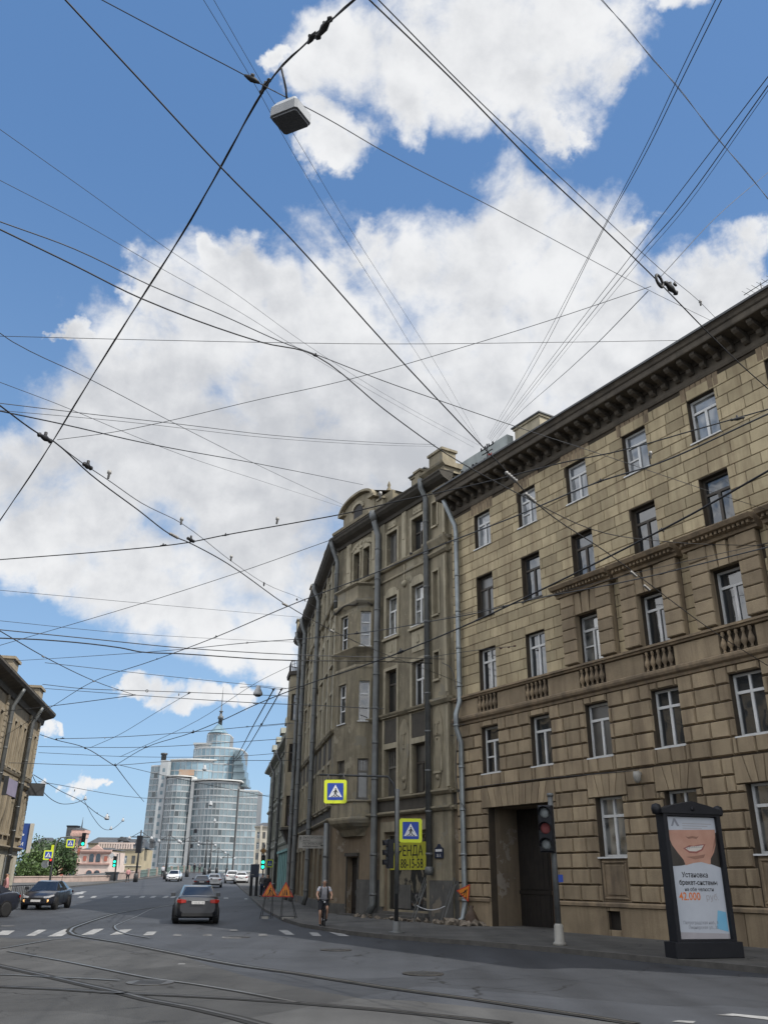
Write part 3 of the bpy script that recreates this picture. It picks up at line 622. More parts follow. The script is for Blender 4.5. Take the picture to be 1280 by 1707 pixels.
# windows
rw = random.Random(21)
for i, c in enumerate(COLS):
    for r, (a, b, w) in ROWS.items():
        fr = 'window brown' if r == 4 else 'window white'
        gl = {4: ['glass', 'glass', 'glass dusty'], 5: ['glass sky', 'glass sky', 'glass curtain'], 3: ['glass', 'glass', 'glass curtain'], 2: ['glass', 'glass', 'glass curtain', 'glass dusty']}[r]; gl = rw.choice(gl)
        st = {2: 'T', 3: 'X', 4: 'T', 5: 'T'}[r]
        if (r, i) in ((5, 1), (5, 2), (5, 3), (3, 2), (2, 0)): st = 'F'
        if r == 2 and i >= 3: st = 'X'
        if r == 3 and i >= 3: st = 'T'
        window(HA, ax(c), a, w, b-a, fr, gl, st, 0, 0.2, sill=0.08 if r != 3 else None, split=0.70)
    if i >= 0:      # worn plaster strips above the top windows
        b = MB()
        for k in range(7):
            u = ax(c)-0.8+k*0.235; b.tint = rw.random(); b.bbox(u, u+0.22, -0.03, 0, 17.72, 18.3, 0.015)
        b.obj('lintel_stones', MATS['stone trim'], HA)
for c in GW: window(HA, ax(c), 2.55, 1.24, 1.95, 'window white', 'glass curtain' if c in (22.13, 15.95) else 'glass', 'X', 0, 0.22, sill=0.1, split=0.68)
# cornice
co = MB(); co.extr([(0, 18.25), (-0.06, 18.25), (-0.10, 18.34), (-0.10, 18.80), (0, 18.80)], XL-0.05, XR)
co.extr([(0, 18.80), (-0.16, 18.80), (-0.20, 18.92), (-0.92, 18.94), (-0.94, 18.98), (-0.94, 19.16), (-1.0, 19.20), (-1.04, 19.30), (-1.10, 19.36), (-1.10, 19.40), (0.3, 19.55)], XL-0.05, XR)
co.obj('cornice', MATS['dark cornice'], HA)
br = MB(); br.extr([(0.0, 0.12), (-0.10, 0.12), (-0.20, 0.18), (-0.24, 0.30), (-0.58, 0.37), (-0.68, 0.44), (-0.70, 0.54), (0.0, 0.54)], -0.10, 0.10)
brm = br.mesh('bracket', MATS['dark cornice']); n = 50
for k in range(n): link(brm, 'bracket', HA, (XL+0.35+k*(XR-XL-0.6)/(n-1), -0.10, 18.385))
rf = MB(); rf.face([(XL-0.05, -1.12, 19.41), (XR, -1.12, 19.41), (XR, 4.5, 21.2), (XL-0.05, 4.5, 21.2)]); rf.face([(XL-0.05, 4.5, 21.2), (XR, 4.5, 21.2), (XR, 10, 19.4), (XL-0.05, 10, 19.4)])
rf.box(XL-0.05, XR, -1.15, -1.10, 19.36, 19.44)
rf.obj('roof', MATS['roof metal'], HA)
def chimney(parent, x, y, w, d, z0, z1, m='plaster light', sub=None):
    b = MB(sub); b.box(x-w/2, x+w/2, y-d/2, y+d/2, z0, z1-0.25); b.box(x-w/2-0.07, x+w/2+0.07, y-d/2-0.07, y+d/2+0.07, z1-0.25, z1-0.13)
    o = b.obj('chimney', MATS[m], parent); c = MB(sub); c.box(x-w/2-0.14, x+w/2+0.14, y-d/2-0.14, y+d/2+0.14, z1-0.13, z1-0.06); c.prism([(x-w/2-0.14, y-d/2-0.14), (x+w/2+0.14, y-d/2-0.14), (x+w/2+0.14, y+d/2+0.14), (x-w/2-0.14, y+d/2+0.14)], z1-0.06, z1-0.058)
    P = [(x-w/2-0.14, y-d/2-0.14, z1-0.058), (x+w/2+0.14, y-d/2-0.14, z1-0.058), (x+w/2+0.14, y+d/2+0.14, z1-0.058), (x-w/2-0.14, y+d/2+0.14, z1-0.058), (x, y, z1+0.12)]
    c.faces(P, [(0,1,4), (1,2,4), (2,3,4), (3,0,4)]); c.obj('chimney_cap', MATS['roof metal'], o); return o
def chim_px(parent, S, orig_ang, xl, xr, yt, yb, off, plane=at_A):
    pass
pa, pb = at_A(852, 706, -2.5), at_A(905, 700, -2.5)
sA = ((pa-OA).dot(-dA) + (pb-OA).dot(-dA))/2
chimney(HA, sA, 2.9, abs((pa-pb).dot(dA))*0.8, 0.8, 19.5, (pa.z+pb.z)/2+0.15)
for px in (1040, 890):
    q = at_A(px, 620, -0.5); 
rb = MB()      # low roof hatch bumps on the eave line
q0, q1 = at_A(1040, 600, -1.0), at_A(1120, 560, -1.0)
rb.box((q1-OA).dot(-dA)-0.2, (q0-OA).dot(-dA)-1.4, 0.6, 1.6, 19.6, 20.35); rb.obj('roof_hatch', MATS['roof metal'], HA)
# gateway: deep porch with dark wooden leaves
g = MB(); gx0, gx1 = gate[0], gate[1]
g.face([(gx0, 0.3, 0), (gx0, 1.6, 0), (gx0, 1.6, 4.5), (gx0, 0.3, 4.5)]); g.face([(gx1, 0.3, 0), (gx1, 1.6, 0), (gx1, 1.6, 4.5), (gx1, 0.3, 4.5)]); g.face([(gx0, 0.3, 4.5), (gx1, 0.3, 4.5), (gx1, 1.6, 4.5), (gx0, 1.6, 4.5)])
g.obj('gateway_wall', MATS['ground floor plaster'], HA)
gm = (gx0+gx1)/2
for (u0, u1, nm) in ((gx0, gm-0.02, 'gate_leaf'), (gm+0.02, gx1, 'gate_leaf')):
    b = MB(); b.box(u0, u1, 1.5, 1.56, 0.02, 4.48)
    n = 6
    for k in range(n): b.bbox(u0+0.08+(u1-u0-0.16)*k/n, u0+0.08+(u1-u0-0.16)*(k+1)/n-0.02, 1.47, 1.5, 0.1, 1.25, 0.01); b.bbox(u0+0.08+(u1-u0-0.16)*k/n, u0+0.08+(u1-u0-0.16)*(k+1)/n-0.02, 1.47, 1.5, 1.45, 4.4, 0.01)
    b.box(u0, u1, 1.45, 1.5, 1.28, 1.42)
    b.obj(nm, MATS['door wood' if u0 == gx0 else 'door brown'], HA)
# drainpipe at the seam of the two houses
def pipe(parent, pts, r, m, name='drainpipe', rings=True, sub=None):
    b = MB(sub); b.tube(pts, r, 12)
    o = b.obj(name, MATS[m], parent); c = MB(sub); c.lathe([(r+0.012, -0.05), (r+0.02, 0), (r+0.012, 0.05)], (0, 0, 0), 12); cme = None
    zz = [p[2] for p in pts]; z = min(zz)+0.8; 
    (x, y) = pts[-1][0], pts[-1][1]
    while z < max(zz)-1.5 and rings:
        # find x,y at height z
        for i in range(len(pts)-1):
            a, d = pts[i], pts[i+1]
            if min(a[2], d[2]) <= z <= max(a[2], d[2]) and abs(a[2]-d[2]) > 0.5:
                t = (z-a[2])/(d[2]-a[2]); cme = cme or c.mesh('pipe_collar', MATS[m]); link(cme, 'pipe_collar', o, (a[0]+(d[0]-a[0])*t, a[1]+(d[1]-a[1])*t, z))
        z += 1.75
    return o
lxA = lambda px, py, off: (at_A(px, py, off)-OA).dot(-dA)
px_ = lxA(766, 1150, 0.24)
pipe(HA, [(px_-0.25, -0.75, 18.9), (px_-0.22, -0.6, 18.55), (px_-0.05, -0.24, 17.6), (px_, -0.22, 17.2), (px_, -0.24, 9.1), (px_-0.02, -0.45, 8.5), (px_-0.02, -0.45, 7.9), (px_, -0.24, 7.3), (px_, -0.24, 0.9), (px_, -0.35, 0.35), (px_, -0.6, 0.2)], 0.115, 'pipe bright')

# low painted attic wall with graffiti behind the eaves next to the turret
gw0, gw1 = lxA(757, 780, -2.2), lxA(846, 745, -2.2); zg = at_A(800, 752, -2.2).z
k = MB(); k.box(gw0, gw1, 2.2, 2.6, 19.3, zg); aw = k.obj('attic_wall', mat('attic paint', (0.34, 0.37, 0.36), (0.27, 0.30, 0.30), 1.5, 0.85, streak=0.3), HA)
rg = random.Random(6); k = MB(); q = MB()
for i in range(7):
    x0 = gw0+0.5+i*0.62; z0_ = zg-0.75-0.1*(i % 2)
    if x0 > gw1-0.5: break
    pts = [(x0+0.24*math.cos(t*1.1+i)+0.05*t*0.5, 2.185, z0_+0.26*math.sin(t*1.7+i)) for t in range(9)]
    (q if i == 4 else k).tube(pts, 0.03, 4)
k.obj('graffiti', MATS['sign black'], aw)
if q.v: q.obj('graffiti', MATS['sign red'], aw)
p_ = at_A(1268, 474, -1.0); ta = thing('tv_antenna', 'thin television aerial poking over the stone house eaves at the top right', 'antenna', (p_.x, p_.y, p_.z-1.6), ANG_A); k = MB(); k.tube([(0, 0, 0), (0, 0, 1.7)], 0.02, 5)
k.tube([(-0.7, 0, 1.6), (0.5, 0, 1.62)], 0.015, 5)
for i in range(6): k.tube([(-0.6+0.2*i, -0.25, 1.6), (-0.6+0.2*i, 0.25, 1.6)], 0.008, 4)
k.obj('aerial', MATS['pole grey'], ta)

# manhole covers
for i, (px, py) in enumerate(((250, 1640), (560, 1585), (705, 1625), (395, 1563))):
    g_ = at_g(px, py); mh = thing('manhole_cover', ['round iron manhole cover in the grey tram paving at the lower left', 'round iron manhole cover in the asphalt below the cyclist', 'round iron manhole cover nearest the lit signal post', 'round iron manhole cover just behind the dark grey sedan'][i], 'manhole cover', (g_.x, g_.y, g_.z), 0.4*i, 'manhole covers in the road')
    k = MB(); k.lathe([(0.42, 0.004), (0.42, 0.018), (0.34, 0.018)], n=24, smooth=False); k.obj('rim', MATS['rail steel'], mh); k = MB(); k.lathe([(0.335, 0.006), (0.335, 0.016), (0.0, 0.016)], n=24, smooth=False)
    for a in range(6): k.box(-0.25, 0.25, -0.27+a*0.1, -0.23+a*0.1, 0.0165, 0.022)
    k.obj('lid', MATS['pole dark'], mh)
# ------------------------------------------------------------------ old plastered corner house
def bx(s): return 36.6 - s
OB = nA*DA + dA*36.6
HB = thing('corner_house', 'old grey-brown plastered corner house with oriel, gable and thick drainpipes', 'building', (OB.x, OB.y, 0), ANG_A)
BL, BR = bx(42.3), bx(30.88)
SUB = (BL, 0.0, ANG_S - ANG_A)
BW = [(5.45, 7.70), (9.47, 11.67), (13.5, 15.64), (17.4, 19.36)]
W1, W2, PW1, PW2, SL = bx(36.36), bx(33.88), bx(40.2), bx(39.08), bx(32.1)
ops = [(w-0.54, w+0.54, a, b) for w in (W1, W2) for a, b in BW] + [(p-0.36, p+0.36, 17.55, 19.35) for p in (PW1, PW2)]
shop = (bx(36.85), bx(33.25), 0.40, 3.80); door = (bx(40.4), bx(39.36), 0.14, 2.77)
w = MB(); w.cur = 0
wall_panel(w, BL, BR, 4.6, 20.6, [o for o in ops], 0, 0.3); w.obj('upper_wall', MATS['plaster rough'], HB)
w = MB(); wall_panel(w, BL, BR, 0, 4.6, [shop, door], 0, 0.35); w.obj('ground_floor_wall', MATS['ground floor plaster'], HB)
b = MB(); 
for (a, c) in [(BL, door[0]), (door[1], shop[0]-0.1), (shop[1]+0.1, BR)]: b = MB(); b.box(a, c, -0.07, 0, 0, 0.62 if a < -3 else 1.75); b.obj('plinth', MATS['plinth grey'], HB)
b = MB(); b.box(shop[0]-0.2, shop[1]+0.2, -0.55, 0, 0.12, 0.30); b.box(shop[0]-0.1, shop[1]+0.1, -0.28, 0, 0.30, 0.42); b.box(door[0]-0.15, door[1]+0.15, -0.45, 0, 0.0, 0.2); b.obj('doorstep', MATS['kerb granite'], HB)
# belts and cornice along the front and the street side
def belts(sub, x0, x1):
    m = MB(sub); m.extr([(0, 4.56), (-0.16, 4.58), (-0.24, 4.66), (-0.24, 4.72), (0, 4.78)], x0, x1); m.extr([(0, 5.26), (-0.12, 5.28), (-0.22, 5.36), (-0.22, 5.42), (0, 5.46)], x0, x1); m.obj('lower_belt', MATS['plaster old'], HB)
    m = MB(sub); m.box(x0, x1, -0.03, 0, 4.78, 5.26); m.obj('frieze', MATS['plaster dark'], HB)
    m = MB(sub); m.extr([(0, 9.20), (-0.10, 9.24), (-0.22, 9.36), (-0.24, 9.44), (0, 9.48)], x0, x1); m.obj('middle_belt', MATS['plaster old'], HB)
    m = MB(sub); m.extr([(0, 16.56), (-0.09, 16.6), (-0.09, 16.7), (0, 16.72)], x0, x1); m.extr([(0, 17.15), (-0.18, 17.2), (-0.24, 17.3), (-0.24, 17.36), (0, 17.4)], x0, x1); m.obj('upper_belt', MATS['plaster old'], HB)
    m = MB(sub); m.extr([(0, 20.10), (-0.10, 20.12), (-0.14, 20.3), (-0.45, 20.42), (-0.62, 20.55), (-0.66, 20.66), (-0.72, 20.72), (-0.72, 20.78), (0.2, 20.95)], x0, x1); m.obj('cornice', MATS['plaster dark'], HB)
belts(None, BL-0.2, BR-0.02); belts(SUB, -24.4, 0.08)
def architrave(sub, x, a, b, w=0.54, t=0.2, m='plaster light', arch=True, y=-0.06):
    k = MB(sub); k.box(x-w-t, x-w, y, 0, a-0.1, b+t); k.box(x+w, x+w+t, y, 0, a-0.1, b+t); 
    if arch: k.plate([(x-w, b), (x+w, b), (x+w, b+t*1.4), (x+w*0.55, b+t*2.3), (x-w*0.55, b+t*2.3), (x-w, b+t*1.4)], y, 0)
    else: k.box(x-w, x+w, y, 0, b, b+t)
    k.box(x-w-t-0.05, x+w+t+0.05, y-0.08, 0, a-0.22, a-0.1)
    return k.obj('window_surround', MATS[m], HB)
for i, wx in enumerate((W1, W2)):
    architrave(None, wx, 13.5, 15.64, arch=True); architrave(None, wx, 17.4, 19.36, t=0.14, arch=False); architrave(None, wx, 9.47, 11.67, t=0.16, arch=False)
    k = MB(); k.box(wx-0.54, wx+0.54, -0.04, 0, 12.15, 13.2); k.plate([(wx-0.12, 12.6), (wx+0.12, 12.6), (wx+0.08, 13.0), (wx-0.08, 13.0)], -0.08, -0.04); k.obj('apron_panel', MATS['plaster light'], HB)
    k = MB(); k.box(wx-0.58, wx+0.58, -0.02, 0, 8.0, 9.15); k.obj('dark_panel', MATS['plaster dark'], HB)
    k = MB(); k.box(wx-0.72, wx-0.58, -0.07, 0, 5.48, 9.18); k.box(wx+0.58, wx+0.72, -0.07, 0, 5.48, 9.18); k.box(wx-0.58, wx+0.58, -0.07, 0, 7.72, 7.98); k.obj('window_surround', MATS['plaster light'], HB)
    k = MB(); k.box(wx-0.4, wx+0.4, -0.05, 0, 19.62, 20.0)
    for q in range(3): k.lathe([(0.0, -0.09), (0.07, -0.06), (0.08, 0)], (wx-0.25+0.25*q, 0, 19.8), 8, 'y')
    k.obj('ornament', MATS['plaster light'], HB)
# shaped cartouche panels between the second storey windows, and pilaster strips on top storey
def cart(x, y=0.0, z0=5.7, z1=9.0, w=0.42):
    k = MB(); o = []
    for t in range(25):
        a = math.pi*2*t/24; u = math.sin(a); v = math.cos(a); ww = w*(1 - 0.18*math.cos(3*a))
        o.append((x+ww*u*(0.8 if v < 0 else 1), (z0+z1)/2 + (z1-z0)/2*math.copysign(abs(v)**0.7, v)))
    k.plate(o[:-1][::-1], y-0.05, y); k.lathe([(0.0, -0.14), (0.12, -0.10), (0.15, 0)], (x, y, z0+0.45), 10, 'y'); k.box(x-0.18, x+0.18, y-0.09, y, z1-0.75, z1-0.65); k.box(x-0.05, x+0.05, y-0.09, y, z1-1.2, z1-0.75)
    k.lathe([(0.0, -0.12), (0.06, -0.09), (0.08, 0)], (x, y, z1-1.4), 8, 'y')
    return k.obj('cartouche', MATS['plaster old'], HB)
cart((W1+W2)/2)
for xx in ((W1+W2)/2, W1-0.95, W2+0.95):
    k = MB(); k.box(xx-0.2, xx+0.2, -0.08, 0, 17.45, 20.08); k.box(xx-0.12, xx+0.12, -0.11, -0.08, 18.5, 19.9); k.obj('pilaster', MATS['plaster light'], HB)
k = MB(); k.lathe([(0.0, -0.2), (0.1, -0.17), (0.17, -0.08), (0.2, 0)], ((W1+W2)/2, 0, 16.0), 10, 'y'); k.box((W1+W2)/2-0.03, (W1+W2)/2+0.03, -0.05, 0, 16.1, 17.1); k.obj('mask_ornament', MATS['plaster light'], HB)
# windows of the front
window(HB, W1, 17.4, 1.08, 1.96, 'window old', 'glass dusty', 'I', 0, 0.2); window(HB, W2, 17.4, 1.08, 1.96, 'window brown', 'glass', 'T', 0, 0.2, split=0.6)
window(HB, W1, 13.5, 1.08, 2.14, 'window white', 'glass curtain', 'T', 0, 0.18, sill=0.1, split=0.64); window(HB, W2, 13.5, 1.08, 2.14, 'window white', 'glass curtain', 'F', 0, 0.18, sill=0.1, split=0.66)
window(HB, W1, 9.47, 1.08, 2.2, 'window brown', 'glass', 'T', 0, 0.2); window(HB, W2, 9.47, 1.08, 2.2, 'window white', 'glass', 'T', 0, 0.2, sill=0.08, split=0.6)
window(HB, W1, 5.45, 1.08, 2.25, 'window old', 'glass dusty', 'G', 0, 0.2, split=0.62); window(HB, W2, 5.45, 1.08, 2.25, 'window brown', 'glass dusty', 'T', 0, 0.2, split=0.62)
for p in (PW1, PW2):
    window(HB, p, 17.55, 0.72, 1.8, 'window brown', 'glass', 'T', 0, 0.25, split=0.66)
    k = MB(); k.box(p-0.44, p-0.36, -0.06, 0, 17.5, 19.35); k.box(p+0.36, p+0.44, -0.06, 0, 17.5, 19.35)
    o = [(p+0.44*math.cos(math.pi*t/10), 19.33+0.22*math.sin(math.pi*t/10)) for t in range(11)]; k.plate(o, -0.07, 0); k.obj('window_surround', MATS['plaster light'], HB)
k = MB(); cxp = (PW1+PW2)/2
o = [(cxp+1.25*math.cos(math.pi*t/14), 19.5+0.5*math.sin(math.pi*t/14)) for t in range(15)]; k.plate(o, -0.05, 0)
for t in range(7):
    a = math.pi*(t+0.5)/7; k.lathe([(0, -0.13), (0.1, -0.09), (0.13, -0.03)], (cxp+0.85*math.cos(a), 0, 19.55+0.22*math.sin(a)), 8, 'y')
k.obj('lunette_ornament', MATS['plaster light'], HB)
for q in (-1.42, 1.42):
    k = MB(); k.box(cxp+q-0.24, cxp+q+0.24, -0.1, 0, 17.42, 20.1); k.box(cxp+q-0.15, cxp+q+0.15, -0.13, -0.1, 18.3, 19.9); k.obj('pilaster', MATS['plaster light'], HB)
# shopfront window with the rent banner inside
k = MB(); k.box(shop[0], shop[1], 0.24, 0.27, shop[2], shop[3]); k.obj('shop_window', MATS['glass'], HB)
k = MB()
for (a, c, d, e) in ((shop[0], shop[0]+0.12, shop[2], shop[3]), (shop[1]-0.12, shop[1], shop[2], shop[3]), (shop[0]+0.12, shop[1]-0.12, shop[3]-0.12, shop[3]), (shop[0]+0.12, shop[1]-0.12, shop[2], shop[2]+0.1)): k.box(a, c, 0.15, 0.24, d, e)
k.box(shop[0]-0.3, shop[0], -0.08, 0, 0.6, 4.3); k.box(shop[1], shop[1]+0.3, -0.08, 0, 0.6, 4.3); k.box(shop[0], shop[1], -0.08, 0, 3.85, 4.3); k.obj('shop_frame', MATS['plaster old'], HB)
k = MB(); k.box(shop[0]+0.5, shop[0]+1.9, 0.225, 0.24, 0.55, 1.55); k.obj('grey_screen', MATS['plinth grey'], HB)
ban = tag(link(None, 'rent_banner', None, tuple(HB.matrix_basis @ Vector(((shop[0]+shop[1])/2, 0.2, 2.76)))), 'yellow rent banner with black lettering in the shop window of the old corner house', 'banner'); ban.rotation_euler = (0, 0, ANG_A)
k = MB(); bw_ = (shop[1]-shop[0]-0.3)/2; k.box(-bw_, bw_, 0, 0.02, -0.58, 0.60); k.obj('banner_sheet', MATS['banner yellow'], ban)
k = MB(); text_mb(k, 'АРЕНДА', bw_-0.50, 0.02, 0.62, -0.004, 'RIGHT', 0.98, 0.006); text_mb(k, '88-15-58', bw_-0.50, -0.50, 0.56, -0.004, 'RIGHT', 0.92, 0.006); k.obj('lettering', MATS['sign black'], ban)
# door in the ground floor
k = MB(); k.box(door[0], door[1], 0.28, 0.33, door[2], door[3]); k.bbox(door[0]+0.1, door[0]+0.48, 0.25, 0.28, 0.4, 2.4, 0.02); k.bbox(door[0]+0.55, door[1]-0.1, 0.25, 0.28, 0.4, 2.4, 0.02); dd = k.obj('door', MATS['door wood'], HB)
k = MB(); k.tube([(door[0]+0.5, 0.22, 1.0), (door[0]+0.5, 0.22, 1.25)], 0.02); k.obj('handle', MATS['pole grey'], dd)
k = MB(); k.box(door[0]-0.12, door[1]+0.12, -0.14, 0, 2.82, 2.98); k.box(door[0]-0.1, door[0], -0.05, 0, 0.14, 2.8); k.box(door[1], door[1]+0.1, -0.05, 0, 0.14, 2.8); k.obj('door_surround', MATS['plaster dark'], HB)
# narrow projecting bay next to the stone house
s0, s1 = bx(32.85), bx(31.2); yb = -0.16
so = [(SL-0.23, SL+0.23, 6.3, 7.75), (SL-0.21, SL+0.21, 10.45, 11.7), (SL-0.24, SL+0.24, 13.6, 15.77), (SL-0.22, SL+0.22, 18.24, 19.5)]
k = MB(); wall_panel(k, s0, s1, 0.02, 20.3, so, yb, 0.28); k.box(s0, s0+0.01, yb, 0, 0.02, 20.3); k.box(s1-0.01, s1, yb, 0, 0.02, 20.3); k.obj('narrow_bay', MATS['plaster old'], HB)
k = MB(); k.box(s0-0.02, s1+0.02, yb-0.03, yb, 0.02, 1.75); k.obj('bay_plinth', MATS['plinth grey'], HB)
for (z, h) in ((4.56, 0.2), (5.26, 0.2), (9.22, 0.26), (16.55, 0.18)): k = MB(); k.extr([(0, z), (yb-0.08, z), (yb-0.2, z+h*0.6), (yb-0.2, z+h), (0, z+h)], s0-0.1, s1+0.1); k.obj('bay_belt', MATS['plaster old'], HB)
k = MB(); k.extr([(0, 17.0), (yb-0.1, 17.0), (yb-0.26, 17.3), (yb-0.26, 17.42), (0, 17.46)], s0-0.12, s1+0.12); k.obj('bay_belt', MATS['plaster old'], HB)
for i, (a, b_, c, d) in enumerate(so):
    window(HB, SL, c, b_-a, d-c, ('window brown', 'window old', 'window old', 'window brown')[i], 'glass dusty' if i else 'glass', 'I' if i == 2 else 'N', yb, 0.18)
    k = MB(); k.box(a-0.09, a, yb-0.05, yb, c-0.05, d+0.1); k.box(b_, b_+0.09, yb-0.05, yb, c-0.05, d+0.1); k.box(a-0.02, b_+0.02, yb-0.12, yb, c-0.14, c-0.05); k.box(a, b_, yb-0.05, yb, d, d+0.1); k.obj('window_surround', MATS['plaster light'], HB)
cart(SL, yb, 5.55, 9.1, 0.36)
for q in (s0+0.14, s1-0.14):
    k = MB(); k.box(q-0.1, q+0.1, yb-0.06, yb, 5.55, 9.1); k.box(q-0.08, q+0.08, yb-0.05, yb, 9.7, 16.4); k.box(q-0.1, q+0.1, yb-0.05, yb, 17.6, 20.2); k.obj('pilaster', MATS['plaster light'], HB)
# turret over it
k = MB(); k.box(s0-0.1, s1+0.1, -0.25, 0.8, 20.7, 21.2); k.extr([(0.8, 21.2), (-0.25, 21.2), (-0.42, 21.32), (-0.46, 21.42), (0.9, 21.5)], s0-0.25, s1+0.22); k.box(s0+0.2, s1-0.25, -0.1, 0.75, 21.46, 22.3); k.box(s0+0.12, s1-0.17, -0.18, 0.83, 22.3, 22.44); k.obj('turret', MATS['plaster old'], HB)
# roof slab and chimneys
k = MB()
fc = lambda X, Y: (SUB[0]+X*math.cos(SUB[2])-Y*math.sin(SUB[2]), SUB[1]+X*math.sin(SUB[2])+Y*math.cos(SUB[2]))
f0, f1, b1 = fc(-24.4, -0.7), fc(-24.4, 9), (BR, 8)
poly = [(BR, -0.7), (BL-0.1, -0.72), f0, f1, b1]; ctr = (BL+3, 6.0, 21.9)
for i in range(5): k.face([(*poly[i], 20.80), (*poly[(i+1) % 5], 20.80), ctr])
k.obj('roof', MATS['roof metal'], HB)
k = MB(); k.box(BR-0.2, BR-0.05, 0.35, 8, 0, 20.6); p = fc(-24.3, 0.3); q = fc(-24.3, 9); k.face([(*p, 0), (*q, 0), (*q, 20.8), (*p, 20.8)]); k.face([(*q, 0), (BR, 8, 0), (BR, 8, 20.7), (*q, 20.7)])
k.box(BL+0.6, BR-0.2, 0.45, 0.5, 0, 20.5); k.obj('party_wall', MATS['plaster dark'], HB)
for xx, yy, hh_, ww_ in [(*fc(-4.6, -0.1), 0.75, 0.7), (*fc(-13.6, -0.1), 1.3, 0.9), (*fc(-18.4, -0.1), 0.8, 0.7), (*fc(-22.7, -0.3), 1.2, 1.0), (bx(37.2), 0.0, 0.7, 0.55), (bx(33.3), -0.1, 0.8, 0.5)]:
    k = MB((xx, yy, SUB[2] if xx < BL else 0)); k.box(-ww_/2, ww_/2, -0.3, 0.3, 20.8, 20.85+hh_); k.box(-ww_/2-0.08, ww_/2+0.08, -0.38, 0.38, 20.85+hh_, 20.97+hh_); k.obj('parapet_post', MATS['plaster old'], HB)
chimney(HB, bx(34.7), 1.0, 1.35, 0.8, 20.9, 22.55, 'plaster old')
chimney(HB, *fc(-11.2, 0.9), 1.1, 1.1, 20.9, 22.9, 'plaster light')
k = MB()
for q in range(5): k.tube([(bx(33.9)+q*0.2, 0.3, 21), (bx(33.9)+q*0.2, 0.3, 21.9)], 0.015, 4)
k.tube([(bx(34.0), 0.3, 21.9), (bx(33.0), 0.3, 21.9)], 0.015, 4); k.tube([(bx(34.0), 0.3, 21.5), (bx(33.0), 0.3, 21.5)], 0.015, 4); k.obj('roof_railing', MATS['pole dark'], HB)
# arched gable dormer over the corner
g0, g1 = bx(41.75), bx(38.15)
k = MB(); o = [(g0, 20.85), (g1, 20.85), (g1, 22.2)] + [((g0+g1)/2+(g1-g0)/2*math.cos(math.pi*t/12)*0.97, 22.22+0.62*math.sin(math.pi*t/12)) for t in range(13)] + [(g0, 22.2)]
k.plate(o, -0.15, 2.6); k.obj('gable', MATS['plaster old'], HB)
k = MB(); n = 14
for t in range(n):
    a0, a1 = math.pi*t/n, math.pi*(t+1)/n; R = lambda a, r, h: ((g0+g1)/2+r*math.cos(a), 22.22+h*math.sin(a))
    A_, B_, C_, D_ = R(a0, 1.85, 0.66), R(a1, 1.85, 0.66), R(a1, 2.02, 0.80), R(a0, 2.02, 0.80)
    k.plate([A_, D_, C_, B_], -0.42, 2.7)
k.box(g0-0.3, g0+0.35, -0.4, 0.2, 22.1, 22.28); k.box(g1-0.35, g1+0.3, -0.4, 2.6, 22.1, 22.28); k.extr([(0.2, 20.85), (-0.72, 20.85), (-0.76, 21.0), (0.2, 21.06)], g0-0.3, g1+0.4); k.obj('gable_moulding', MATS['plaster old'], HB)
k = MB(); o = [((g0+g1)/2-0.5, 21.35), ((g0+g1)/2+0.5, 21.35)] + [((g0+g1)/2+0.5*math.cos(math.pi*t/8), 22.0+0.30*math.sin(math.pi*t/8)) for t in range(9)]; k.plate(o, -0.17, -0.15); k.obj('gable_window', MATS['door wood'], HB)
k = MB(); o = [((g0+g1)/2+0.72*math.cos(math.pi*t/10), 22.0+0.5*math.sin(math.pi*t/10)) for t in range(11)] + [((g0+g1)/2+0.52*math.cos(math.pi*t/10), 22.0+0.32*math.sin(math.pi*t/10)) for t in range(10, -1, -1)]
for t in range(10): k.plate([o[t], o[t+1], o[20-t], o[21-t]], -0.24, -0.15)
k.obj('gable_surround', MATS['plaster light'], HB)
k = MB(); k.box(g1-0.2, g1+1.9, -0.1, 2.6, 20.9, 21.9); k.face([(g1-0.4, -0.2, 22.75), (g1+2.0, 0.1, 21.85), (g1+2.0, 2.6, 21.85), (g1-0.4, 2.6, 22.75)]); k.lathe([(0.14, 22.5), (0.16, 22.8), (0.07, 22.95), (0.11, 23.1), (0.04, 23.3), (0, 23.4)], (g1+0.1, 0.8, 0), 8); k.obj('dormer_side', MATS['plaster rough'], HB)
# oriel on the corner
OP = [(-5.1, 0.05), (-4.3, -0.77), (-2.12, -0.77), (-1.62, 0.05)]
def ring(off, z): 
    c = (-3.35, 0.0); r = []
    for (x, y) in OP: r.append((x + (off if x > c[0] else -off)*0.8, y - (off if y < 0 else 0), z))
    return r
k = MB()
def stack(levels):
    R = [ring(o_, z) for o_, z in levels]
    for i in range(len(R)-1):
        for j in range(3): k.face([R[i][j], R[i][j+1], R[i+1][j+1], R[i+1][j]])
stack([(-0.55, 3.75), (-0.35, 4.05), (-0.1, 4.2), (0.06, 4.35), (0.12, 4.5), (0.12, 4.58), (0.02, 4.62), (0.02, 5.30), (0.10, 5.36), (0.10, 5.42), (0.0, 5.45)]); k.obj('oriel_base', MATS['plaster old'], HB)
FAC = [((-4.3, -0.77), (-2.12, -0.77)), ((-2.12, -0.77), (-1.62, 0.05)), ((-5.1, 0.05), (-4.3, -0.77))]
orw = [(5.48, 7.45), (9.35, 11.45), (13.35, 15.3)]
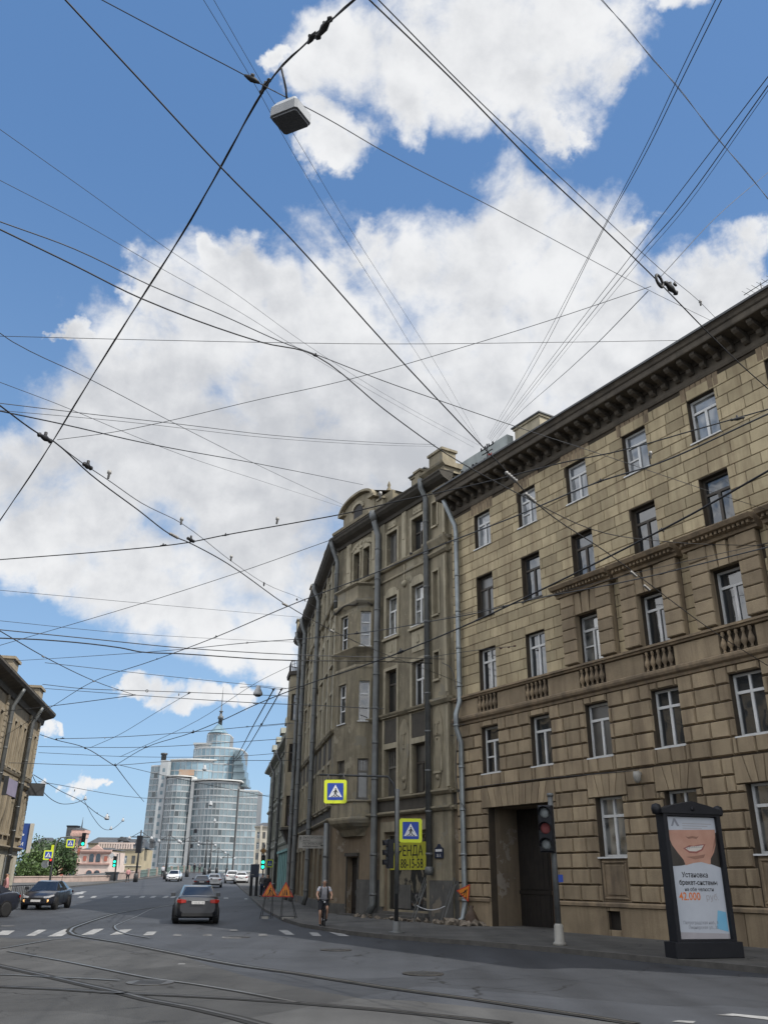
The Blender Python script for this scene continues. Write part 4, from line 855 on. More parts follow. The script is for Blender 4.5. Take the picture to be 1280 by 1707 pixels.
for fi, (pl_, pr_) in enumerate(FAC):
    ln = math.hypot(pr_[0]-pl_[0], pr_[1]-pl_[1]); an = math.atan2(pr_[1]-pl_[1], pr_[0]-pl_[0]); sb = (pl_[0], pl_[1], an)
    wc, ww = (0.82, 0.82) if fi == 0 else (ln/2, 0.56)
    k = MB(sb); oo = [(wc-ww/2, wc+ww/2, a, b_) for a, b_ in orw] if fi < 2 else []
    wall_panel(k, 0, ln, 5.45, 16.05, oo, 0, 0.22); k.obj('oriel_wall', MATS['plaster old' if fi == 1 else 'plaster rough'], HB)
    if fi < 2:
        for i, (a, b_) in enumerate(orw):
            window(HB, wc, a, ww, b_-a, ['window old', 'window white', 'window white'][i], ['glass dusty', 'glass', 'glass'][i], 'G' if (i == 0 and fi == 1) else '+', 0, 0.12, sub=sb, sill=0.06, split=0.68)
            if i: 
                k = MB(sb); k.box(wc-ww/2-0.1, wc-ww/2, -0.04, 0, a-0.05, b_+0.12); k.box(wc+ww/2, wc+ww/2+0.1, -0.04, 0, a-0.05, b_+0.12); k.box(wc-ww/2, wc+ww/2, -0.04, 0, b_, b_+0.12); k.obj('window_surround', MATS['plaster old'], HB)
k = MB(); stack([(0.0, 12.1), (0.05, 12.2), (0.0, 12.35), (0.0, 12.9), (0.16, 13.1), (0.26, 13.2), (0.26, 13.26), (0.0, 13.28)]); k.obj('oriel_ledge', MATS['plaster old'], HB); k = MB(); stack([(0.0, 15.6), (0.14, 15.75), (0.2, 15.85), (0.2, 15.95), (0.04, 16.0), (0.04, 16.75), (0.2, 16.85), (0.2, 16.92)])
r = ring(0.2, 16.92)
for j in range(3): k.face([r[j], r[j+1], (-3.35, 0.0, 17.45)])
k.obj('oriel_cap', MATS['plaster old'], HB)
k = MB(); o = []      # wavy hood line under the cap
for (pl_, pr_) in FAC[:2]:
    for t in range(9):
        u = t/8; o.append((pl_[0]+(pr_[0]-pl_[0])*u*1.0, pl_[1]+(pr_[1]-pl_[1])*u-0.16, 15.62+0.22*math.sin(math.pi*u)))
k.tube(o, 0.06, 6); k.obj('oriel_hood', MATS['plaster dark'], HB)
# street side
BX = [-1.6-2.42*i for i in range(8)]
so = [(x-0.5, x+0.5, a, b_) for x in BX for a, b_ in BW]
gs = [(x-0.75, x+0.75, 0.7, 3.5) for x in BX[1:]]
k = MB(SUB); wall_panel(k, -24.4, 0, 4.6, 20.6, so, 0, 0.28); k.obj('street_wall', MATS['plaster rough'], HB)
k = MB(SUB); wall_panel(k, -24.4, 0, 0, 4.6, gs, 0, 0.3); k.obj('street_ground_wall', MATS['ground floor plaster'], HB)
k = MB(SUB); k.box(-24.4, 0.05, -0.08, 0, 0, 0.65); k.obj('street_plinth', MATS['plinth grey'], HB)
rb_ = random.Random(4)
for x in BX:
    for i, (a, b_) in enumerate(BW):
        window(HB, x, a, 1.0, b_-a, rb_.choice(['window white', 'window brown', 'window old']), rb_.choice(['glass', 'glass', 'glass curtain', 'glass dusty']), 'T', 0, 0.2, sub=SUB)
        architrave(SUB, x, a, b_, w=0.5, t=0.16, arch=(i == 2), y=-0.08)
    k = MB(SUB); k.box(x+1.0, x+1.42, -0.12, 0, 9.5, 20.1); k.obj('pilaster', MATS['plaster light'], HB)
    k = MB(SUB); k.box(x-0.5, x+0.5, -0.03, 0, 8.0, 9.15); k.obj('dark_panel', MATS['plaster dark'], HB)
for (a, b_, c, d) in gs:
    k = MB(SUB); k.box(a, b_, 0.25, 0.29, c, d); k.obj('shop_pane', MATS['glass dusty'], HB)
    k = MB(SUB); k.box(a-0.12, a, -0.05, 0, c, d+0.2); k.box(b_, b_+0.12, -0.05, 0, c, d+0.2); k.box(a, b_, -0.05, 0, d, d+0.2); k.box((a+b_)/2-0.04, (a+b_)/2+0.04, 0.18, 0.25, c, d); k.obj('shop_frame', MATS['plaster old'], HB)
# bay window with balcony at the far end of the street side
EP = [(-24.3, 0), (-23.8, -0.95), (-21.9, -0.95), (-21.2, 0)]
for j in range(3):
    (xa, ya), (xb_, yb_) = EP[j], EP[j+1]; ln = math.hypot(xb_-xa, yb_-ya); an = math.atan2(yb_-ya, xb_-xa)
    ox, oy = fc(xa, ya); sb = (ox, oy, SUB[2]+an); k = MB(sb); oo = [(ln/2-0.4, ln/2+0.4, a, b_) for a, b_ in BW[:3]]
    wall_panel(k, 0, ln, 5.2, 17.2, oo, 0, 0.2); k.obj('bay_wall', MATS['plaster old'], HB)
    for a, b_ in BW[:3]: window(HB, ln/2, a, 0.8, b_-a, 'window brown', 'glass', 'T', 0, 0.15, sub=sb)
for (za, zb, e0, e1) in ((4.2, 5.2, 0.5, 1.0), (5.2, 5.4, 1.12, 1.12), (17.2, 17.5, 1.15, 1.2)):
    k = MB(SUB); R0 = [(-22.75+(x+22.75)*e0, y*e0, za) for x, y in EP]; R1 = [(-22.75+(x+22.75)*e1, y*e1, zb) for x, y in EP]
    for j in range(3): k.face([R0[j], R0[j+1], R1[j+1], R1[j]])
    k.face(R1); k.face(R0[::-1]); k.obj('bay_corbel' if za < 5 else 'bay_moulding', MATS['plaster dark'], HB)
k = MB(SUB)
for t in range(22):
    u = t/21; seg = [EP[0], EP[1], EP[2], EP[3]]; L3_ = u*2.999; j = int(L3_); f_ = L3_-j; x = seg[j][0]+(seg[j+1][0]-seg[j][0])*f_; y = seg[j][1]+(seg[j+1][1]-seg[j][1])*f_
    k.tube([(x, y, 17.5), (x, y, 18.4)], 0.025, 4)
k.tube([(x, y, 18.4) for x, y in EP], 0.04, 5); k.obj('balcony_railing', MATS['black iron'], HB)
# thick zinc drainpipes
lxB = lambda px, py, off: (at_A(px, py, off)-OB).dot(-dA)
q1, q2 = lxB(627, 1150, 0.28), lxB(713, 1200, 0.36)
pipe(HB, [(q1, -0.6, 20.7), (q1, -0.55, 20.2), (q1+0.02, -0.3, 19.4), (q1, -0.28, 18.9), (q1, -0.28, 0.7), (q1-0.1, -0.45, 0.3)], 0.17, 'pipe zinc')
pipe(HB, [(q2, -0.7, 20.9), (q2, -0.65, 20.4), (q2, -0.36, 19.9), (q2, -0.36, 2.0)], 0.14, 'pipe zinc')
k = MB(); k.lathe([(0.15, 0), (0.2, 0.12), (0.2, 0.3), (0.15, 0.34)], (q2, -0.36, 1.95), 10); k.obj('pipe_socket', MATS['pipe zinc'], HB); k = MB(); k.lathe([(0.14, 20.2), (0.26, 20.5), (0.28, 20.8)], (q1, -0.6, 0), 10); k.obj('pipe_hopper', MATS['pipe zinc'], HB)
def spipe(X, zt_, r=0.15, y=-0.35): 
    p = lambda yy, z: (*fc(X, yy), z)
    pipe(HB, [p(-0.75, zt_), p(-0.7, zt_-0.4), p(y, zt_-1.2), p(y, 0.8), p(y-0.15, 0.3)], r, 'pipe zinc')
spipe(-8.0, 20.6); spipe(-16.7, 20.6, 0.17, -0.4); spipe(-20.8, 20.6, 0.15, -0.4)
pipe(HB, [(BL+0.1, -0.75, 20.6), (BL+0.1, -0.6, 20.2), (BL+0.15, -0.25, 19.3), (BL+0.15, -0.25, 16.0)], 0.13, 'pipe zinc')
pipe(HB, [(BL-0.05, -0.22, 4.5), (BL-0.05, -0.22, 0.7), (BL-0.05, -0.4, 0.3)], 0.15, 'pipe zinc')
# house number plate
np_ = tag(link(None, 'house_number_plate', None, tuple(HB.matrix_basis @ Vector((bx(32.1), yb-0.02, 2.9)))), 'dark blue house number plate with a knob on top beside the rent banner', 'plate'); np_.rotation_euler = (0, 0, ANG_A)
k = MB(); k.plate([(-0.3, -0.27), (0.3, -0.27), (0.3, 0.12), (0.12, 0.2), (0.05, 0.3), (-0.05, 0.3), (-0.12, 0.2), (-0.3, 0.12)], -0.04, 0.0); k.obj('plate', MATS['plate navy'], np_)
k = MB(); k.box(-0.24, 0.24, -0.046, -0.04, -0.01, 0.09); text_mb(k, '38 А', 0, -0.22, 0.17, -0.045, 'CENTER'); k.obj('plate_lettering', MATS['sign white'], np_)
# ------------------------------------------------------------------ generic facade house
def windowed_house(root, x0, x1, h, depth, cols, rows, wallm, trimm, ww=1.0, belts_=(), corn=0.6, frames=('window white', 'window brown', 'window old'), seed=1, roofh=1.5, ground=None, detail=True):
    rg = random.Random(seed); oo = [(c-ww/2, c+ww/2, a, b_) for c in cols for a, b_ in rows] + (ground or [])
    k = MB(); wall_panel(k, x0, x1, 0, h, oo, 0, 0.25); k.face([(x0, 0, 0), (x0, depth, 0), (x0, depth, h), (x0, 0, h)]); k.face([(x1, depth, 0), (x1, 0, 0), (x1, 0, h), (x1, depth, h)]); k.face([(x1, depth, 0), (x1, depth, h), (x0, depth, h), (x0, depth, 0)]); k.obj('wall', MATS[wallm], root)
    k = MB(); k.extr([(0, h-0.35), (-0.12, h-0.33), (-0.18, h-0.15), (-corn, h), (-corn-0.05, h+0.18), (0.2, h+0.26)], x0-0.25, x1+0.25); k.obj('cornice', MATS[trimm], root)
    k = MB(); k.face([(x0-0.2, -corn, h+0.19), (x1+0.2, -corn, h+0.19), (x1-1, depth/2, h+roofh), (x0+1, depth/2, h+roofh)]); k.face([(x1+0.2, depth, h+0.19), (x0-0.2, depth, h+0.19), (x0+1, depth/2, h+roofh), (x1-1, depth/2, h+roofh)]); k.face([(x0-0.2, depth, h+0.19), (x0-0.2, -corn, h+0.19), (x0+1, depth/2, h+roofh)]); k.face([(x1+0.2, -corn, h+0.19), (x1+0.2, depth, h+0.19), (x1-1, depth/2, h+roofh)]); k.obj('roof', MATS['roof metal'], root)
    k = MB()
    for z in belts_: k.extr([(0, z-0.15), (-0.1, z-0.12), (-0.2, z), (-0.2, z+0.08), (0, z+0.12)], x0-0.05, x1+0.05)
    if belts_: k.obj('belt', MATS[trimm], root)
    for c in cols:
        for a, b_ in rows:
            window(root, c, a, ww, b_-a, rg.choice(frames), rg.choice(['glass', 'glass', 'glass curtain', 'glass dusty']), 'T', 0, 0.16)
            if detail:
                k = MB(); k.box(c-ww/2-0.16, c-ww/2, -0.08, 0, a-0.1, b_+0.16); k.box(c+ww/2, c+ww/2+0.16, -0.08, 0, a-0.1, b_+0.16); k.box(c-ww/2, c+ww/2, -0.08, 0, b_, b_+0.16); k.box(c-ww/2-0.22, c+ww/2+0.22, -0.16, 0, a-0.2, a-0.1); k.obj('window_surround', MATS[trimm], root)
    for g_ in (ground or []):
        k = MB(); k.box(g_[0], g_[1], 0.2, 0.24, g_[2], g_[3]); k.obj('shop_pane', MATS['glass dusty'], root)
# lower mansard house further along
mat('plaster green grey', (0.20, 0.20, 0.165), (0.15, 0.15, 0.125), 1.2, 0.92, 0.2, 15, streak=0.5)
mat('plaster green light', (0.27, 0.275, 0.235), (0.21, 0.215, 0.185), 1.5, 0.92, 0.2, 15, streak=0.3)
mat('teal paint', (0.13, 0.26, 0.24), (0.09, 0.19, 0.18), 1.0, 0.7, streak=0.4)
OCp = P0 + eS*24.7
HC = thing('mansard_house', 'three-storey grey-green house with a mansard roof beyond the old corner house', 'building', (OCp.x, OCp.y, zt(OCp.y)), ANG_S)
windowed_house(HC, -33, 0, 13.0, 9, [-1.9-2.35*i for i in range(13)], [(5.3, 7.9), (9.2, 11.6)], 'plaster green grey', 'plaster green light', 1.0, (4.4, 8.5), 0.7, seed=5, roofh=3.0, ground=[(-2.5-3.2*i, -0.6-3.2*i, 0.6, 3.4) for i in range(9)])
for i in range(5):
    xx = -3.2-6.2*i; k = MB(); k.box(xx-0.8, xx+0.8, -0.1, 2.5, 13.2, 15.0); k.plate([(xx-1.0, 15.0), (xx+1.0, 15.0), (xx+0.6, 15.6), (xx-0.6, 15.6)], -0.3, 2.6); k.obj('dormer', MATS['plaster green light'], HC)
k = MB(); k.box(-11.5, -0.4, -0.09, -0.03, 0.5, 3.6); k.box(-11.7, -0.2, -0.25, -0.03, 3.6, 3.8)
for i in range(6): k.box(-11.2+1.85*i, -11.1+1.85*i, -0.14, -0.09, 0.5, 3.6)
k.obj('shopfront', MATS['teal paint'], HC)
for xx, s_ in ((-22, 0.14), (-12.2, 0.14)): pipe(HC, [(xx, -0.8, 13.0), (xx, -0.7, 12.6), (xx, -0.3, 11.9), (xx, -0.3, 0.3)], s_, 'pipe zinc')
chimney(HC, -14, 2.5, 1.6, 0.8, 14, 16.2, 'plaster old')
# far pale block behind the mansard house
mat('plaster pale', (0.52, 0.48, 0.40), (0.43, 0.40, 0.34), 0.5, 0.9)
YF = 250.0; fL, fR, fT = at_y(426, 1380, YF), at_y(452, 1378, YF), at_y(436, 1379, YF)
FB = thing('apartment_block', 'pale sunlit block with tall bays just right of the glass tower', 'building', ((fL.x+fR.x)/2+2, YF, zt(YF)), 0)
wf = (fR.x-fL.x)/2+2; hf = fT.z - zt(YF)
windowed_house(FB, -wf, wf, hf, 14, [-wf+0.9+1.55*i for i in range(int(wf*2/1.55))], [(1.0+2.7*i, 2.7+2.7*i) for i in range(int((hf-1)/2.7))], 'plaster pale', 'plaster pale', 0.8, (), 0.4, seed=8, detail=False)
for i in range(4):
    k = MB(); xx = -wf+1.7+3.1*i; k.box(xx-0.25, xx+0.25, -0.5, 0, 0, hf+0.4); k.obj('pier', MATS['plaster pale'], FB)
# ------------------------------------------------------------------ house on the left
mat('left plaster', (0.28, 0.228, 0.155), (0.20, 0.165, 0.115), 0.9, 0.92, 0.25, 14, streak=0.55, stcol=(0.15, 0.13, 0.1))
mat('left trim', (0.34, 0.285, 0.205), (0.25, 0.21, 0.15), 1.2, 0.92, 0.25, 14, streak=0.4)
mat('left ground', (0.46, 0.42, 0.33), (0.36, 0.33, 0.26), 1.0, 0.9, 0.1, 14, streak=0.3)
lc = at_d(52, 1290, 80); ANG_L = math.atan2(eS.y, eS.x)
HL = thing('ornate_house', 'tan ornate three-storey house with dark eaves across the street from the old corner house', 'building', (lc.x, lc.y, zt(lc.y)), ANG_L)
LCOL = [-1.3, -2.9] + [-5.6-1.75*i for i in range(4)] + [-13.9, -15.5] + [-18.3-1.75*i for i in range(4)] + [-27.6-2.6*i for i in range(19)]
rg = random.Random(31); LLEN = 78  # facade run on out of view, blocking sky light from the street
lrows = [(4.6, 7.5), (9.2, 12.3)]
lo_ = [(c-0.42, c+0.42, a, b_) for c in LCOL for a, b_ in lrows]
lg = [(-4.0, -1.2, 0.2, 2.9)] + [(-8.2-3.6*i, -5.8-3.6*i, 0.5, 2.9) for i in range(19)]
k = MB(); wall_panel(k, -LLEN, 0, 3.55, 14.0, lo_, 0, 0.3); k.box(-0.01, 0, 0.3, 12, 0, 14.0); k.box(-LLEN, -LLEN+.1, 0.3, 12, 0, 14); k.box(-LLEN+.1, -0.01, 11.9, 12, 0, 14); k.obj('wall', MATS['left plaster'], HL)
k = MB(); wall_panel(k, -LLEN, 0, 0, 3.55, lg, 0, 0.3); k.obj('ground_floor_wall', MATS['left ground'], HL)
k = MB(); k.extr([(0, 13.55), (-0.15, 13.6), (-0.2, 14.0), (-0.9, 14.25), (-1.05, 14.45), (-1.05, 14.6), (0.3, 14.75)], -LLEN, 0.9); k.obj('cornice', MATS['dark cornice'], HL)
k = MB(); k.face([(-LLEN, -1.05, 14.62), (0.9, -1.05, 14.62), (0, 6, 16.5), (-LLEN, 6, 16.5)]); k.face([(0.9, -1.05, 14.62), (0.9, 12, 14.62), (0, 6, 16.5)]); k.face([(0.9, 12, 14.62), (-LLEN, 12, 14.62), (-LLEN, 6, 16.5), (0, 6, 16.5)]); k.obj('roof', MATS['roof metal'], HL)
k = MB()
for (z, pz) in ((3.45, 0.35), (8.15, 0.25), (8.75, 0.15)): k.extr([(0, z-0.12), (-pz*0.5, z-0.1), (-pz, z+0.06), (-pz, z+0.14), (0, z+0.2)], -LLEN, 0.1)
k.obj('belt', MATS['left trim'], HL)
for c in LCOL:
    for a, b_ in lrows:
        window(HL, c, a, 0.84, b_-a, rg.choice(['window brown', 'window old']), rg.choice(['glass', 'glass dusty']), 'T', 0, 0.2)
        k = MB(); k.box(c-0.58, c-0.42, -0.12, 0, a-0.15, b_+0.2); k.box(c+0.42, c+0.58, -0.12, 0, a-0.15, b_+0.2); k.box(c-0.42, c+0.42, -0.12, 0, b_, b_+0.2); k.box(c-0.64, c+0.64, -0.2, 0, a-0.3, a-0.15); k.obj('window_surround', MATS['left trim'], HL)
for xx in (-0.35, -4.1, -12.7, -16.8):
    k = MB()
    for z in range(26): k.bbox(xx-0.3, xx+0.3, -0.14, 0, 3.75+z*0.38+0.01, 3.75+z*0.38+0.37, 0.03)
    k.obj('quoins', MATS['left trim'], HL)
for g_ in lg:
    k = MB(); k.box(g_[0], g_[1], 0.25, 0.29, g_[2], g_[3]); k.obj('shop_pane', MATS['glass dusty'], HL)
for xx in (-2.6, -13.0): 
    k = MB(); k.box(xx-0.9, xx+0.9, -0.2, 1.2, 14.7, 16.0); k.box(xx-1.05, xx+1.05, -0.35, 1.3, 16.0, 16.2); k.obj('roof_pedestal', MATS['left trim'], HL)
pipe(HL, [(-4.6, -0.9, 14.2), (-4.6, -0.8, 13.9), (-4.6, -0.35, 12.9), (-4.6, -0.35, 0.4)], 0.16, 'pipe zinc'); pipe(HL, [(-12.2, -0.9, 14.2), (-12.2, -0.8, 13.9), (-12.2, -0.35, 12.9), (-12.2, -0.35, 0.4)], 0.16, 'pipe zinc')
# ------------------------------------------------------------------ glass tower across the river
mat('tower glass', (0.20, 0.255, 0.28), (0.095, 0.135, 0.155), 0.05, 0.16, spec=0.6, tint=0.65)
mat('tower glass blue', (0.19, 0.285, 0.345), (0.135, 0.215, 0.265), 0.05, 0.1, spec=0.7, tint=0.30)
mat('tower slab', (0.405, 0.425, 0.435), (0.33, 0.35, 0.36), 0.2, 0.7)
mat('tower white', (0.62, 0.62, 0.60), (0.52, 0.52, 0.5), 0.3, 0.7)
mat('tower roof', (0.22, 0.23, 0.235), (0.17, 0.175, 0.18), 0.2, 0.7)
YT = 400.0; zb = 2.0
def TX(px, py=1380): return at_y(px, py, YT)
def txz(px, py): p = at_y(px, py, YT); return p.x, p.z
ob = TX(340, 1450)
TW = thing('glass_tower', 'tall stepped glass apartment tower with a spire across the bridge', 'building', (ob.x, YT, zb), 0)
def LX(px, py): return at_y(px, py, YT).x - ob.x
def LZ(py, px=340): return at_y(px, py, YT).z - zb
def glass_block(name, front, z0, z1, fh, mull, gm='tower glass', back=18.0, roofh=0.0, balc=0.0, seed=1, slab=0.55):
    """front: open polyline of (x, y) from left to right; closed behind at y = back"""
    rg = random.Random(seed); gl = MB(); sl = MB(); mu = MB()
    n = max(1, round((z1-z0)/fh)); f_ = (z1-z0)/n
    segs = []
    for i in range(len(front)-1):
        a, b_ = Vector(front[i]), Vector(front[i+1]); ln = (b_-a).length; m_ = max(1, round(ln/mull))
        for k in range(m_): segs.append((a.lerp(b_, k/m_), a.lerp(b_, (k+1)/m_)))
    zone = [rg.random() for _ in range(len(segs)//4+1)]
    for r in range(n):
        za, zc = z0+r*f_, z0+(r+1)*f_-slab
        for i, (a, b_) in enumerate(segs):
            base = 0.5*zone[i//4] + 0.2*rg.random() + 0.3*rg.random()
            gl.tint = base if rg.random() > 0.08 else rg.choice([0.0, 1.0])  # pane tint stands in for uneven reflections in the glass
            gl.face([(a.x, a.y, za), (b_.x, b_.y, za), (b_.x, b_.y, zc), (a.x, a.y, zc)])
        prof = [Vector(p) for p in front]
        for i in range(len(prof)-1):
            a, b_ = prof[i], prof[i+1]; d = (b_-a).normalized(); nn = Vector((d.y, -d.x))*(0.12+balc)
            sl.face([(a.x+nn.x, a.y+nn.y, zc), (b_.x+nn.x, b_.y+nn.y, zc), (b_.x+nn.x, b_.y+nn.y, zc+slab), (a.x+nn.x, a.y+nn.y, zc+slab)])
            sl.face([(a.x, a.y, zc+slab), (a.x+nn.x, a.y+nn.y, zc+slab), (b_.x+nn.x, b_.y+nn.y, zc+slab), (b_.x, b_.y, zc+slab)]); sl.face([(a.x, a.y, zc), (b_.x, b_.y, zc), (b_.x+nn.x, b_.y+nn.y, zc), (a.x+nn.x, a.y+nn.y, zc)])
    for i, (a, b_) in enumerate(segs):
        if i % 1 == 0: mu.box(a.x-0.09, a.x+0.09, a.y-0.16, a.y, z0, z1)
    poly = list(front) + [(front[-1][0], back), (front[0][0], back)]
    rf_ = MB(); rf_.prism(poly, z1, z1+0.25); 
    bk = MB(); m_ = len(front)
    bk.face([(front[-1][0], front[-1][1], z0), (front[-1][0], back, z0), (front[-1][0], back, z1), (front[-1][0], front[-1][1], z1)]); bk.face([(front[0][0], back, z0), (front[0][0], front[0][1], z0), (front[0][0], front[0][1], z1), (front[0][0], back, z1)]); bk.face([(front[-1][0], back, z0), (front[0][0], back, z0), (front[0][0], back, z1), (front[-1][0], back, z1)])
    o = bk.obj(name, MATS['tower roof'], TW)
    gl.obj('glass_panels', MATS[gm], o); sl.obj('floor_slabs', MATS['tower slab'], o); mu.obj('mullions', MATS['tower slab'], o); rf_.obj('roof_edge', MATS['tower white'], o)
    return o
def arc(x0, x1, y0, bulge, n=10): return [(x0+(x1-x0)*i/n, y0 - bulge*math.sin(math.pi*i/n)) for i in range(n+1)]
xl0, xl1 = LX(247, 1300), LX(279, 1300); xm1 = LX(319, 1320); xr0, xr1 = LX(397, 1320), LX(429, 1325)
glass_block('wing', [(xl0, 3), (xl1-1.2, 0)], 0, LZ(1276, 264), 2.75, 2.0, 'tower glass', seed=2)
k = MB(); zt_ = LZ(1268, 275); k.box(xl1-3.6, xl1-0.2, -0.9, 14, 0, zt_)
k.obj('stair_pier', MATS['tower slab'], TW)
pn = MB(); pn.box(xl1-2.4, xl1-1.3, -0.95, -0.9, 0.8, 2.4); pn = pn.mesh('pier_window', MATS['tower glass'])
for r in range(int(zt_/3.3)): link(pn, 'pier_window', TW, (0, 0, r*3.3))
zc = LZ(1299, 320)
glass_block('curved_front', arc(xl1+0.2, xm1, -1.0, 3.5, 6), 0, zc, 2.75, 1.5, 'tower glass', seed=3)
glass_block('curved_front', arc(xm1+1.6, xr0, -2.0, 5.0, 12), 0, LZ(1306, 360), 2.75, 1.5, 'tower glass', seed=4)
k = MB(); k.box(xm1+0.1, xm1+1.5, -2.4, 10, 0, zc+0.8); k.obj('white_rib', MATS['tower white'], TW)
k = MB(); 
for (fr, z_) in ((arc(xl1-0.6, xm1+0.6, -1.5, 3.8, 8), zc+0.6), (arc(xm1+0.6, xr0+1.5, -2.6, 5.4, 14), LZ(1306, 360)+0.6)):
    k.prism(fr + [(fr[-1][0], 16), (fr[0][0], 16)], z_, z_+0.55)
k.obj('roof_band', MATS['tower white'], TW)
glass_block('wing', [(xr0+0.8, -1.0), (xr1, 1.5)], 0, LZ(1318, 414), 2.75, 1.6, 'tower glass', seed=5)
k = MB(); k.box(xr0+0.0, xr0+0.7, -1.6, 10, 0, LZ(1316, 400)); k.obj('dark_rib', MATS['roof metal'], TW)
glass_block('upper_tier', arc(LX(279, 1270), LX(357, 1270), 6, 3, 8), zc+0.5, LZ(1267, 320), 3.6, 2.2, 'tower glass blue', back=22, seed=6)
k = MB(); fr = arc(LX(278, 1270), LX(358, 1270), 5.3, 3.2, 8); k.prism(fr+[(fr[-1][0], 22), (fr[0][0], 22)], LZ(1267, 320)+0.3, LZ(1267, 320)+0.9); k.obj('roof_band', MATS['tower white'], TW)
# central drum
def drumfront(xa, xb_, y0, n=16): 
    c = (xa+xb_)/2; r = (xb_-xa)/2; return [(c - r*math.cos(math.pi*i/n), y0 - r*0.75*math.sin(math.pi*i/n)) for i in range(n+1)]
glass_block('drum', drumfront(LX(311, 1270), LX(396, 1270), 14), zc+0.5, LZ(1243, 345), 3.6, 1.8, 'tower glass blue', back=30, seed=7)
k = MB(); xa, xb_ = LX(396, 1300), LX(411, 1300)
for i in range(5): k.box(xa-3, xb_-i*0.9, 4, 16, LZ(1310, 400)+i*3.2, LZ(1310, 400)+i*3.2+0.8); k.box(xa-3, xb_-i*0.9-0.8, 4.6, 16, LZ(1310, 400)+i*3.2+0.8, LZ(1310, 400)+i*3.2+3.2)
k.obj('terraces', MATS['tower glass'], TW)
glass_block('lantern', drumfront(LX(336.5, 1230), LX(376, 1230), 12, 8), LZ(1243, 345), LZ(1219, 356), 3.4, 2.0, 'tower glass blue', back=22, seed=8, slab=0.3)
xs_ = LX(357, 1210); zl = LZ(1219, 356)
k = MB(); R_ = (LX(376, 1230)-LX(336.5, 1230))/2*0.92; k.lathe([(R_, zl+0.5), (R_*0.95, zl+0.8), (R_*0.68, zl+2.2), (R_*0.36, zl+3.9), (R_*0.16, zl+5.2)], (xs_, 12, 0), 16); k.obj('dome', MATS['tower glass blue'], TW)
LZ2 = lambda py, px: at_y(px, py, YT+12).z - zb
z1, z2, z3 = LZ2(1199, 359), LZ2(1187, 361), LZ2(1145, 365); xsp = LX(360, 1195)
k = MB(); k.lathe([(0.95, zl+4.6), (0.95, z1), (1.35, z1), (1.35, z1+1.3), (0.75, z1+1.4), (0.5, z2), (0.95, z2), (0.95, z2+0.4), (0.28, z2+0.6), (0.2, (z2+z3)/2), (0.07, z3)], (xsp, 12, 0), 10); k.obj('spire', MATS['pole grey'], TW)
k = MB(); k.box(LX(317.5, 1236), LX(346, 1236), 9, 16, LZ(1243, 345)+0.4, LZ(1240, 330)+0.6); k.box(LX(316.5, 1236), LX(347, 1236), 8.2, 17, LZ(1240, 330)+0.6, LZ(1234, 330)); k.obj('penthouse', MATS['tower slab'], TW)
k = MB(); k.lathe([(1.2, LZ(1268, 268)), (1.2, LZ(1256, 268)), (1.6, LZ(1256, 268)), (1.6, LZ(1253, 268))], (LX(268, 1260), 6, 0), 10); k.obj('flue', MATS['roof metal'], TW)
k = MB(); k.box(LX(297, 1292), LX(322, 1292), 1, 2, zc+1.7, zc+4.2); k.obj('orange_banner', mat('orange net', (0.36, 0.22, 0.14), (0.33, 0.27, 0.22), 0.3, 0.8), TW)
# ------------------------------------------------------------------ pink tower house
mat('pink wall', (0.60, 0.40, 0.34), (0.52, 0.345, 0.295), 0.6, 0.85, streak=0.2)
mat('pink pale', (0.62, 0.51, 0.45), (0.54, 0.44, 0.39), 0.6, 0.85)
mat('red brick', (0.40, 0.14, 0.10), (0.33, 0.115, 0.085), 0.8, 0.9)
YP = 190.0
def pz(px, py, Y): p = at_y(px, py, Y); return p
o0 = pz(150, 1458, YP); zp0 = 0.6
HP = thing('pink_mansion', 'small pink and red mansion with a square turret behind the embankment wall', 'building', (o0.x, YP, zp0), 0)
def hx(px, py=1430): return pz(px, py, YP).x - o0.x
def hz(py, px=150): return pz(px, py, YP).z - zp0
def arched(sub, x, a, h, w, m, parent, name='window', y=-0.06, t=0.08):
    k = MB(sub); o = [(x-w/2, a), (x+w/2, a)] + [(x+w/2*math.cos(math.pi*i/8), a+h-w/2+w/2*math.sin(math.pi*i/8)) for i in range(9)]; k.plate(o, y, y+t); f = k.obj(name, MATS[m], parent); return f
tx0, tx1 = hx(116), hx(134); bx0, bx1 = hx(134), hx(183); zt1 = hz(1384, 133); zb1 = hz(1420, 165); zf = hz(1441, 150)
k = MB(); k.box(tx0-0.4, bx1, 0, 12, -1.5, zf); k.box(hx(104), tx0-0.4, 1, 12, -1.5, hz(1425, 108)); k.box(tx0, tx1, 0, 3.0, zf, zt1-1.5); k.box(tx1, bx1, 0.05, 11, zf, zb1); k.obj('wall', MATS['pink pale'], HP)
for (a, b_, c, d) in ((tx0+0.25, tx0+0.7, zf+1.8, hz(1398, 125)), (tx1-0.75, tx1-0.25, zf+1.8, hz(1398, 125)), (hx(139), hx(144), zf+0.6, zb1-0.9), (hx(174), hx(179), zf+0.6, zb1-0.9), (tx0+1.1, tx1-1.1, zf+3.8, hz(1402, 130)), (hx(104.5), hx(109), 0, zf*0.8)):
    k = MB(); k.box(a, b_, -0.12, 0.06, c, d); k.obj('red_panel', MATS['red brick'], HP)
k = MB(); k.extr([(0, zf-0.15), (-0.3, zf-0.1), (-0.35, zf+0.2), (0, zf+0.25)], tx0-0.6, bx1+0.2); k.extr([(0.1, zb1-0.5), (-0.25, zb1-0.4), (-0.5, zb1), (-0.5, zb1+0.3), (0.1, zb1+0.4)], tx1, bx1+0.3); k.plate([(hx(148), zb1+0.3), (hx(172), zb1+0.3), (hx(160), zb1+1.3)], -0.4, 0.1)
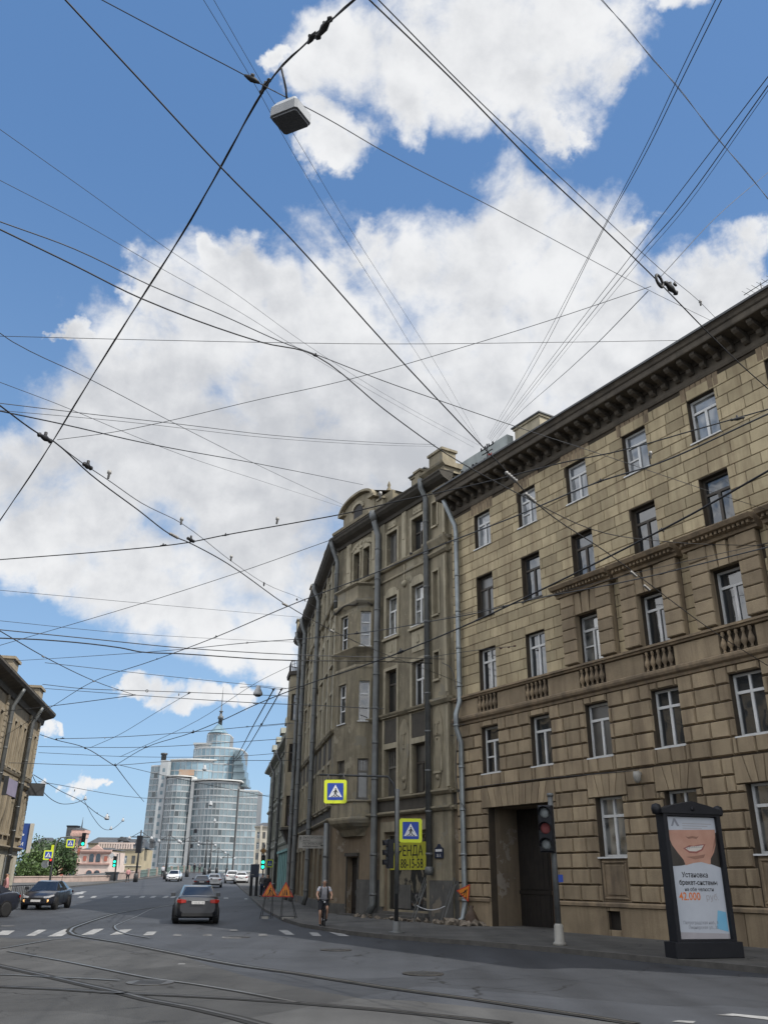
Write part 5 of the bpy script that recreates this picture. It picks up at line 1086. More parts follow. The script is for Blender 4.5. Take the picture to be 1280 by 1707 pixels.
k.extr([(0, zf+3.0), (-0.2, zf+3.1), (-0.2, zf+3.3), (0, zf+3.4)], tx0-0.1, tx1+0.1)
k.obj('moulding', MATS['pink wall'], HP)
k = MB(); k.box(tx0-0.3, tx1+0.3, -0.3, 3.3, zt1-0.6, zt1); k.box(tx0-0.12, tx1+0.12, -0.14, 3.1, zt1-1.5, zt1-0.6)
for i in range(9): k.box(tx0-0.3+i*(tx1-tx0+0.6)/9, tx0-0.05+i*(tx1-tx0+0.6)/9, -0.65, -0.4, zt1-1.2, zt1-0.6)
k.obj('turret_cornice', MATS['pink wall'], HP)
cxT = (tx0+tx1)/2; k = MB(); P_ = [(tx0-0.3, -0.4), (tx1+0.3, -0.4), (tx1+0.3, 3.3), (tx0-0.3, 3.3)]
for i in range(4): k.face([(*P_[i], zt1+0.01), (*P_[(i+1) % 4], zt1+0.01), (cxT, 1.5, zt1+0.6)])
k.tube([(cxT, 1.5, zt1+0.4), (cxT, 1.5, hz(1362, 140))], [0.14, 0.03], 6); k.obj('turret_roof', MATS['roof metal'], HP)
for (x, a, h, w_) in ((hx(125), zf+0.45, 1.7, 0.95), (hx(153), zf+0.4, 1.65, 0.95), (hx(164), zf+0.4, 1.65, 0.95), (hx(124), 0.4, 2.0, 1.2), (hx(152), 0.4, 1.9, 1.2), (hx(165), 0.4, 1.9, 1.2), (hx(121), zt1-3.1, 1.2, 0.5), (hx(129), zt1-3.1, 1.2, 0.5)):
    arched(None, x, a-0.12, h+0.25, w_+0.4, 'pink wall', HP, 'window_surround', -0.10, 0.1); f = arched(None, x, a, h, w_, 'glass', HP, 'window', -0.14, 0.06)
k = MB(); k.face([(tx1, -0.5, zb1+0.35), (bx1+0.3, -0.5, zb1+0.35), (bx1-1, 5, zb1+0.9), (tx1, 5, zb1+0.9)]); k.face([(bx1+0.3, -0.5, zb1+0.35), (bx1+0.3, 11, zb1+0.35), (bx1-1, 5, zb1+0.9)]); k.face([(tx1, 5, zb1+0.9), (bx1-1, 5, zb1+0.9), (bx1+0.3, 11, zb1+0.35), (tx1, 11, zb1+0.35)]); k.obj('roof', MATS['roof metal'], HP)
k = MB()
for i in range(14): k.box(hx(146)+i*0.55, hx(146)+i*0.55+0.32, 6, 6.4, zb1+0.7, zb1+1.7)
k.box(hx(146), hx(146)+7.8, 6, 6.4, zb1+1.7, zb1+2.0); k.obj('roof_balustrade', MATS['pink pale'], HP)
# yellow house further back
mat('ochre wall', (0.42, 0.36, 0.24), (0.34, 0.29, 0.2), 0.5, 0.9)
YY = 230.0; q0, q1, qt = at_y(186, 1440, YY), at_y(236, 1440, YY), at_y(210, 1416, YY)
HY = thing('yellow_house', 'ochre house with a grey roof between the pink mansion and the glass tower', 'building', ((q0.x+q1.x)/2, YY, 1.0), 0)
hw = (q1.x-q0.x)/2; hh = qt.z-1.0
windowed_house(HY, -hw, hw, hh, 10, [-hw+1.2+i*2.05 for i in range(int((2*hw-1)/2.05))], [(0.6, 2.2), (hh*0.52, hh*0.52+1.9)], 'ochre wall', 'plaster pale', 0.95, (hh*0.45,), 0.4, seed=12, roofh=2.6, detail=False)
for i in range(3):
    k = MB(); xx = -hw+2.5+i*3.4; k.box(xx-0.5, xx+0.5, 0.8, 3, hh+0.4, hh+1.9); k.face([(xx-0.8, 0.6, hh+1.9), (xx+0.8, 0.6, hh+1.9), (xx, 0.6, hh+2.9)]); k.face([(xx-0.8, 0.6, hh+1.9), (xx, 0.6, hh+2.9), (xx, 3, hh+2.9), (xx-0.8, 3, hh+1.9)]); k.face([(xx+0.8, 0.6, hh+1.9), (xx+0.8, 3, hh+1.9), (xx, 3, hh+2.9), (xx, 0.6, hh+2.9)]); k.obj('dormer', MATS['roof metal'], HY)
# brown factory-like hall and dark chimney behind the pink mansion
f0, f1 = at_y(146, 1420, 300), at_y(186, 1420, 300)
FH = thing('brown_house', 'long brown roofed house behind the pink mansion', 'building', ((f0.x+f1.x)/2, 300, 1), 0)
zz = at_y(165, 1407, 300).z-1; windowed_house(FH, -(f1.x-f0.x)/2, (f1.x-f0.x)/2+3, zz, 12, [], [], 'ochre wall', 'plaster old', 1, (), 0.4, roofh=2.2, detail=False)
k = MB(); xx = at_y(204, 1400, 300).x-(f0.x+f1.x)/2; k.box(xx-1.1, xx+1.1, -1, 2, zz, zz+1.2); k.plate([(xx-1.5, zz+1.2), (xx+1.5, zz+1.2), (xx+0.3, zz+2.2), (xx-0.3, zz+2.2)], -1.3, 2.2); k.obj('attic_tower', MATS['roof metal'], FH)
c0, ct = at_y(119.5, 1400, 280), at_y(121, 1377, 280)
CH = thing('factory_chimney', 'dark square chimney stack rising behind the pink turret', 'chimney', (c0.x, 280, 0.5), 0)
k = MB(); k.box(-1.5, 1.5, -1.5, 1.5, 0, ct.z-0.9); k.obj('shaft', MATS['roof metal'], CH); k = MB(); k.box(-1.65, 1.65, -1.65, 1.65, ct.z-0.9, ct.z-0.5); k.obj('cap', MATS['black iron'], CH)
# far low skyline
def lowhouse(px0, px1, ptop, Y, m, lab, seed):
    a, b_, t = at_y(px0, 1440, Y), at_y(px1, 1440, Y), at_y((px0+px1)/2, ptop, Y); w_ = (b_.x-a.x)/2
    r = thing('far_house', lab, 'building', ((a.x+b_.x)/2, Y, 0.5), 0); n = max(2, int(2*w_/3.2))
    windowed_house(r, -w_, w_, t.z-0.5, 10, [-w_+(i+0.5)*2*w_/n for i in range(n)], [(2.2, 4.0), (5.4, 7.2)], m, 'plaster pale', 1.1, (), 0.4, seed=seed, roofh=2.0, detail=False)
lowhouse(48, 76, 1408, 260, 'plaster green light', 'grey-green far house behind the trees beside the blue hoarding', 41)
lowhouse(88, 112, 1420, 240, 'ochre wall', 'pale far house between the trees and the pink mansion', 42)
# ------------------------------------------------------------------ trees
def tree(label, x, y, z0, hgt, rad, leafm, seed, nleaf=3200, group='trees behind the embankment wall'):
    rg = random.Random(seed); r = thing('leafy_tree', label, 'tree', (x, y, z0), 0, group)
    k = MB(); k.tube([(0, 0, 0), (0.1, 0, hgt*0.25), (-0.05, 0.1, hgt*0.5), (0.1, 0, hgt*0.8)], [0.28, 0.22, 0.15, 0.05], 8)
    cl = []
    for i in range(16):
        a = rg.uniform(0, 6.28); h = rg.uniform(0.3, 0.95)*hgt; d = rad*math.sqrt(max(0.05, 1-((h/hgt-0.55)/0.5)**2))*rg.uniform(0.35, 0.85)
        c = Vector((d*math.cos(a), d*math.sin(a), h)); cl.append((c, rad*rg.uniform(0.28, 0.48)))
        k.tube([(0, 0, h*0.55), tuple(c*0.6+Vector((0, 0, h*0.25))), tuple(c)], [0.1, 0.06, 0.02], 5)
    k.obj('trunk', MATS['tree bark'], r); f = MB()
    for i in range(nleaf):
        c, R = rg.choice(cl); v = Vector((rg.gauss(0, 1), rg.gauss(0, 1), rg.gauss(0, 1))).normalized()*R*rg.random()**0.45; p = c+v
        a = Vector((rg.gauss(0, 1), rg.gauss(0, 1), rg.gauss(0, 1))).normalized(); b_ = a.orthogonal().normalized(); s_ = rg.uniform(0.10, 0.22); b_ = b_*s_; a = a.cross(b_).normalized()*s_*0.7
        f.tint = rg.random(); f.face([tuple(p-b_), tuple(p-a), tuple(p+b_), tuple(p+a)])
    f.obj('crown', MATS[leafm], r)
for i, (px, top, Y, rad, m, lab) in enumerate([(66, 1425, 128, 3.0, 'leaf b', 'lower bright green tree next to the left house'), (84, 1404, 150, 4.2, 'leaf a', 'tallest dark green tree behind the crossing signs'), (100, 1412, 138, 3.4, 'leaf a', 'round green tree just left of the pink turret'), (55, 1440, 122, 2.4, 'leaf b', 'small shrubby tree at the foot of the left house'), (232, 1413, 240, 3.5, 'leaf a', 'small far tree beside the foot of the glass tower')]):
    t_ = at_y(px, top, Y); tree(lab, t_.x, Y, zt(Y)-0.5, t_.z-zt(Y)+0.5, rad, m, 50+i, 3400 if i < 4 else 1500)
# ------------------------------------------------------------------ embankment wall, bridge railing, blue hoarding
mat('granite pink', (0.40, 0.31, 0.27), (0.31, 0.245, 0.215), 1.0, 0.85, 0.2, 20, streak=0.2)
def lin_wall(name, label, cat, pts, h, w_, m, cap=True):
    r = thing(name, label, cat, tuple(pts[0])); k = MB(); c = MB(); o = Vector(pts[0])
    for i in range(len(pts)-1):
        a, b_ = Vector(pts[i])-o, Vector(pts[i+1])-o; d = (b_-a); d.z = 0; L_ = d.length; d.normalize(); n_ = Vector((d.y, -d.x, 0))*w_/2; nseg = max(1, int(L_/2.4))
        for s_ in range(nseg):
            p, q = a.lerp(b_, s_/nseg)+d*0.01, a.lerp(b_, (s_+1)/nseg)-d*0.01
            P = [p-n_, q-n_, q+n_, p+n_]; k.tint = random.random()
            k.faces([tuple(v-Vector((0, 0, 0.3))) for v in P] + [tuple(v+Vector((0, 0, h))) for v in P], [(0,1,5,4), (1,2,6,5), (2,3,7,6), (3,0,4,7), (4,5,6,7)])
        n2_ = n_*1.25; P = [a-n2_, b_-n2_, b_+n2_, a+n2_]; c.faces([tuple(v+Vector((0, 0, h))) for v in P] + [tuple(v+Vector((0, 0, h+0.12))) for v in P], [(3,2,1,0), (0,1,5,4), (1,2,6,5), (2,3,7,6), (3,0,4,7), (4,5,6,7)])
    k.obj('wall', MATS[m], r); c.obj('coping', MATS[m], r); return r
gp = lambda px, py: at_g(px, py)
wl = [gp(20, 1474), gp(100, 1473), gp(180, 1471)]
lin_wall('embankment_wall', 'pink granite embankment wall below the mansion', 'wall', wl, 0.72, 0.6, 'granite pink')
wr = [gp(192, 1469), gp(226, 1466)]
lin_wall('embankment_wall', 'short pink granite wall between the signal post and the bridge railing', 'wall', wr, 0.95, 0.6, 'granite pink')
e0 = gp(185, 1470); k = thing('granite_pier', 'dark bronze panelled pier in the embankment wall beside the green signal', 'pier', tuple(e0)); b = MB(); b.box(-0.75, 0.75, -0.4, 0.4, -0.2, 1.05); b.box(-0.85, 0.85, -0.5, 0.5, 1.05, 1.2); b.obj('block', MATS['roof metal'], k)
R0 = gp(230, 1466); R1 = Vector((-39.5, 205, zt(205)))
rl = thing('bridge_railing', 'long green-grey bridge railing with granite posts', 'railing', tuple(R0)); k = MB(); pst = MB(); n = 30
mat('rail green', (0.16, 0.22, 0.20), (0.11, 0.16, 0.15), 2, 0.6)
for i in range(n):
    a, b_ = R0.lerp(R1, i/n), R0.lerp(R1, (i+1)/n); a.z = zt(a.y); b_.z = zt(b_.y); a = a-R0; b_ = b_-R0; d = b_-a
    for hh_ in (0.25, 0.75, 1.15): k.tube([tuple(a+Vector((0, 0, hh_))), tuple(b_+Vector((0, 0, hh_)))], 0.05, 4)
    for s_ in range(8): p = a.lerp(b_, s_/8); k.box(p.x-0.02, p.x+0.02, p.y-0.02, p.y+0.02, p.z+0.2, p.z+1.15)
    if i % 3 == 0: pst.box(a.x-0.2, a.x+0.2, a.y-0.2, a.y+0.2, a.z-0.1, a.z+1.35)
k.obj('rails', MATS['rail green'], rl); pst.obj('posts', MATS['granite pink'], rl)
h0 = at_d(17, 1420, 92); h1 = at_d(41, 1420, 92)
hb = thing('hoarding', 'tall blue advertising hoarding with white lettering beside the left house', 'billboard', (h1.x-1.1, h1.y, zt(h1.y)), math.radians(12))
hzt, hzb = at_d(45, 1373, 92).z-hb.location.z, at_d(45, 1417, 92).z-hb.location.z
k = MB(); k.box(-1.6, 1.2, -0.12, 0.12, hzb, hzt); k.obj('panel', mat('hoarding blue', (0.03, 0.075, 0.27), (0.025, 0.06, 0.22), 1, 0.5), hb)
k = MB(); k.box(1.2, 1.5, -0.25, 0.25, hzb-0.3, hzt); k.obj('frame', MATS['plaster pale'], hb); k = MB(); k.box(-0.2, 0.2, -0.15, 0.15, 0, hzb); k.obj('mast', MATS['plaster pale'], hb)
k = MB()
for i, s_ in enumerate(('сть', 'луги', 'нии')): text_mb(k, s_, 0.85, hzt-1.15-i*0.85, 0.62, -0.125, 'RIGHT')
k.obj('lettering', MATS['sign white'], hb)
# ------------------------------------------------------------------ lamp posts with cross arms on the bridge
def cross_post(label, px, pyb, pyt, d, arms=True):
    b_ = at_d(px, pyb, d); t_ = at_d(px, pyt, d); z0 = zt(b_.y)
    r = thing('lamp_post', label, 'lamp post', (b_.x, b_.y, z0), 0, 'lamp posts along the bridge'); h = t_.z - z0
    k = MB(); k.tube([(0, 0, 0), (0, 0, h)], [0.17, 0.10], 8); k.lathe([(0.32, 0), (0.3, 0.9), (0.2, 1.1)], n=8); k.obj('post', MATS['pole dark'], r)
    if arms:
        k = MB(); k.tube([(-1.6, 0, h-0.9), (1.6, 0, h-0.9)], 0.07, 6); k.tube([(-1.2, 0, h-0.9), (0, 0, h-0.2)], 0.04, 5); k.tube([(1.2, 0, h-0.9), (0, 0, h-0.2)], 0.04, 5); k.obj('cross_arm', MATS['pole dark'], r)
        for s_ in (-1, 1):
            k = MB(); k.lathe([(0.05, 0.2), (0.22, 0.05), (0.25, -0.15), (0.1, -0.28), (0, -0.3)], (s_*1.5, 0, h-1.0), 8); k.obj('lamp', MATS['lamp grey'], r)
    return r
for i, (px, pb, pt, d, ar) in enumerate([(227, 1458, 1384, 128, True), (276, 1456, 1390, 140, True), (312, 1454, 1393, 152, True), (341, 1453, 1399, 165, True), (349, 1453, 1401, 175, False), (361, 1453, 1413, 190, True), (378, 1453, 1423, 205, True)]):
    cross_post(['nearest bridge lamp post, left of the glass tower', 'bridge lamp post in front of the tower left corner', 'bridge lamp post in front of the tower white rib', 'bridge lamp post in front of the tower middle, left of a bare one', 'bare pole without cross arms in front of the tower', 'bridge lamp post right of the bare pole', 'farthest bridge lamp post, lowest against the tower'][i], px, pb, pt, d, ar)
# ------------------------------------------------------------------ signs
def face_cam(p): return math.atan2(-p.x, p.y)*0.999            # rz so that local -y looks back along the street towards +y viewer
def walker(mb, cx_, cz, s, y):                                 # pedestrian pictogram, s = height
    q = lambda pts: mb.plate([(cx_+x*s, cz+z*s) for x, z in pts], y, y+0.003)
    mb.lathe([(0.085*s, y), (0.085*s, y+0.003)], (cx_+0.02*s, 0, cz+0.88*s), 12, 'y', False)
    q([(-0.10, 0.45), (0.10, 0.45), (0.16, 0.76), (0.0, 0.80), (-0.06, 0.72)])
    q([(0.0, 0.47), (0.10, 0.47), (0.17, 0.25), (0.36, 0.03), (0.24, 0.0), (0.06, 0.20)])
    q([(-0.10, 0.47), (0.02, 0.47), (-0.04, 0.22), (-0.20, 0.0), (-0.32, 0.02), (-0.15, 0.24)])
    q([(0.10, 0.72), (0.16, 0.74), (0.20, 0.58), (0.34, 0.48), (0.30, 0.42), (0.14, 0.53)])
    q([(-0.06, 0.72), (0.0, 0.76), (-0.12, 0.56), (-0.26, 0.46), (-0.30, 0.52), (-0.17, 0.61)])
def cross_sign(label, p, size, rz, tilt=0.0, group='pedestrian crossing signs'):
    r = thing('crossing_sign', label, 'road sign', tuple(p), rz, group); r.rotation_euler = (0, tilt, rz); h = size/2; c = 0.06*size
    sq = lambda a, c_: [(-a+c_, -a), (a-c_, -a), (a, -a+c_), (a, a-c_), (a-c_, a), (-a+c_, a), (-a, a-c_), (-a, -a+c_)]
    k = MB(); k.plate(sq(h, c), -0.012, 0.012); k.obj('fluorescent_plate', MATS['sign lime'], r)
    k = MB(); k.plate(sq(h*0.72, c*0.4), -0.016, -0.0125); k.obj('blue_panel', MATS['sign blue'], r)
    k = MB(); t = h*0.60; k.plate([(-t, -t*0.78), (t, -t*0.78), (0, t*0.98)], -0.020, -0.0165); k.obj('triangle', MATS['sign white'], r)
    k = MB(); walker(k, 0, -t*0.70, t*1.22, -0.024)
    for i in (-1, 0, 1): k.plate([(i*t*0.55-t*0.13, -t*0.74), (i*t*0.55+t*0.09, -t*0.74), (i*t*0.55+t*0.13-i*0.04, -t*0.60), (i*t*0.55-t*0.06-i*0.04, -t*0.60)], -0.0235, -0.0205)
    k.obj('pedestrian', MATS['sign black'], r); return r
def traffic_light(label, p, rz, lit, s=1.0, side=None, n=3, dim=False, group='traffic lights'):
    """lit: colour of each lens from the top"""
    r = thing('traffic_light', label, 'traffic light', tuple(p), rz, group); k = MB()
    h = 0.33*s*n; k.bbox(-0.16*s, 0.16*s, -0.12*s, 0.1*s, -h/2, h/2, 0.03*s); k.obj('housing', MATS['black iron'], r)
    for i, c in enumerate(lit):
        z = h/2-0.165*s-i*0.33*s
        l = MB(); l.lathe([(0.0, -0.155*s), (0.08*s, -0.15*s), (0.115*s, -0.125*s), (0.115*s, -0.11*s)], (0, 0, z), 14, 'y'); l.obj('lens', MATS[c], r)
        v = MB(); 
        for t in range(8):
            a0, a1 = math.pi*(-0.1+1.2*t/8), math.pi*(-0.1+1.2*(t+1)/8); R_ = 0.135*s
            v.face([(R_*math.cos(a0), -0.12*s, z+R_*math.sin(a0)), (R_*math.cos(a1), -0.12*s, z+R_*math.sin(a1)), (R_*math.cos(a1), -0.30*s+0.05*s*abs(math.cos(a1)), z+R_*math.sin(a1)), (R_*math.cos(a0), -0.30*s+0.05*s*abs(math.cos(a0)), z+R_*math.sin(a0))])
        v.obj('visor', MATS['black iron'], r)
    return r
SW = 0.12                                                       # pavement height
def up(p, dz=SW): return Vector((p.x, p.y, p.z+dz))
# pole with the bent arm in the foreground
b_ = at_h(661, 1556, SW); dS = math.hypot(b_.x, b_.y)
top = at_d(652, 1296, dS); tip = at_d(533, 1292, dS+0.6); s1p = at_d(559, 1320, dS+0.2); s2p = at_d(684.5, 1385, dS-0.12)
r = thing('sign_post', 'tall thin grey post with a long bent arm carrying crossing signs', 'post', tuple(b_)); k = MB(); o = b_
knee = at_d(660, 1330, dS)
k.tube([(0, 0, 0), tuple(knee-o), tuple(knee.lerp(top, 0.5)-o+Vector((0.0, 0, 0.12))), tuple(top-o+Vector((-0.12, 0, 0.02))), tuple(tip-o)], [0.07, 0.055, 0.045, 0.04, 0.035], 10); k.obj('post', MATS['pole dark'], r)
k = MB(); k.tube([tuple(Vector((0, 0, 1.2))), tuple(Vector((-0.0, 0, 4.6)))], 0.085, 10); k.lathe([(0.28, 0), (0.28, 0.03), (0.12, 0.06), (0.11, 0.35)], n=10); k.obj('sleeve', MATS['pole grey'], r)
k = MB()
for x in (-0.28, 0.28): k.tube([tuple(s1p-o+Vector((x, 0.03, 0.38))), tuple(s1p-o+Vector((x, 0.1, 0.62)))], 0.02, 5)
k.obj('hangers', MATS['pole dark'], r)
pxm = F_PX/(dS*math.cos(PITCH))
cross_sign('crossing sign hanging from the long bent arm', s1p, 40/pxm*0.98, face_cam(s1p), math.radians(-1.0))
cross_sign('crossing sign fixed to the post over the yellow rent banner', s2p, 39/pxm*0.98, face_cam(s2p)-0.05, math.radians(0))
tl = at_d(650, 1424, dS+0.1); traffic_light('black traffic light seen from the side on the bent-arm post', tl, face_cam(tl)+math.radians(-75), ['lens dark']*3, 0.95)
# grey pole with the big red signal
pb = at_h(933, 1577, SW); dP = math.hypot(pb.x, pb.y); ptop = at_d(922, 1325, dP)
r = thing('signal_post', 'plain grey signal post with a white painted foot by the gateway', 'post', tuple(pb)); k = MB(); k.tube([(0, 0, 0.35), (0, 0, ptop.z-pb.z)], [0.085, 0.075], 12); k.obj('post', MATS['pole grey'], r)
k = MB(); k.lathe([(0.2, 0), (0.17, 0.08), (0.14, 0.1), (0.13, 0.5), (0.1, 0.55)], n=12); k.obj('foot', MATS['sign dull white'], r)
k = MB(); k.lathe([(0.09, 0), (0.1, 0.05), (0.09, 0.1)], (0, 0, ptop.z-pb.z-0.06), 12); k.obj('cap', MATS['pole grey'], r)
k = MB(); q = at_d(934, 1465, dP)-pb; k.box(0.06, 0.21, -0.04, 0.02, q.z-0.1, q.z+0.1); k.obj('blue_tag', MATS['sign blue'], r)
tp = at_d(911, 1382, dP-0.1); pxp = F_PX/(dP*math.cos(PITCH)); traffic_light('traffic light with large pale lenses and a faint red one before the gateway', tp, face_cam(tp)-0.2, ['lens dark', 'lens red dim', 'lens dark'], 24.5/pxp/0.33)
for c in kids([o_ for o_ in bpy.data.objects if o_.get('label', '').startswith('traffic light with large')][0]):
    if c.name.startswith('lens') and c.data.materials[0].name == 'lens dark': c.data.materials[0] = mat('lens pale', (0.24, 0.26, 0.26), rough=0.3) if 'lens pale' not in MATS else MATS['lens pale']
# direction sign on the street side of the corner house
dp = at_d(519, 1404, 49.0); pxd = F_PX/(49.0*math.cos(PITCH)); r = thing('direction_sign', 'dirty white street direction sign with arrows hung before the drainpipes', 'road sign', tuple(dp), face_cam(dp)); w_, h_ = 43/pxd/2, 20.5/pxd/2
k = MB(); k.box(-w_, w_, -0.02, 0.02, -h_, h_); k.obj('panel', MATS['sign dull white'], r)
k = MB(); k.tube([(w_*0.5, 0.06, h_*0.4), (w_*0.9+0.3, 1.9, h_*0.4)], 0.03, 6); k.tube([(w_*0.5, 0.06, -h_*0.5), (w_*0.9+0.3, 1.9, -h_*0.5)], 0.03, 6); k.box(-w_, w_, 0.022, 0.06, h_*0.3, h_*0.5); k.box(-w_, w_, 0.022, 0.06, -h_*0.6, -h_*0.4); k.obj('bracket', MATS['pole dark'], r)
k = MB(); text_mb(k, 'ВЫБОРГСКАЯ', -w_*0.66, h_*0.50, h_*0.46, -0.024); text_mb(k, 'набер.', -w_*0.66, h_*0.10, h_*0.42, -0.024); text_mb(k, 'ПЕТРОВСКАЯ', -w_*0.66, -h_*0.42, h_*0.46, -0.024); text_mb(k, 'набережная', -w_*0.66, -h_*0.82, h_*0.42, -0.024)
k.plate([(-w_*0.9, h_*0.2), (-w_*0.84, h_*0.2), (-w_*0.84, h_*0.55), (-w_*0.8, h_*0.55), (-w_*0.87, h_*0.85), (-w_*0.94, h_*0.55), (-w_*0.9, h_*0.55)], -0.026, -0.0225)
k.plate([(w_*0.72, -h_*0.6), (w_*0.84, -h_*0.6), (w_*0.84, -h_*0.72), (w_*0.95, -h_*0.54), (w_*0.84, -h_*0.38), (w_*0.84, -h_*0.48), (w_*0.72, -h_*0.48)], -0.026, -0.0225)
k.obj('lettering', MATS['sign black'], r)
k = MB(); k.box(-w_*0.95, w_*0.95, -0.024, -0.0205, -h_*0.02, h_*0.02); k.obj('divider', MATS['pole grey'], r)
# road works triangles
def tri_sign(name, label, p, size, rz, kind, tilt=0.0, stand=None):
    r = thing(name, label, 'road sign', tuple(p), rz, 'orange road works signs'); r.rotation_euler = (0, tilt, rz); hh = size*0.866
    k = MB(); tr_ = lambda f, c=0: [(-size/2*f, -hh/3*f+c), (size/2*f, -hh/3*f+c), (0, hh*2/3*f+c)]; k.plate(tr_(1.0), -0.012, 0.012); k.obj('red_border', MATS['sign red'], r)
    k = MB(); k.plate(tr_(0.80), -0.016, -0.0125); k.obj('orange_face', MATS['sign orange'], r)
    k = MB()
    if kind == 'narrow':
        for s_ in (-1, 1): k.plate([(s_*size*0.10, -hh*0.22), (s_*size*0.04, -hh*0.22), (s_*size*0.03, hh*0.12), (s_*size*0.07, hh*0.12)] if s_ < 0 else [(size*0.04, -hh*0.22), (size*0.14, -hh*0.22), (size*0.07, hh*0.14), (size*0.03, hh*0.14)], -0.021, -0.0165)
    else:
        s_ = size*0.50; z0 = -hh*0.26; q = lambda pts: k.plate([(x*s_, z0+z*s_) for x, z in pts], -0.021, -0.0165)
        k.lathe([(0.075*s_, -0.021), (0.075*s_, -0.0165)], (0.06*s_, 0, z0+0.82*s_), 10, 'y', False)
        q([(-0.12, 0.38), (0.02, 0.36), (0.12, 0.66), (-0.02, 0.74), (-0.12, 0.66)]); q([(-0.12, 0.40), (-0.02, 0.38), (-0.12, 0.20), (-0.26, 0.0), (-0.36, 0.0), (-0.20, 0.24)]); q([(-0.02, 0.38), (0.06, 0.36), (0.12, 0.20), (0.10, 0.0), (0.0, 0.0), (0.02, 0.18)])
        q([(0.06, 0.64), (0.12, 0.62), (0.30, 0.36), (0.26, 0.32)]); q([(0.10, 0.52), (0.48, 0.06), (0.52, 0.10), (0.14, 0.56)]); q([(0.30, 0.0), (0.66, 0.0), (0.50, 0.16)])
    k.obj('pictogram', MATS['sign black'], r); return r
d1 = at_g(447, 1535); d1 = math.hypot(d1.x, d1.y); px1 = F_PX/(d1*math.cos(PITCH))
t1_, t2_ = at_d(450, 1487, d1), at_d(476, 1487.5, d1-0.6)
tri_sign('road_works_sign', 'orange triangular digging man sign on the left trestle by the kerb', t1_, 26/px1, face_cam(t1_)+0.1, 'man'); tri_sign('road_narrows_sign', 'orange triangular road narrows sign beside the digging man sign', t2_, 26.5/px1, face_cam(t2_)-0.05, 'narrow')
def trestle(label, px0, px1_, pyb, tpos, d):
    a, b_ = at_d(px0, pyb, d), at_d(px1_, pyb, d); z = zt(a.y)+SW*0.6; r = thing('sign_trestle', label, 'sign stand', (tpos.x, tpos.y+0.03, z), 0, 'road works sign stands'); o = r.location; k = MB()
    h = tpos.z-z+0.25; wl_, wr_ = a.x-o.x, b_.x-o.x
    for s_, e_ in ((wl_, -0.12), (wr_, 0.12)): k.tube([(s_, -0.3, 0), (e_, 0.0, h)], 0.013, 5); k.tube([(s_, 0.45, 0), (e_, 0.02, h)], 0.013, 5)
    k.tube([(wl_, -0.3, 0.12), (wr_, -0.3, 0.12)], 0.015, 5); k.obj('frame', MATS['pole dark'], r)
    k = MB(); k.box(wl_+0.1, wr_-0.1, -0.38, -0.2, 0.0, 0.1); k.obj('ballast', MATS['sign dull white'], r)
trestle('thin stand under the digging man sign at the kerb edge', 434, 452, 1532, t1_, d1); trestle('stand with a white ballast bar under the road narrows sign', 468, 494, 1530, t2_, d1-0.6)
wp = at_A(775, 1488, 0.55); pxw = F_PX/(math.hypot(wp.x, wp.y)*math.cos(PITCH)); tri_sign('road_works_sign', 'faded orange digging man sign hung askew on the drainpipe by the gateway', wp, 27/pxw, ANG_A*0.55, 'man', math.radians(38))
# leaning struts, chain and rubble at the pipe feet
def LB(s, off, z): return nA*(DA-off) + dA*s + Vector((0, 0, z))
for i, (s_, lab) in enumerate(((33.15, 'grey metal struts leaning below the hopper pipe left of the plinth'), (31.0, 'grey metal struts leaning beside the tilted orange sign'))):
    o = LB(s_, 0.5, SW); r = thing('metal_struts', lab, 'struts', tuple(o), ANG_A, 'leaning metal struts'); k = MB()
    for (x0, y0, x1, y1, h) in ((-0.32, -0.25, 0.02, 0.25, 1.75), (-0.16, -0.22, 0.12, 0.25, 1.7), (-0.05, -0.3, 0.16, 0.24, 1.5)): k.tube([(x0, y0, 0), (x1, y1, h)], 0.020, 4, smooth=False)
    k.obj('strut', MATS['pipe zinc'], r)
a_, c_ = LB(33.2, 0.62, 0.75), LB(31.15, 0.62, 0.78); r = thing('plastic_chain', 'white plastic chain slung between the leaning struts', 'chain', tuple(a_)); k = MB()
for i in range(36):
    u = i/36; p = a_.lerp(c_, u)-a_; p.z -= 0.16*4*u*(1-u); v = a_.lerp(c_, u+0.02)-a_; v.z -= 0.16*4*(u+0.02)*(1-u-0.02); k.tube([tuple(p), tuple(v)], 0.018, 5)
k.obj('links', MATS['sign white'], r)
rg = random.Random(77); k = MB()
for i in range(120):
    s_ = rg.choice([rg.uniform(29.0, 31.6), rg.uniform(32, 38)]) ; off = rg.uniform(0.15, 1.2); p = LB(s_, off, SW); sz = rg.uniform(0.04, 0.17)*(1.4 if s_ < 31 else 1)
    pts = [Vector((rg.gauss(0, 1), rg.gauss(0, 1), rg.gauss(0, 0.7))).normalized()*sz*rg.uniform(0.7, 1.1) for _ in range(9)]
    bm = bmesh.new(); [bm.verts.new(q) for q in pts]; bmesh.ops.convex_hull(bm, input=bm.verts); bm.verts.index_update()
    vs = [tuple(v.co+p+Vector((0, 0, sz*0.4))) for v in bm.verts]; bm.verts.ensure_lookup_table(); fs = [tuple(v.index for v in f.verts) for f in bm.faces]; bm.free(); k.tint = rg.random(); k.faces(vs, fs)
tag(k.obj('rubble', mat('rubble stone', (0.22, 0.185, 0.145), (0.13, 0.11, 0.09), 3, 0.95, tint=0.35)), 'broken stone rubble heaped along the foot of the old corner house', 'rubble', kind='stuff')
o = LB(29.6, 0.45, SW); r = thing('rubble_sack', 'brown lumpy sack slumped against the pillar under the tilted sign', 'sack', tuple(o)); k = MB()
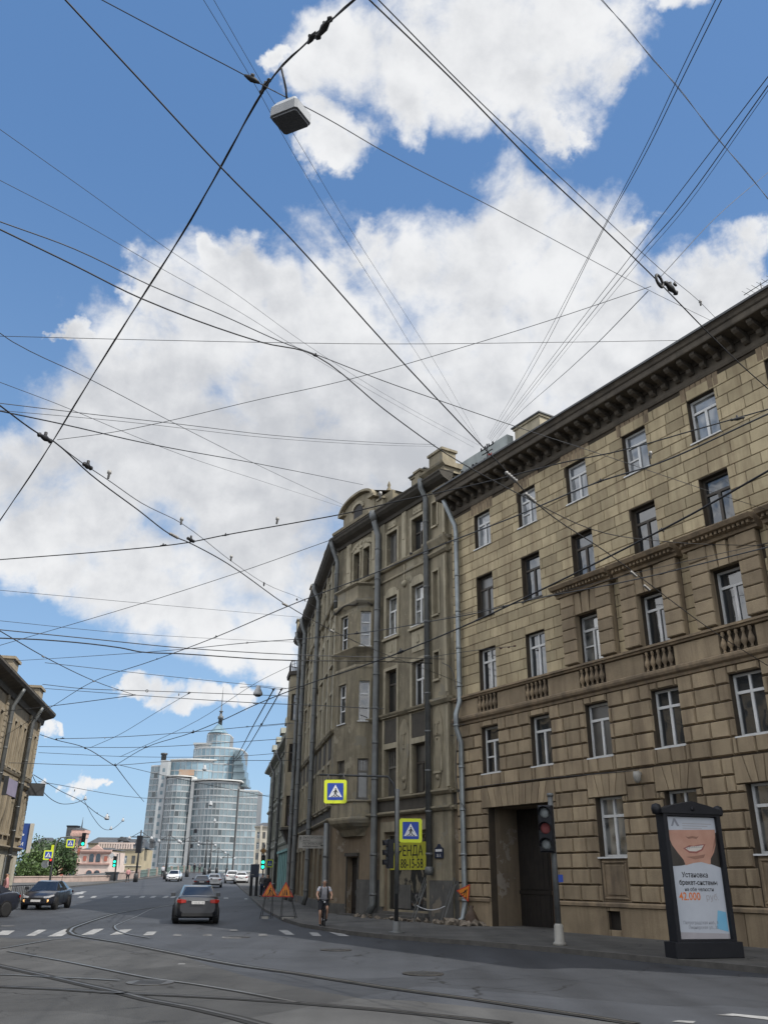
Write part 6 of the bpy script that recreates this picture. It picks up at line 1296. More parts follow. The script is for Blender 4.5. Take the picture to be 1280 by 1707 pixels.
k.lathe([(0.0, 0.0), (0.27, 0.02), (0.30, 0.15), (0.22, 0.38), (0.12, 0.55), (0.07, 0.62), (0.12, 0.70), (0.0, 0.72)], n=14)
k.v = [(x*(1+0.12*math.sin(7*z+5*x)), y*0.8+0.05*math.sin(9*z), z) for x, y, z in k.v]; k.obj('sack', MATS['door brown'], r)
# security camera
o = at_A(1062, 1296, 0.25); r = thing('security_camera', 'white dome security camera on the stone wall above the ground floor', 'camera', tuple(o), ANG_A); k = MB(); k.lathe([(0.12, 0.18), (0.13, 0.02), (0.13, 0.0), (0.11, -0.1), (0.06, -0.17), (0, -0.19)], n=14); k.obj('dome', MATS['sign dull white'], r); k = MB(); k.box(-0.05, 0.05, 0.0, 0.25, 0.08, 0.16); k.box(-0.14, 0.14, 0.2, 0.25, -0.05, 0.25); k.obj('bracket', MATS['sign dull white'], r)
# ------------------------------------------------------------------ advertising pillar
bl, brr = at_h(1115, 1599, SW), at_h(1237, 1597, SW); mid = (bl+brr)/2; dB = math.hypot(mid.x, mid.y); ax_ = (brr-bl); ax_.z = 0; rzb = math.atan2(ax_.y, ax_.x)
r = thing('advertising_pillar', 'black framed advertising pillar with a dental braces poster on the pavement', 'advertising pillar', tuple(mid), rzb)
W = ax_.length/2*0.92; tl_, tr_ = at_d(1096, 1348, dB), at_d(1190, 1348, dB); H_ = (tl_.z+tr_.z)/2-mid.z; bt = at_d(1170, 1568, dB).z-mid.z; pt = at_d(1155, 1363, dB).z-mid.z
PW = W*0.77; BW_ = W*0.885
k = MB(); k.bbox(-W, W, -0.22, 0.25, 0, bt-0.03, 0.02); k.obj('base', MATS['black iron'], r)
k = MB(); k.box(-BW_, -PW, -0.15, 0.18, bt-0.03, H_-0.12); k.box(PW, BW_, -0.15, 0.18, bt-0.03, H_-0.12); k.box(-PW, PW, -0.15, 0.18, bt-0.03, bt+0.03); k.box(-PW, PW, -0.15, 0.18, pt+0.02, H_-0.12); k.box(-PW, PW, -0.02, 0.02, bt, pt+0.02); k.obj('frame', MATS['black iron'], r)
k = MB(); o = [(-BW_-0.06, H_-0.14), (BW_+0.06, H_-0.14), (BW_+0.06, H_-0.05), (BW_*0.6, H_+0.06), (0, H_+0.16), (-BW_*0.6, H_+0.06), (-BW_-0.06, H_-0.05)]; k.plate(o, -0.2, 0.22)
for s_ in (-1, 1): k.lathe([(0.0, -0.14), (0.10, -0.12), (0.13, 0.0), (0.10, 0.1), (0, 0.14)], (s_*(BW_+0.08), 0, H_-0.04), 10)
k.lathe([(0.0, -0.24), (0.05, -0.22), (0.06, -0.2)], (0, 0, H_-0.03), 8, 'y'); k.obj('crown', MATS['black iron'], r)
PH = pt-bt; z0 = bt
def pq(u, v): return (-PW + u*2*PW, z0 + v*PH)                      # u right, v up in poster coordinates
ps = MB(); ps.face([(*pq(0, 0)[:1], -0.05, pq(0, 0)[1]), (pq(1, 0)[0], -0.05, pq(1, 0)[1]), (pq(1, 1)[0], -0.05, pq(1, 1)[1]), (pq(0, 1)[0], -0.05, pq(0, 1)[1])])
mat('poster pale', (0.50, 0.53, 0.58), (0.45, 0.48, 0.53), 1.5, 0.35); mat('poster skin', (0.52, 0.30, 0.22), (0.44, 0.23, 0.165), 2.2, 0.4); mat('poster skin shade', (0.30, 0.155, 0.11), (0.24, 0.12, 0.085), 3, 0.4); mat('poster hair', (0.05, 0.04, 0.035), (0.03, 0.025, 0.02), 3, 0.4); mat('poster lips', (0.30, 0.10, 0.085), (0.25, 0.08, 0.07), 3, 0.35); mat('poster teeth', (0.66, 0.60, 0.54), (0.55, 0.5, 0.45), 4, 0.3); mat('poster grey', (0.26, 0.27, 0.31), rough=0.4); mat('poster blue', (0.16, 0.42, 0.62), (0.2, 0.46, 0.64), 2, 0.4); mat('poster orange', (0.75, 0.20, 0.04), rough=0.4); mat('poster fade', (0.42, 0.40, 0.42), rough=0.4)
po = ps.obj('poster', MATS['poster pale'], r)
def shape(name, m, polys, y):
    b = MB()
    for p in polys: b.face([(pq(u, v)[0], y, pq(u, v)[1]) for u, v in p])
    return b.obj(name, MATS[m], po)
hem = [(0, 0.585), (0.10, 0.588), (0.22, 0.592), (0.34, 0.605), (0.46, 0.622), (0.58, 0.630), (0.68, 0.625), (0.80, 0.610), (0.92, 0.592), (1, 0.580)]
shape('face_print', 'poster hair', [[(0, 0.585)] + [(0, 0.86), (1, 0.875), (1, 0.58)] + hem[::-1][1:-1]], -0.0525)
fc_ = [(0.02, 0.885), (0.98, 0.90), (0.97, 0.84), (0.955, 0.77), (0.90, 0.705), (0.82, 0.655), (0.80, 0.605), (0.62, 0.625), (0.46, 0.615), (0.30, 0.595), (0.27, 0.64), (0.17, 0.70), (0.08, 0.76), (0.03, 0.83)]
shape('face_print', 'poster skin', [fc_[::-1]], -0.0535)
shape('face_print', 'poster skin shade', [[(0.36, 0.835), (0.42, 0.815), (0.50, 0.822), (0.58, 0.815), (0.63, 0.838), (0.58, 0.835), (0.50, 0.84), (0.42, 0.832)], [(0.33, 0.665), (0.50, 0.645), (0.68, 0.66), (0.72, 0.69), (0.50, 0.672)], [(0.86, 0.70), (0.955, 0.78), (0.97, 0.84), (0.93, 0.80)]], -0.0545)
shape('mouth_print', 'poster lips', [[(0.29, 0.735), (0.42, 0.762), (0.50, 0.757), (0.60, 0.768), (0.75, 0.775), (0.68, 0.725), (0.55, 0.695), (0.40, 0.698)]], -0.0555)
shape('mouth_print', 'poster teeth', [[(0.33, 0.735), (0.45, 0.752), (0.58, 0.757), (0.71, 0.766), (0.65, 0.73), (0.54, 0.711), (0.41, 0.713)]], -0.0565)
b = MB()
for i in range(9):
    u = 0.375+i*0.036; v = 0.735+i*0.0035; b.box(pq(u, v)[0]-0.006, pq(u, v)[0]+0.006, -0.0585, -0.0566, pq(u, v-0.006)[1], pq(u, v+0.006)[1])
b.box(pq(0.36, 0)[0], pq(0.68, 0)[0], -0.0575, -0.0566, pq(0, 0.7465)[1]-0.004, pq(0, 0.7465)[1]+0.004); b.obj('mouth_print', MATS['poster grey'], po)
shape('logo_print', 'poster grey', [[(0.10, 0.92), (0.14, 0.92), (0.18, 0.962), (0.22, 0.92), (0.27, 0.92), (0.20, 0.985), (0.16, 0.985)]], -0.0535)
b = MB()
for (u0, u1, v) in ((0.33, 0.92, 0.945), (0.33, 0.84, 0.925), (0.33, 0.72, 0.905)): b.box(pq(u0, 0)[0], pq(u1, 0)[0], -0.0535, -0.0520, pq(0, v)[1]-0.008, pq(0, v)[1]+0.008)
b.obj('small_print', MATS['poster fade'], po)
b = MB(); xf = lambda x, z: (x, -0.0535, z)
def ptext(b, s_, u, v, h, al='CENTER', sx=0.92, th=0.0): text_mb(b, s_, pq(u, 0)[0], pq(0, v)[1], h, -0.0535, al, sx, th)
S_ = PW*2
ptext(b, 'Установка', 0.46, 0.498, 0.112*S_, th=0.003); ptext(b, 'брекет-системы', 0.51, 0.437, 0.104*S_, th=0.003); ptext(b, 'на обе челюсти', 0.51, 0.387, 0.082*S_, th=0.001); b.obj('headline', MATS['sign black'], po)
b = MB(); ptext(b, '42.000', 0.10, 0.315, 0.17*S_, 'LEFT', 0.9, 0.004); b.obj('price', MATS['poster orange'], po)
b = MB(); ptext(b, 'руб.', 0.62, 0.315, 0.14*S_, 'LEFT', 0.95); b.obj('price_unit', MATS['poster fade'], po)
b = MB(); ptext(b, 'Петроградская наб., 8', 0.46, 0.125, 0.07*S_); ptext(b, 'Пионерская ул., 30', 0.50, 0.088, 0.07*S_); b.obj('address', MATS['poster grey'], po)
shape('print_corner', 'poster blue', [[(0.76, 0.09), (0.98, 0.065), (0.98, 0.22), (0.82, 0.235)]], -0.0525)
shape('print_foot', 'poster fade', [[(0.0, 0.0), (1, 0.0), (1, 0.05), (0, 0.065)]], -0.0523)
b = MB(); b.face([(pq(0, 0)[0], -0.10, pq(0, 0)[1]), (pq(1, 0)[0], -0.10, pq(1, 0)[1]), (pq(1, 1)[0], -0.10, pq(1, 1)[1]), (pq(0, 1)[0], -0.10, pq(0, 1)[1])])
# ------------------------------------------------------------------ far right signal group
gq = at_g(441, 1497); dG = math.hypot(gq.x, gq.y); pxg = F_PX/(dG*math.cos(PITCH)); z0 = zt(gq.y)+SW
gx = at_d(439, 1440, dG); r = thing('signal_post', 'dark signal post behind the road works signs on the right kerb', 'post', (gx.x, gx.y+0.12, z0)); k = MB(); k.tube([(0, 0, 0), (0, 0, at_d(439, 1408, dG).z-z0)], 0.06, 8); k.obj('post', MATS['pole dark'], r)
p = at_d(438.5, 1438, dG-0.1); traffic_light('green lit traffic light with a round backboard on the right kerb', p, face_cam(p), ['lens dark', 'lens green lit', 'lens green lit'], 7.2/pxg/0.33)
p = at_d(449.5, 1440, dG-0.15); cross_sign('small dim crossing sign beside the green light on the right kerb', p, 12/pxg, face_cam(p)+0.5)
p = at_d(439, 1419, dG-0.2); r = thing('priority_sign', 'brownish diamond priority sign over the right kerb traffic light', 'road sign', tuple(p), face_cam(p)); s_ = 6.2/pxg; k = MB(); k.plate([(-s_, 0), (0, -s_), (s_, 0), (0, s_)], -0.015, 0.015); k.obj('white_edge', MATS['sign dull white'], r); k = MB(); k.plate([(-s_*.78, 0), (0, -s_*.78), (s_*.78, 0), (0, s_*.78)], -0.02, -0.0155); k.obj('amber_face', mat('amber dull', (0.30, 0.16, 0.05), rough=0.6), r)
nb = at_g(422, 1497); dN = math.hypot(nb.x, nb.y); pn_ = F_PX/(dN*math.cos(PITCH)); r = thing('notice_board', 'tall navy notice board on two stout legs at the right kerb', 'notice board', tuple(up(nb)), face_cam(nb)); hN = 52/pn_/1.08
k = MB(); k.bbox(-7.5/pn_, 7.0/pn_, -0.12, 0.12, hN*0.58, hN, 0.02); k.obj('panel', MATS['plate navy'], r); k = MB()
for x in (-4.6, 4.2): k.bbox(x/pn_-2.4/pn_, x/pn_+2.4/pn_, -0.1, 0.1, 0, hN*0.58, 0.02)
k.obj('legs', MATS['black iron'], r); k = MB(); k.box(-6/pn_, -1/pn_, -0.125, -0.12, hN*0.66, hN*0.675); k.obj('stripe', MATS['sign dull white'], r)
# ------------------------------------------------------------------ left signal group
g0 = at_g(85, 1472); dL = 104.0; pxl = F_PX/(dL*math.cos(PITCH))
b_ = at_d(83, 1470, dL); b_.z = zt(b_.y)+SW; r = thing('signal_post', 'far post with a curved arm carrying signals before the pink mansion', 'post', tuple(b_)); k = MB()
k.tube([(0, 0, 0)] + [tuple(at_d(x, y, dL)-b_) for x, y in ((90, 1420), (95, 1403), (101, 1397), (112, 1396), (142, 1397))], [0.12, 0.09, 0.08, 0.07, 0.06, 0.05], 8); k.obj('post', MATS['pole grey'], r)
k = MB(); q0, q1 = at_d(87, 1419, dL-0.3)-b_, at_d(87, 1409, dL-0.3)-b_; k.box(q0.x-0.14, q0.x+0.14, q0.y-0.02, q0.y, q0.z, q1.z); k.obj('lime_strip', MATS['sign lime'], r)
p = at_d(117.5, 1406.5, dL-0.3); cross_sign('far crossing sign hung beside the green signal before the pink turret', p, 12.5/pxl, face_cam(p))
p = at_d(80.5, 1426, dL-0.4); cross_sign('far crossing sign on the post in front of the dark green tree', p, 14/pxl, face_cam(p))
p = at_d(139, 1400, dL-0.3); traffic_light('green lit traffic light in front of the pink turret', p, face_cam(p), ['lens dark', 'lens dark', 'lens green lit'], 6.6/pxl/0.33)
p = at_d(84, 1437, dL-0.4); traffic_light('small red lit signal on the far left post', p, face_cam(p), ['lens red lit', 'lens dark'], 5/pxl/0.33, n=2)
p = at_d(75.5, 1441, dL+0.1); r = thing('round_road_sign', 'grey back of a round road sign on the far left post', 'road sign', tuple(p), face_cam(p)); k = MB(); k.lathe([(0.40, -0.01), (0.40, 0.01)], n=18, axis='y', smooth=False); k.obj('disc', MATS['lamp grey'], r)
g1 = at_g(190, 1471); dR = math.hypot(g1.x, g1.y)-1; pr_ = F_PX/(dR*math.cos(PITCH)); r = thing('signal_post', 'signal post standing before the granite pier of the embankment', 'post', tuple(up(at_d(190, 1471, dR), 0))); r.location.z = zt(r.location.y); k = MB(); k.tube([(0, 0, 0), (0, 0, at_d(190, 1424, dR).z-r.location.z)], 0.1, 8); k.obj('post', MATS['pole dark'], r)
p = at_d(191, 1437, dR-0.3); traffic_light('pair of green lamps on the traffic light before the embankment pier', p, face_cam(p), ['lens dark', 'lens green lit', 'lens green lit'], 5.5/pr_/0.33)
p = at_d(186.5, 1427, dR-0.2); r = thing('priority_sign', 'grey diamond sign above the green signal by the embankment pier', 'road sign', tuple(p), face_cam(p)); s_ = 5/pr_; k = MB(); k.plate([(-s_, 0), (0, -s_), (s_, 0), (0, s_)], -0.015, 0.015); k.obj('plate', MATS['lamp grey'], r)
p = at_d(232, 1408, 127); r = thing('banner_box', 'black box clamped on the nearest bridge lamp post', 'signal box', tuple(p), 0); k = MB(); k.bbox(-0.35, 0.35, -0.25, 0.25, -1.1, 1.1, 0.03); k.obj('box', MATS['black iron'], r)
# railing before the left house
ra, rb2 = at_g(26, 1507), at_g(99, 1500); ra = Vector((-24.0, 60.5, zt(60.5)+0.13)); rb2 = Vector((-23.9, 69, zt(69)+0.13)); rc_ = at_d(4, 1500, 57); rc_.z = ra.z
r = thing('kerb_railing', 'low iron pedestrian railing on the pavement before the ornate house', 'railing', tuple(rc_)); k = MB(); fr = MB(); n = 34
pts = [rc_.lerp(at_d(98, 1500, 68), i/n) for i in range(n+1)]
for i, p in enumerate(pts):
    p.z = zt(p.y)+0.13; q = p-rc_
    k.tube([tuple(q), tuple(q+Vector((0, 0, 1.0)))], 0.018 if i % 6 else 0.035, 5)
    if i: fr.tube([tuple(last+Vector((0, 0, 1.0))), tuple(q+Vector((0, 0, 1.0)))], 0.025, 5); fr.tube([tuple(last+Vector((0, 0, 0.15))), tuple(q+Vector((0, 0, 0.15)))], 0.02, 5)
    last = q
k.obj('bars', MATS['black iron'], r); fr.obj('rails', MATS['black iron'], r)
# boards on the left house
p = at_d(54, 1317, 79); r = thing('hanging_board', 'dark grey board projecting from the corner of the ornate house', 'sign', tuple(p), 0.15); k = MB(); k.bbox(-0.85, 0.95, -0.08, 0.08, -0.48, 0.48, 0.01); k.obj('panel', MATS['roof metal'], r); k = MB(); k.tube([(-0.8, 0, 0.5), (1.2, 0, 0.5)], 0.03, 5); k.obj('bracket', MATS['pole dark'], r)
p = at_d(7, 1314, 64); r = thing('shop_board', 'violet-grey framed board on the facade of the ornate house', 'sign', tuple(p), ANG_L); k = MB(); k.box(-1.7, 1.2, -0.55, -0.35, -0.5, 0.5); k.obj('panel', mat('violet grey', (0.30, 0.25, 0.33), (0.24, 0.2, 0.27), 2, 0.5), r); k = MB(); k.box(-1.8, -1.7, -0.57, -0.3, -0.6, 0.6); k.obj('frame_post', MATS['pole dark'], r); k = MB(); k.box(1.2, 1.3, -0.57, -0.3, -0.6, 0.6); k.obj('frame_post', MATS['pole dark'], r)
# ------------------------------------------------------------------ cars (x forward, y to the left)
def paint(name, c, rough=0.28, metal=0.3):
    m = mat(name, c, tuple(0.85*v for v in c), 1.0, rough, metal=metal, spec=0.6); b = m.node_tree.nodes['Principled BSDF']; b.inputs['Coat Weight'].default_value = 0.6; b.inputs['Coat Roughness'].default_value = 0.06; return m
PAINT = {'charcoal': paint('paint charcoal', (0.040, 0.042, 0.048)), 'blueblack': paint('paint blue black', (0.026, 0.03, 0.044)), 'white': paint('paint car white', (0.66, 0.66, 0.66), metal=0.0)}
mat('car glass', (0.012, 0.014, 0.018), rough=0.04, spec=0.8); mat('car trim', (0.015, 0.015, 0.016), rough=0.5); mat('rim alloy', (0.35, 0.35, 0.36), rough=0.35, metal=0.7)
mat('tail lamp', (0.30, 0.02, 0.015), (0.22, 0.015, 0.012), 6, 0.2, emit=(1, 0.06, 0.03), es=0.05); mat('tail lamp off', (0.22, 0.018, 0.015), rough=0.2); mat('head lamp', (0.45, 0.46, 0.48), (0.3, 0.3, 0.32), 8, 0.1); mat('lamp amber lit', (0.8, 0.35, 0.1), emit=(1.0, 0.55, 0.2), es=0.9); mat('plate white', (0.62, 0.62, 0.62), rough=0.5); mat('chrome', (0.5, 0.5, 0.5), rough=0.15, metal=0.9)
SED = [(-2.27, .70, .40, .86), (-2.18, .80, .30, 1.00), (-1.95, .855, .24, 1.055), (-1.5, .875, .21, 1.05), (-0.9, .885, .20, .99), (0.0, .885, .19, .955), (0.8, .88, .19, .95), (1.15, .875, .20, .945), (1.65, .86, .21, .86), (2.05, .80, .24, .74), (2.22, .70, .30, .63), (2.27, .60, .36, .55)]
SUV = [(-2.15, .72, .42, .95), (-2.08, .83, .33, 1.08), (-1.9, .87, .27, 1.12), (-1.5, .885, .24, 1.10), (-0.9, .89, .23, 1.06), (0.0, .89, .22, 1.03), (0.8, .885, .22, 1.02), (1.1, .88, .22, 1.02), (1.6, .865, .23, .95), (2.0, .81, .26, .84), (2.15, .72, .32, .72), (2.2, .6, .38, .62)]
def car(label, pos, rz, pcol, kind='sedan', lit_tail=False, lit_head=False, plate=None, sc=1.0, detail=True, name='parked_car', group='cars on the road'):
    r = thing('car', label, 'car', tuple(pos), rz, group); r.scale = (sc, sc, sc); ST = SED if kind == 'sedan' else SUV; pm = PAINT[pcol]
    def sec(x, w, zb_, zt_):
        m = zb_+(zt_-zb_)*0.55; return [(x, -w*.80, zb_), (x, -w*.97, zb_+.10), (x, -w*1.0, m-.05), (x, -w*.985, m+.08), (x, -w*.95, zt_-.07), (x, -w*.84, zt_), (x, 0, zt_+.025), (x, w*.84, zt_), (x, w*.95, zt_-.07), (x, w*.985, m+.08), (x, w*1.0, m-.05), (x, w*.97, zb_+.10), (x, w*.80, zb_)]
    k = MB(); P = [p for s in ST for p in sec(*s)]; n = 13; fs = []
    for i in range(len(ST)-1):
        for j in range(n-1): fs.append((i*n+j, i*n+j+1, (i+1)*n+j+1, (i+1)*n+j))
        fs.append((i*n+n-1, i*n, (i+1)*n, (i+1)*n+n-1))
    k.faces(P, fs, True); k.faces(P, [tuple(range(n)), tuple((len(ST)-1)*n+j for j in range(n-1, -1, -1))], False)
    # greenhouse
    if kind == 'sedan': base = [(-1.78, .70, 1.04), (1.18, .74, .945)]; roof = [(-1.02, .545, 1.385), (-0.3, .575, 1.455), (0.38, .56, 1.405)]
    else: base = [(-2.02, .76, 1.10), (1.12, .77, 1.02)]; roof = [(-1.62, .60, 1.50), (-0.4, .62, 1.60), (0.36, .60, 1.55)]
    (xr, wr, zr), (xf, wf_, zf_) = base
    mids = [(roof[0][0], wr+.06 if kind == 'sedan' else wr+.04, zr-.03), (roof[1][0], wr+.08 if kind == 'sedan' else wr+.06, (zr+zf_)/2-.04), (roof[2][0], wf_+.05, zf_-.01)]
    k.faces([(x, y*s_, z) for x, y, z in roof for s_ in (-1, 1)], [(0, 1, 3, 2), (2, 3, 5, 4)], True)
    k.faces([(xr, -wr, zr), (xr, wr, zr), (roof[0][0], roof[0][1], roof[0][2]), (roof[0][0], -roof[0][1], roof[0][2])], [(0, 1, 2, 3)]); k.faces([(xf, wf_, zf_), (xf, -wf_, zf_), (roof[2][0], -roof[2][1], roof[2][2]), (roof[2][0], roof[2][1], roof[2][2])], [(0, 1, 2, 3)])
    for s_ in (-1, 1):
        B = [(xr, s_*wr, zr)] + [(x, s_*w, z) for x, w, z in mids] + [(xf, s_*wf_, zf_)]; R = [(x, s_*w, z) for x, w, z in roof]
        k.faces(B+R, [(0, 1, 5), (1, 2, 6, 5), (2, 3, 7, 6), (3, 4, 7)])
    body = k.obj('body', pm, r)
    def quad(nm, m, pts, inset, push):
        c = sum((Vector(p) for p in pts), Vector())/len(pts); nn = (Vector(pts[1])-Vector(pts[0])).cross(Vector(pts[2])-Vector(pts[0])).normalized()
        if nn.dot(c-Vector((-0.2, 0, 0.9))) < 0: nn = -nn
        b = MB(); b.face([tuple(Vector(p).lerp(c, inset)+nn*push) for p in pts]); return b.obj(nm, MATS[m], r)
    quad('windscreen', 'car glass', [(xf, wf_, zf_), (xf, -wf_, zf_), (roof[2][0], -roof[2][1], roof[2][2]), (roof[2][0], roof[2][1], roof[2][2])], 0.08, 0.006)
    quad('rear_window', 'car glass', [(xr, -wr, zr), (xr, wr, zr), (roof[0][0], roof[0][1], roof[0][2]), (roof[0][0], -roof[0][1], roof[0][2])], 0.10, 0.006)
    for s_ in (-1, 1):
        B = [(xr, s_*wr, zr)] + [(x, s_*w, z) for x, w, z in mids] + [(xf, s_*wf_, zf_)]; R = [(x, s_*w, z) for x, w, z in roof]
        for pts in ([B[1], B[2], R[1], R[0]], [B[2], B[3], R[2], R[1]]): quad('side_window', 'car glass', pts, 0.10, 0.006)
        quad('side_window', 'car glass', [B[3], B[4], R[2]], 0.28, 0.006)
    for xw in (-1.32, 1.38):
        for s_ in (-1, 1):
            a = MB(); a.lathe([(0.0, s_*0.898), (0.37, s_*0.898), (0.37, s_*0.70)], (xw, 0, 0.33), 20, 'y', False); a.obj('wheel_arch', MATS['car trim'], r)
            t = MB(); t.lathe([(0.20, s_*0.925), (0.29, s_*0.935), (0.315, s_*0.90), (0.315, s_*0.74), (0.2, s_*0.72)], (xw, 0, 0.315), 20, 'y'); wo = t.obj('wheel', MATS['rubber'], r)
            q = MB(); q.lathe([(0.0, s_*0.915), (0.06, s_*0.925), (0.19, s_*0.905), (0.205, s_*0.925), (0.205, s_*0.86)], (xw, 0, 0.315), 14, 'y'); q.obj('rim', MATS['rim alloy'], wo)
    xe = ST[0][0]; xn = ST[-1][0]; zq = 0.84 if kind == 'sedan' else 0.92
    for s_ in (-1, 1):
        b = MB(); b.faces([(xe+.045, s_*.46, zq-.06), (xe+.03, s_*.70, zq-.07), (xe+.16, s_*.83, zq-.03), (xe+.16, s_*.83, zq+.09), (xe+.06, s_*.70, zq+.10), (xe+.055, s_*.46, zq+.06), (xe-.035, s_*.50, zq-.03), (xe-.03, s_*.68, zq-.05), (xe+.08, s_*.845, zq-.02), (xe+.08, s_*.845, zq+.07), (xe-.03, s_*.68, zq+.09), (xe-.035, s_*.50, zq+.07)], [(6,7,10,11), (7,8,9,10), (0,1,7,6), (1,2,8,7), (2,3,9,8), (3,4,10,9), (4,5,11,10), (5,0,6,11)]); b.obj('tail_light', MATS['tail lamp' if lit_tail else 'tail lamp off'], r)
        b = MB(); zh = 0.64 if kind == 'sedan' else 0.72; b.faces([(xn-.06, s_*.40, zh-.04), (xn-.13, s_*.66, zh-.03), (xn-.42, s_*.82, zh+.06), (xn-.42, s_*.80, zh+.13), (xn-.16, s_*.64, zh+.08), (xn-.08, s_*.40, zh+.04), (xn+.02, s_*.40, zh-.04), (xn-.03, s_*.68, zh-.03), (xn-.36, s_*.865, zh+.06), (xn-.36, s_*.845, zh+.13), (xn-.05, s_*.66, zh+.08), (xn+.0, s_*.40, zh+.04)], [(6,7,10,11), (7,8,9,10), (0,1,7,6), (1,2,8,7), (2,3,9,8), (3,4,10,9), (4,5,11,10), (5,0,6,11)]); b.obj('headlight', MATS['head lamp'], r)
        if lit_head: b = MB(); b.lathe([(0, xn+.0), (0.075, xn-.02), (0.085, xn-.12)], (0, s_*.60, 0.47), 10, 'x'); b.obj('fog_lamp', MATS['lamp amber lit'], r)
        b = MB(); b.bbox(0.78, 0.90, s_*0.90-.03 if s_ > 0 else -1.07, 1.07 if s_ > 0 else -0.87, 0.98, 1.12, 0.01); b.obj('mirror', pm, r)
        if detail:
            b = MB()
            for xx in (-0.95, 0.02, 0.95): b = MB(); b.box(xx-.006, xx+.006, s_*.884, s_*.892, .30, .95); b.obj('door_gap', MATS['car trim'], r)
            b = MB(); b.box(-0.82, -0.60, s_*.88, s_*.91, .86, .885); b.box(0.15, 0.37, s_*.88, s_*.91, .84, .865); b.obj('door_handle', pm, r)
    b = MB(); b.bbox(-0.26, 0.26, -0.012, 0.0, -0.055, 0.055, 0.004); o = b.obj('number_plate', MATS['plate white'], r, (xe-0.05, 0, zq-0.035), -math.pi/2)
    if plate:
        b = MB(); text_mb(b, plate, 0, -0.035, 0.095, -0.0135, 'CENTER', 0.8); b.obj('plate_lettering', MATS['sign black'], o)
    b = MB(); b.bbox(-0.26, 0.26, -0.012, 0.0, -0.055, 0.055, 0.004); b.obj('number_plate', MATS['plate white'], r, (xn+0.035, 0, 0.46), math.pi/2)
    b = MB(); b.box(xn-.12, xn+.025, -.42, .42, .50, .62); b.obj('grille', MATS['car trim'], r)
    b = MB(); b.box(xe-.005, xe+.25, -.62, .62, .30, .42); b.obj('rear_bumper_trim', MATS['car trim'], r)
    b = MB(); b.box(xe-.055, xe, -.40, .40, zq+.045, zq+.065); b.obj('boot_trim', MATS['chrome'], r)
    if kind == 'suv':
        for s_ in (-1, 1): b = MB(); b.tube([(-1.4, s_*.52, 1.56), (-1.2, s_*.52, 1.64), (0.1, s_*.52, 1.65), (0.3, s_*.52, 1.58)], 0.02, 5); b.obj('roof_rail', MATS['chrome'], r)
    return r
def car_at(px, py, label, heading, pcol, back=True, **kw):
    """px, py: ground point under the middle of the nearer bumper"""
    g = at_g(px, py); a = heading; d = Vector((math.cos(a), math.sin(a), 0)); c = g + d*(2.25 if back else -2.25); c.z = zt(c.y)
    o = car(label, c, a, pcol, **kw); sl = (zt(c.y+1.2)-zt(c.y-1.2))/2.4; o.rotation_euler = (0, -math.atan(sl)*math.sin(a), a); return o
HS = math.atan2(eS.y, eS.x)                                     # along the street, away
car_at(327, 1542, 'dark grey sedan with lit red tail lamps driving away at the crossing', HS+math.radians(3), 'charcoal', lit_tail=True, plate='У 272 АО 178', sc=1.0)
car_at(335, 1485, 'dark car half hidden beyond the dark grey sedan', HS, 'blueblack', detail=False, sc=1.0)
car_at(356, 1480.5, 'white sedan driving away just beyond the dark cars', HS, 'white', detail=False)
car_at(386, 1473.5, 'farther white crossover driving away, left of another white car', HS, 'white', kind='suv', detail=False)
car_at(402, 1474.5, 'white sedan near the right kerb driving away beside the notice board', HS, 'white', detail=False)
car_at(286, 1470.5, 'white sedan coming towards the viewer by the bridge railing', HS+math.pi-0.1, 'white', back=False, detail=False)
car_at(57, 1518, 'dark blue sedan with amber lamps lit coming towards the viewer on the left', HS+math.pi-math.radians(6), 'blueblack', back=False, lit_head=True)
c_ = at_g(13, 1528); a_ = HS+math.pi-math.radians(32); o = car('dark car only partly seen at the left, nearer than the dark blue sedan', (c_.x+2.2*math.cos(a_)-0.2, c_.y+2.2*math.sin(a_), 0.0), a_, 'blueblack')
# ------------------------------------------------------------------ people
def skin_mesh(name, m, pts, edges, parent=None, sub=2, loc=(0, 0, 0)):
    """pts: {name: (x, y, z, r)}; one continuous skinned surface"""
    bm = bmesh.new(); lay = bm.verts.layers.skin.verify(); V = {}
    for i, (kx, (x, y, z, r_)) in enumerate(pts.items()):
        v = bm.verts.new((x, y, z)); s = v[lay]; rr = r_ if isinstance(r_, tuple) else (r_, r_); s.radius = rr; s.use_root = (i == 0); V[kx] = v
    for a, b_ in edges: bm.edges.new((V[a], V[b_]))
    me = bpy.data.meshes.new(name); bm.to_mesh(me); bm.free(); ob_ = bpy.data.objects.new(name, me); COL.objects.link(ob_)
    ob_.modifiers.new('skin', 'SKIN').use_smooth_shade = True; sb = ob_.modifiers.new('sub', 'SUBSURF'); sb.levels = sub; sb.render_levels = sub
    dg = bpy.context.evaluated_depsgraph_get(); dg.update(); m2 = bpy.data.meshes.new_from_object(ob_.evaluated_get(dg)); bpy.data.objects.remove(ob_); m2.materials.clear(); m2.materials.append(m)
    for p in m2.polygons: p.use_smooth = True
    return link(m2, name, parent, loc)
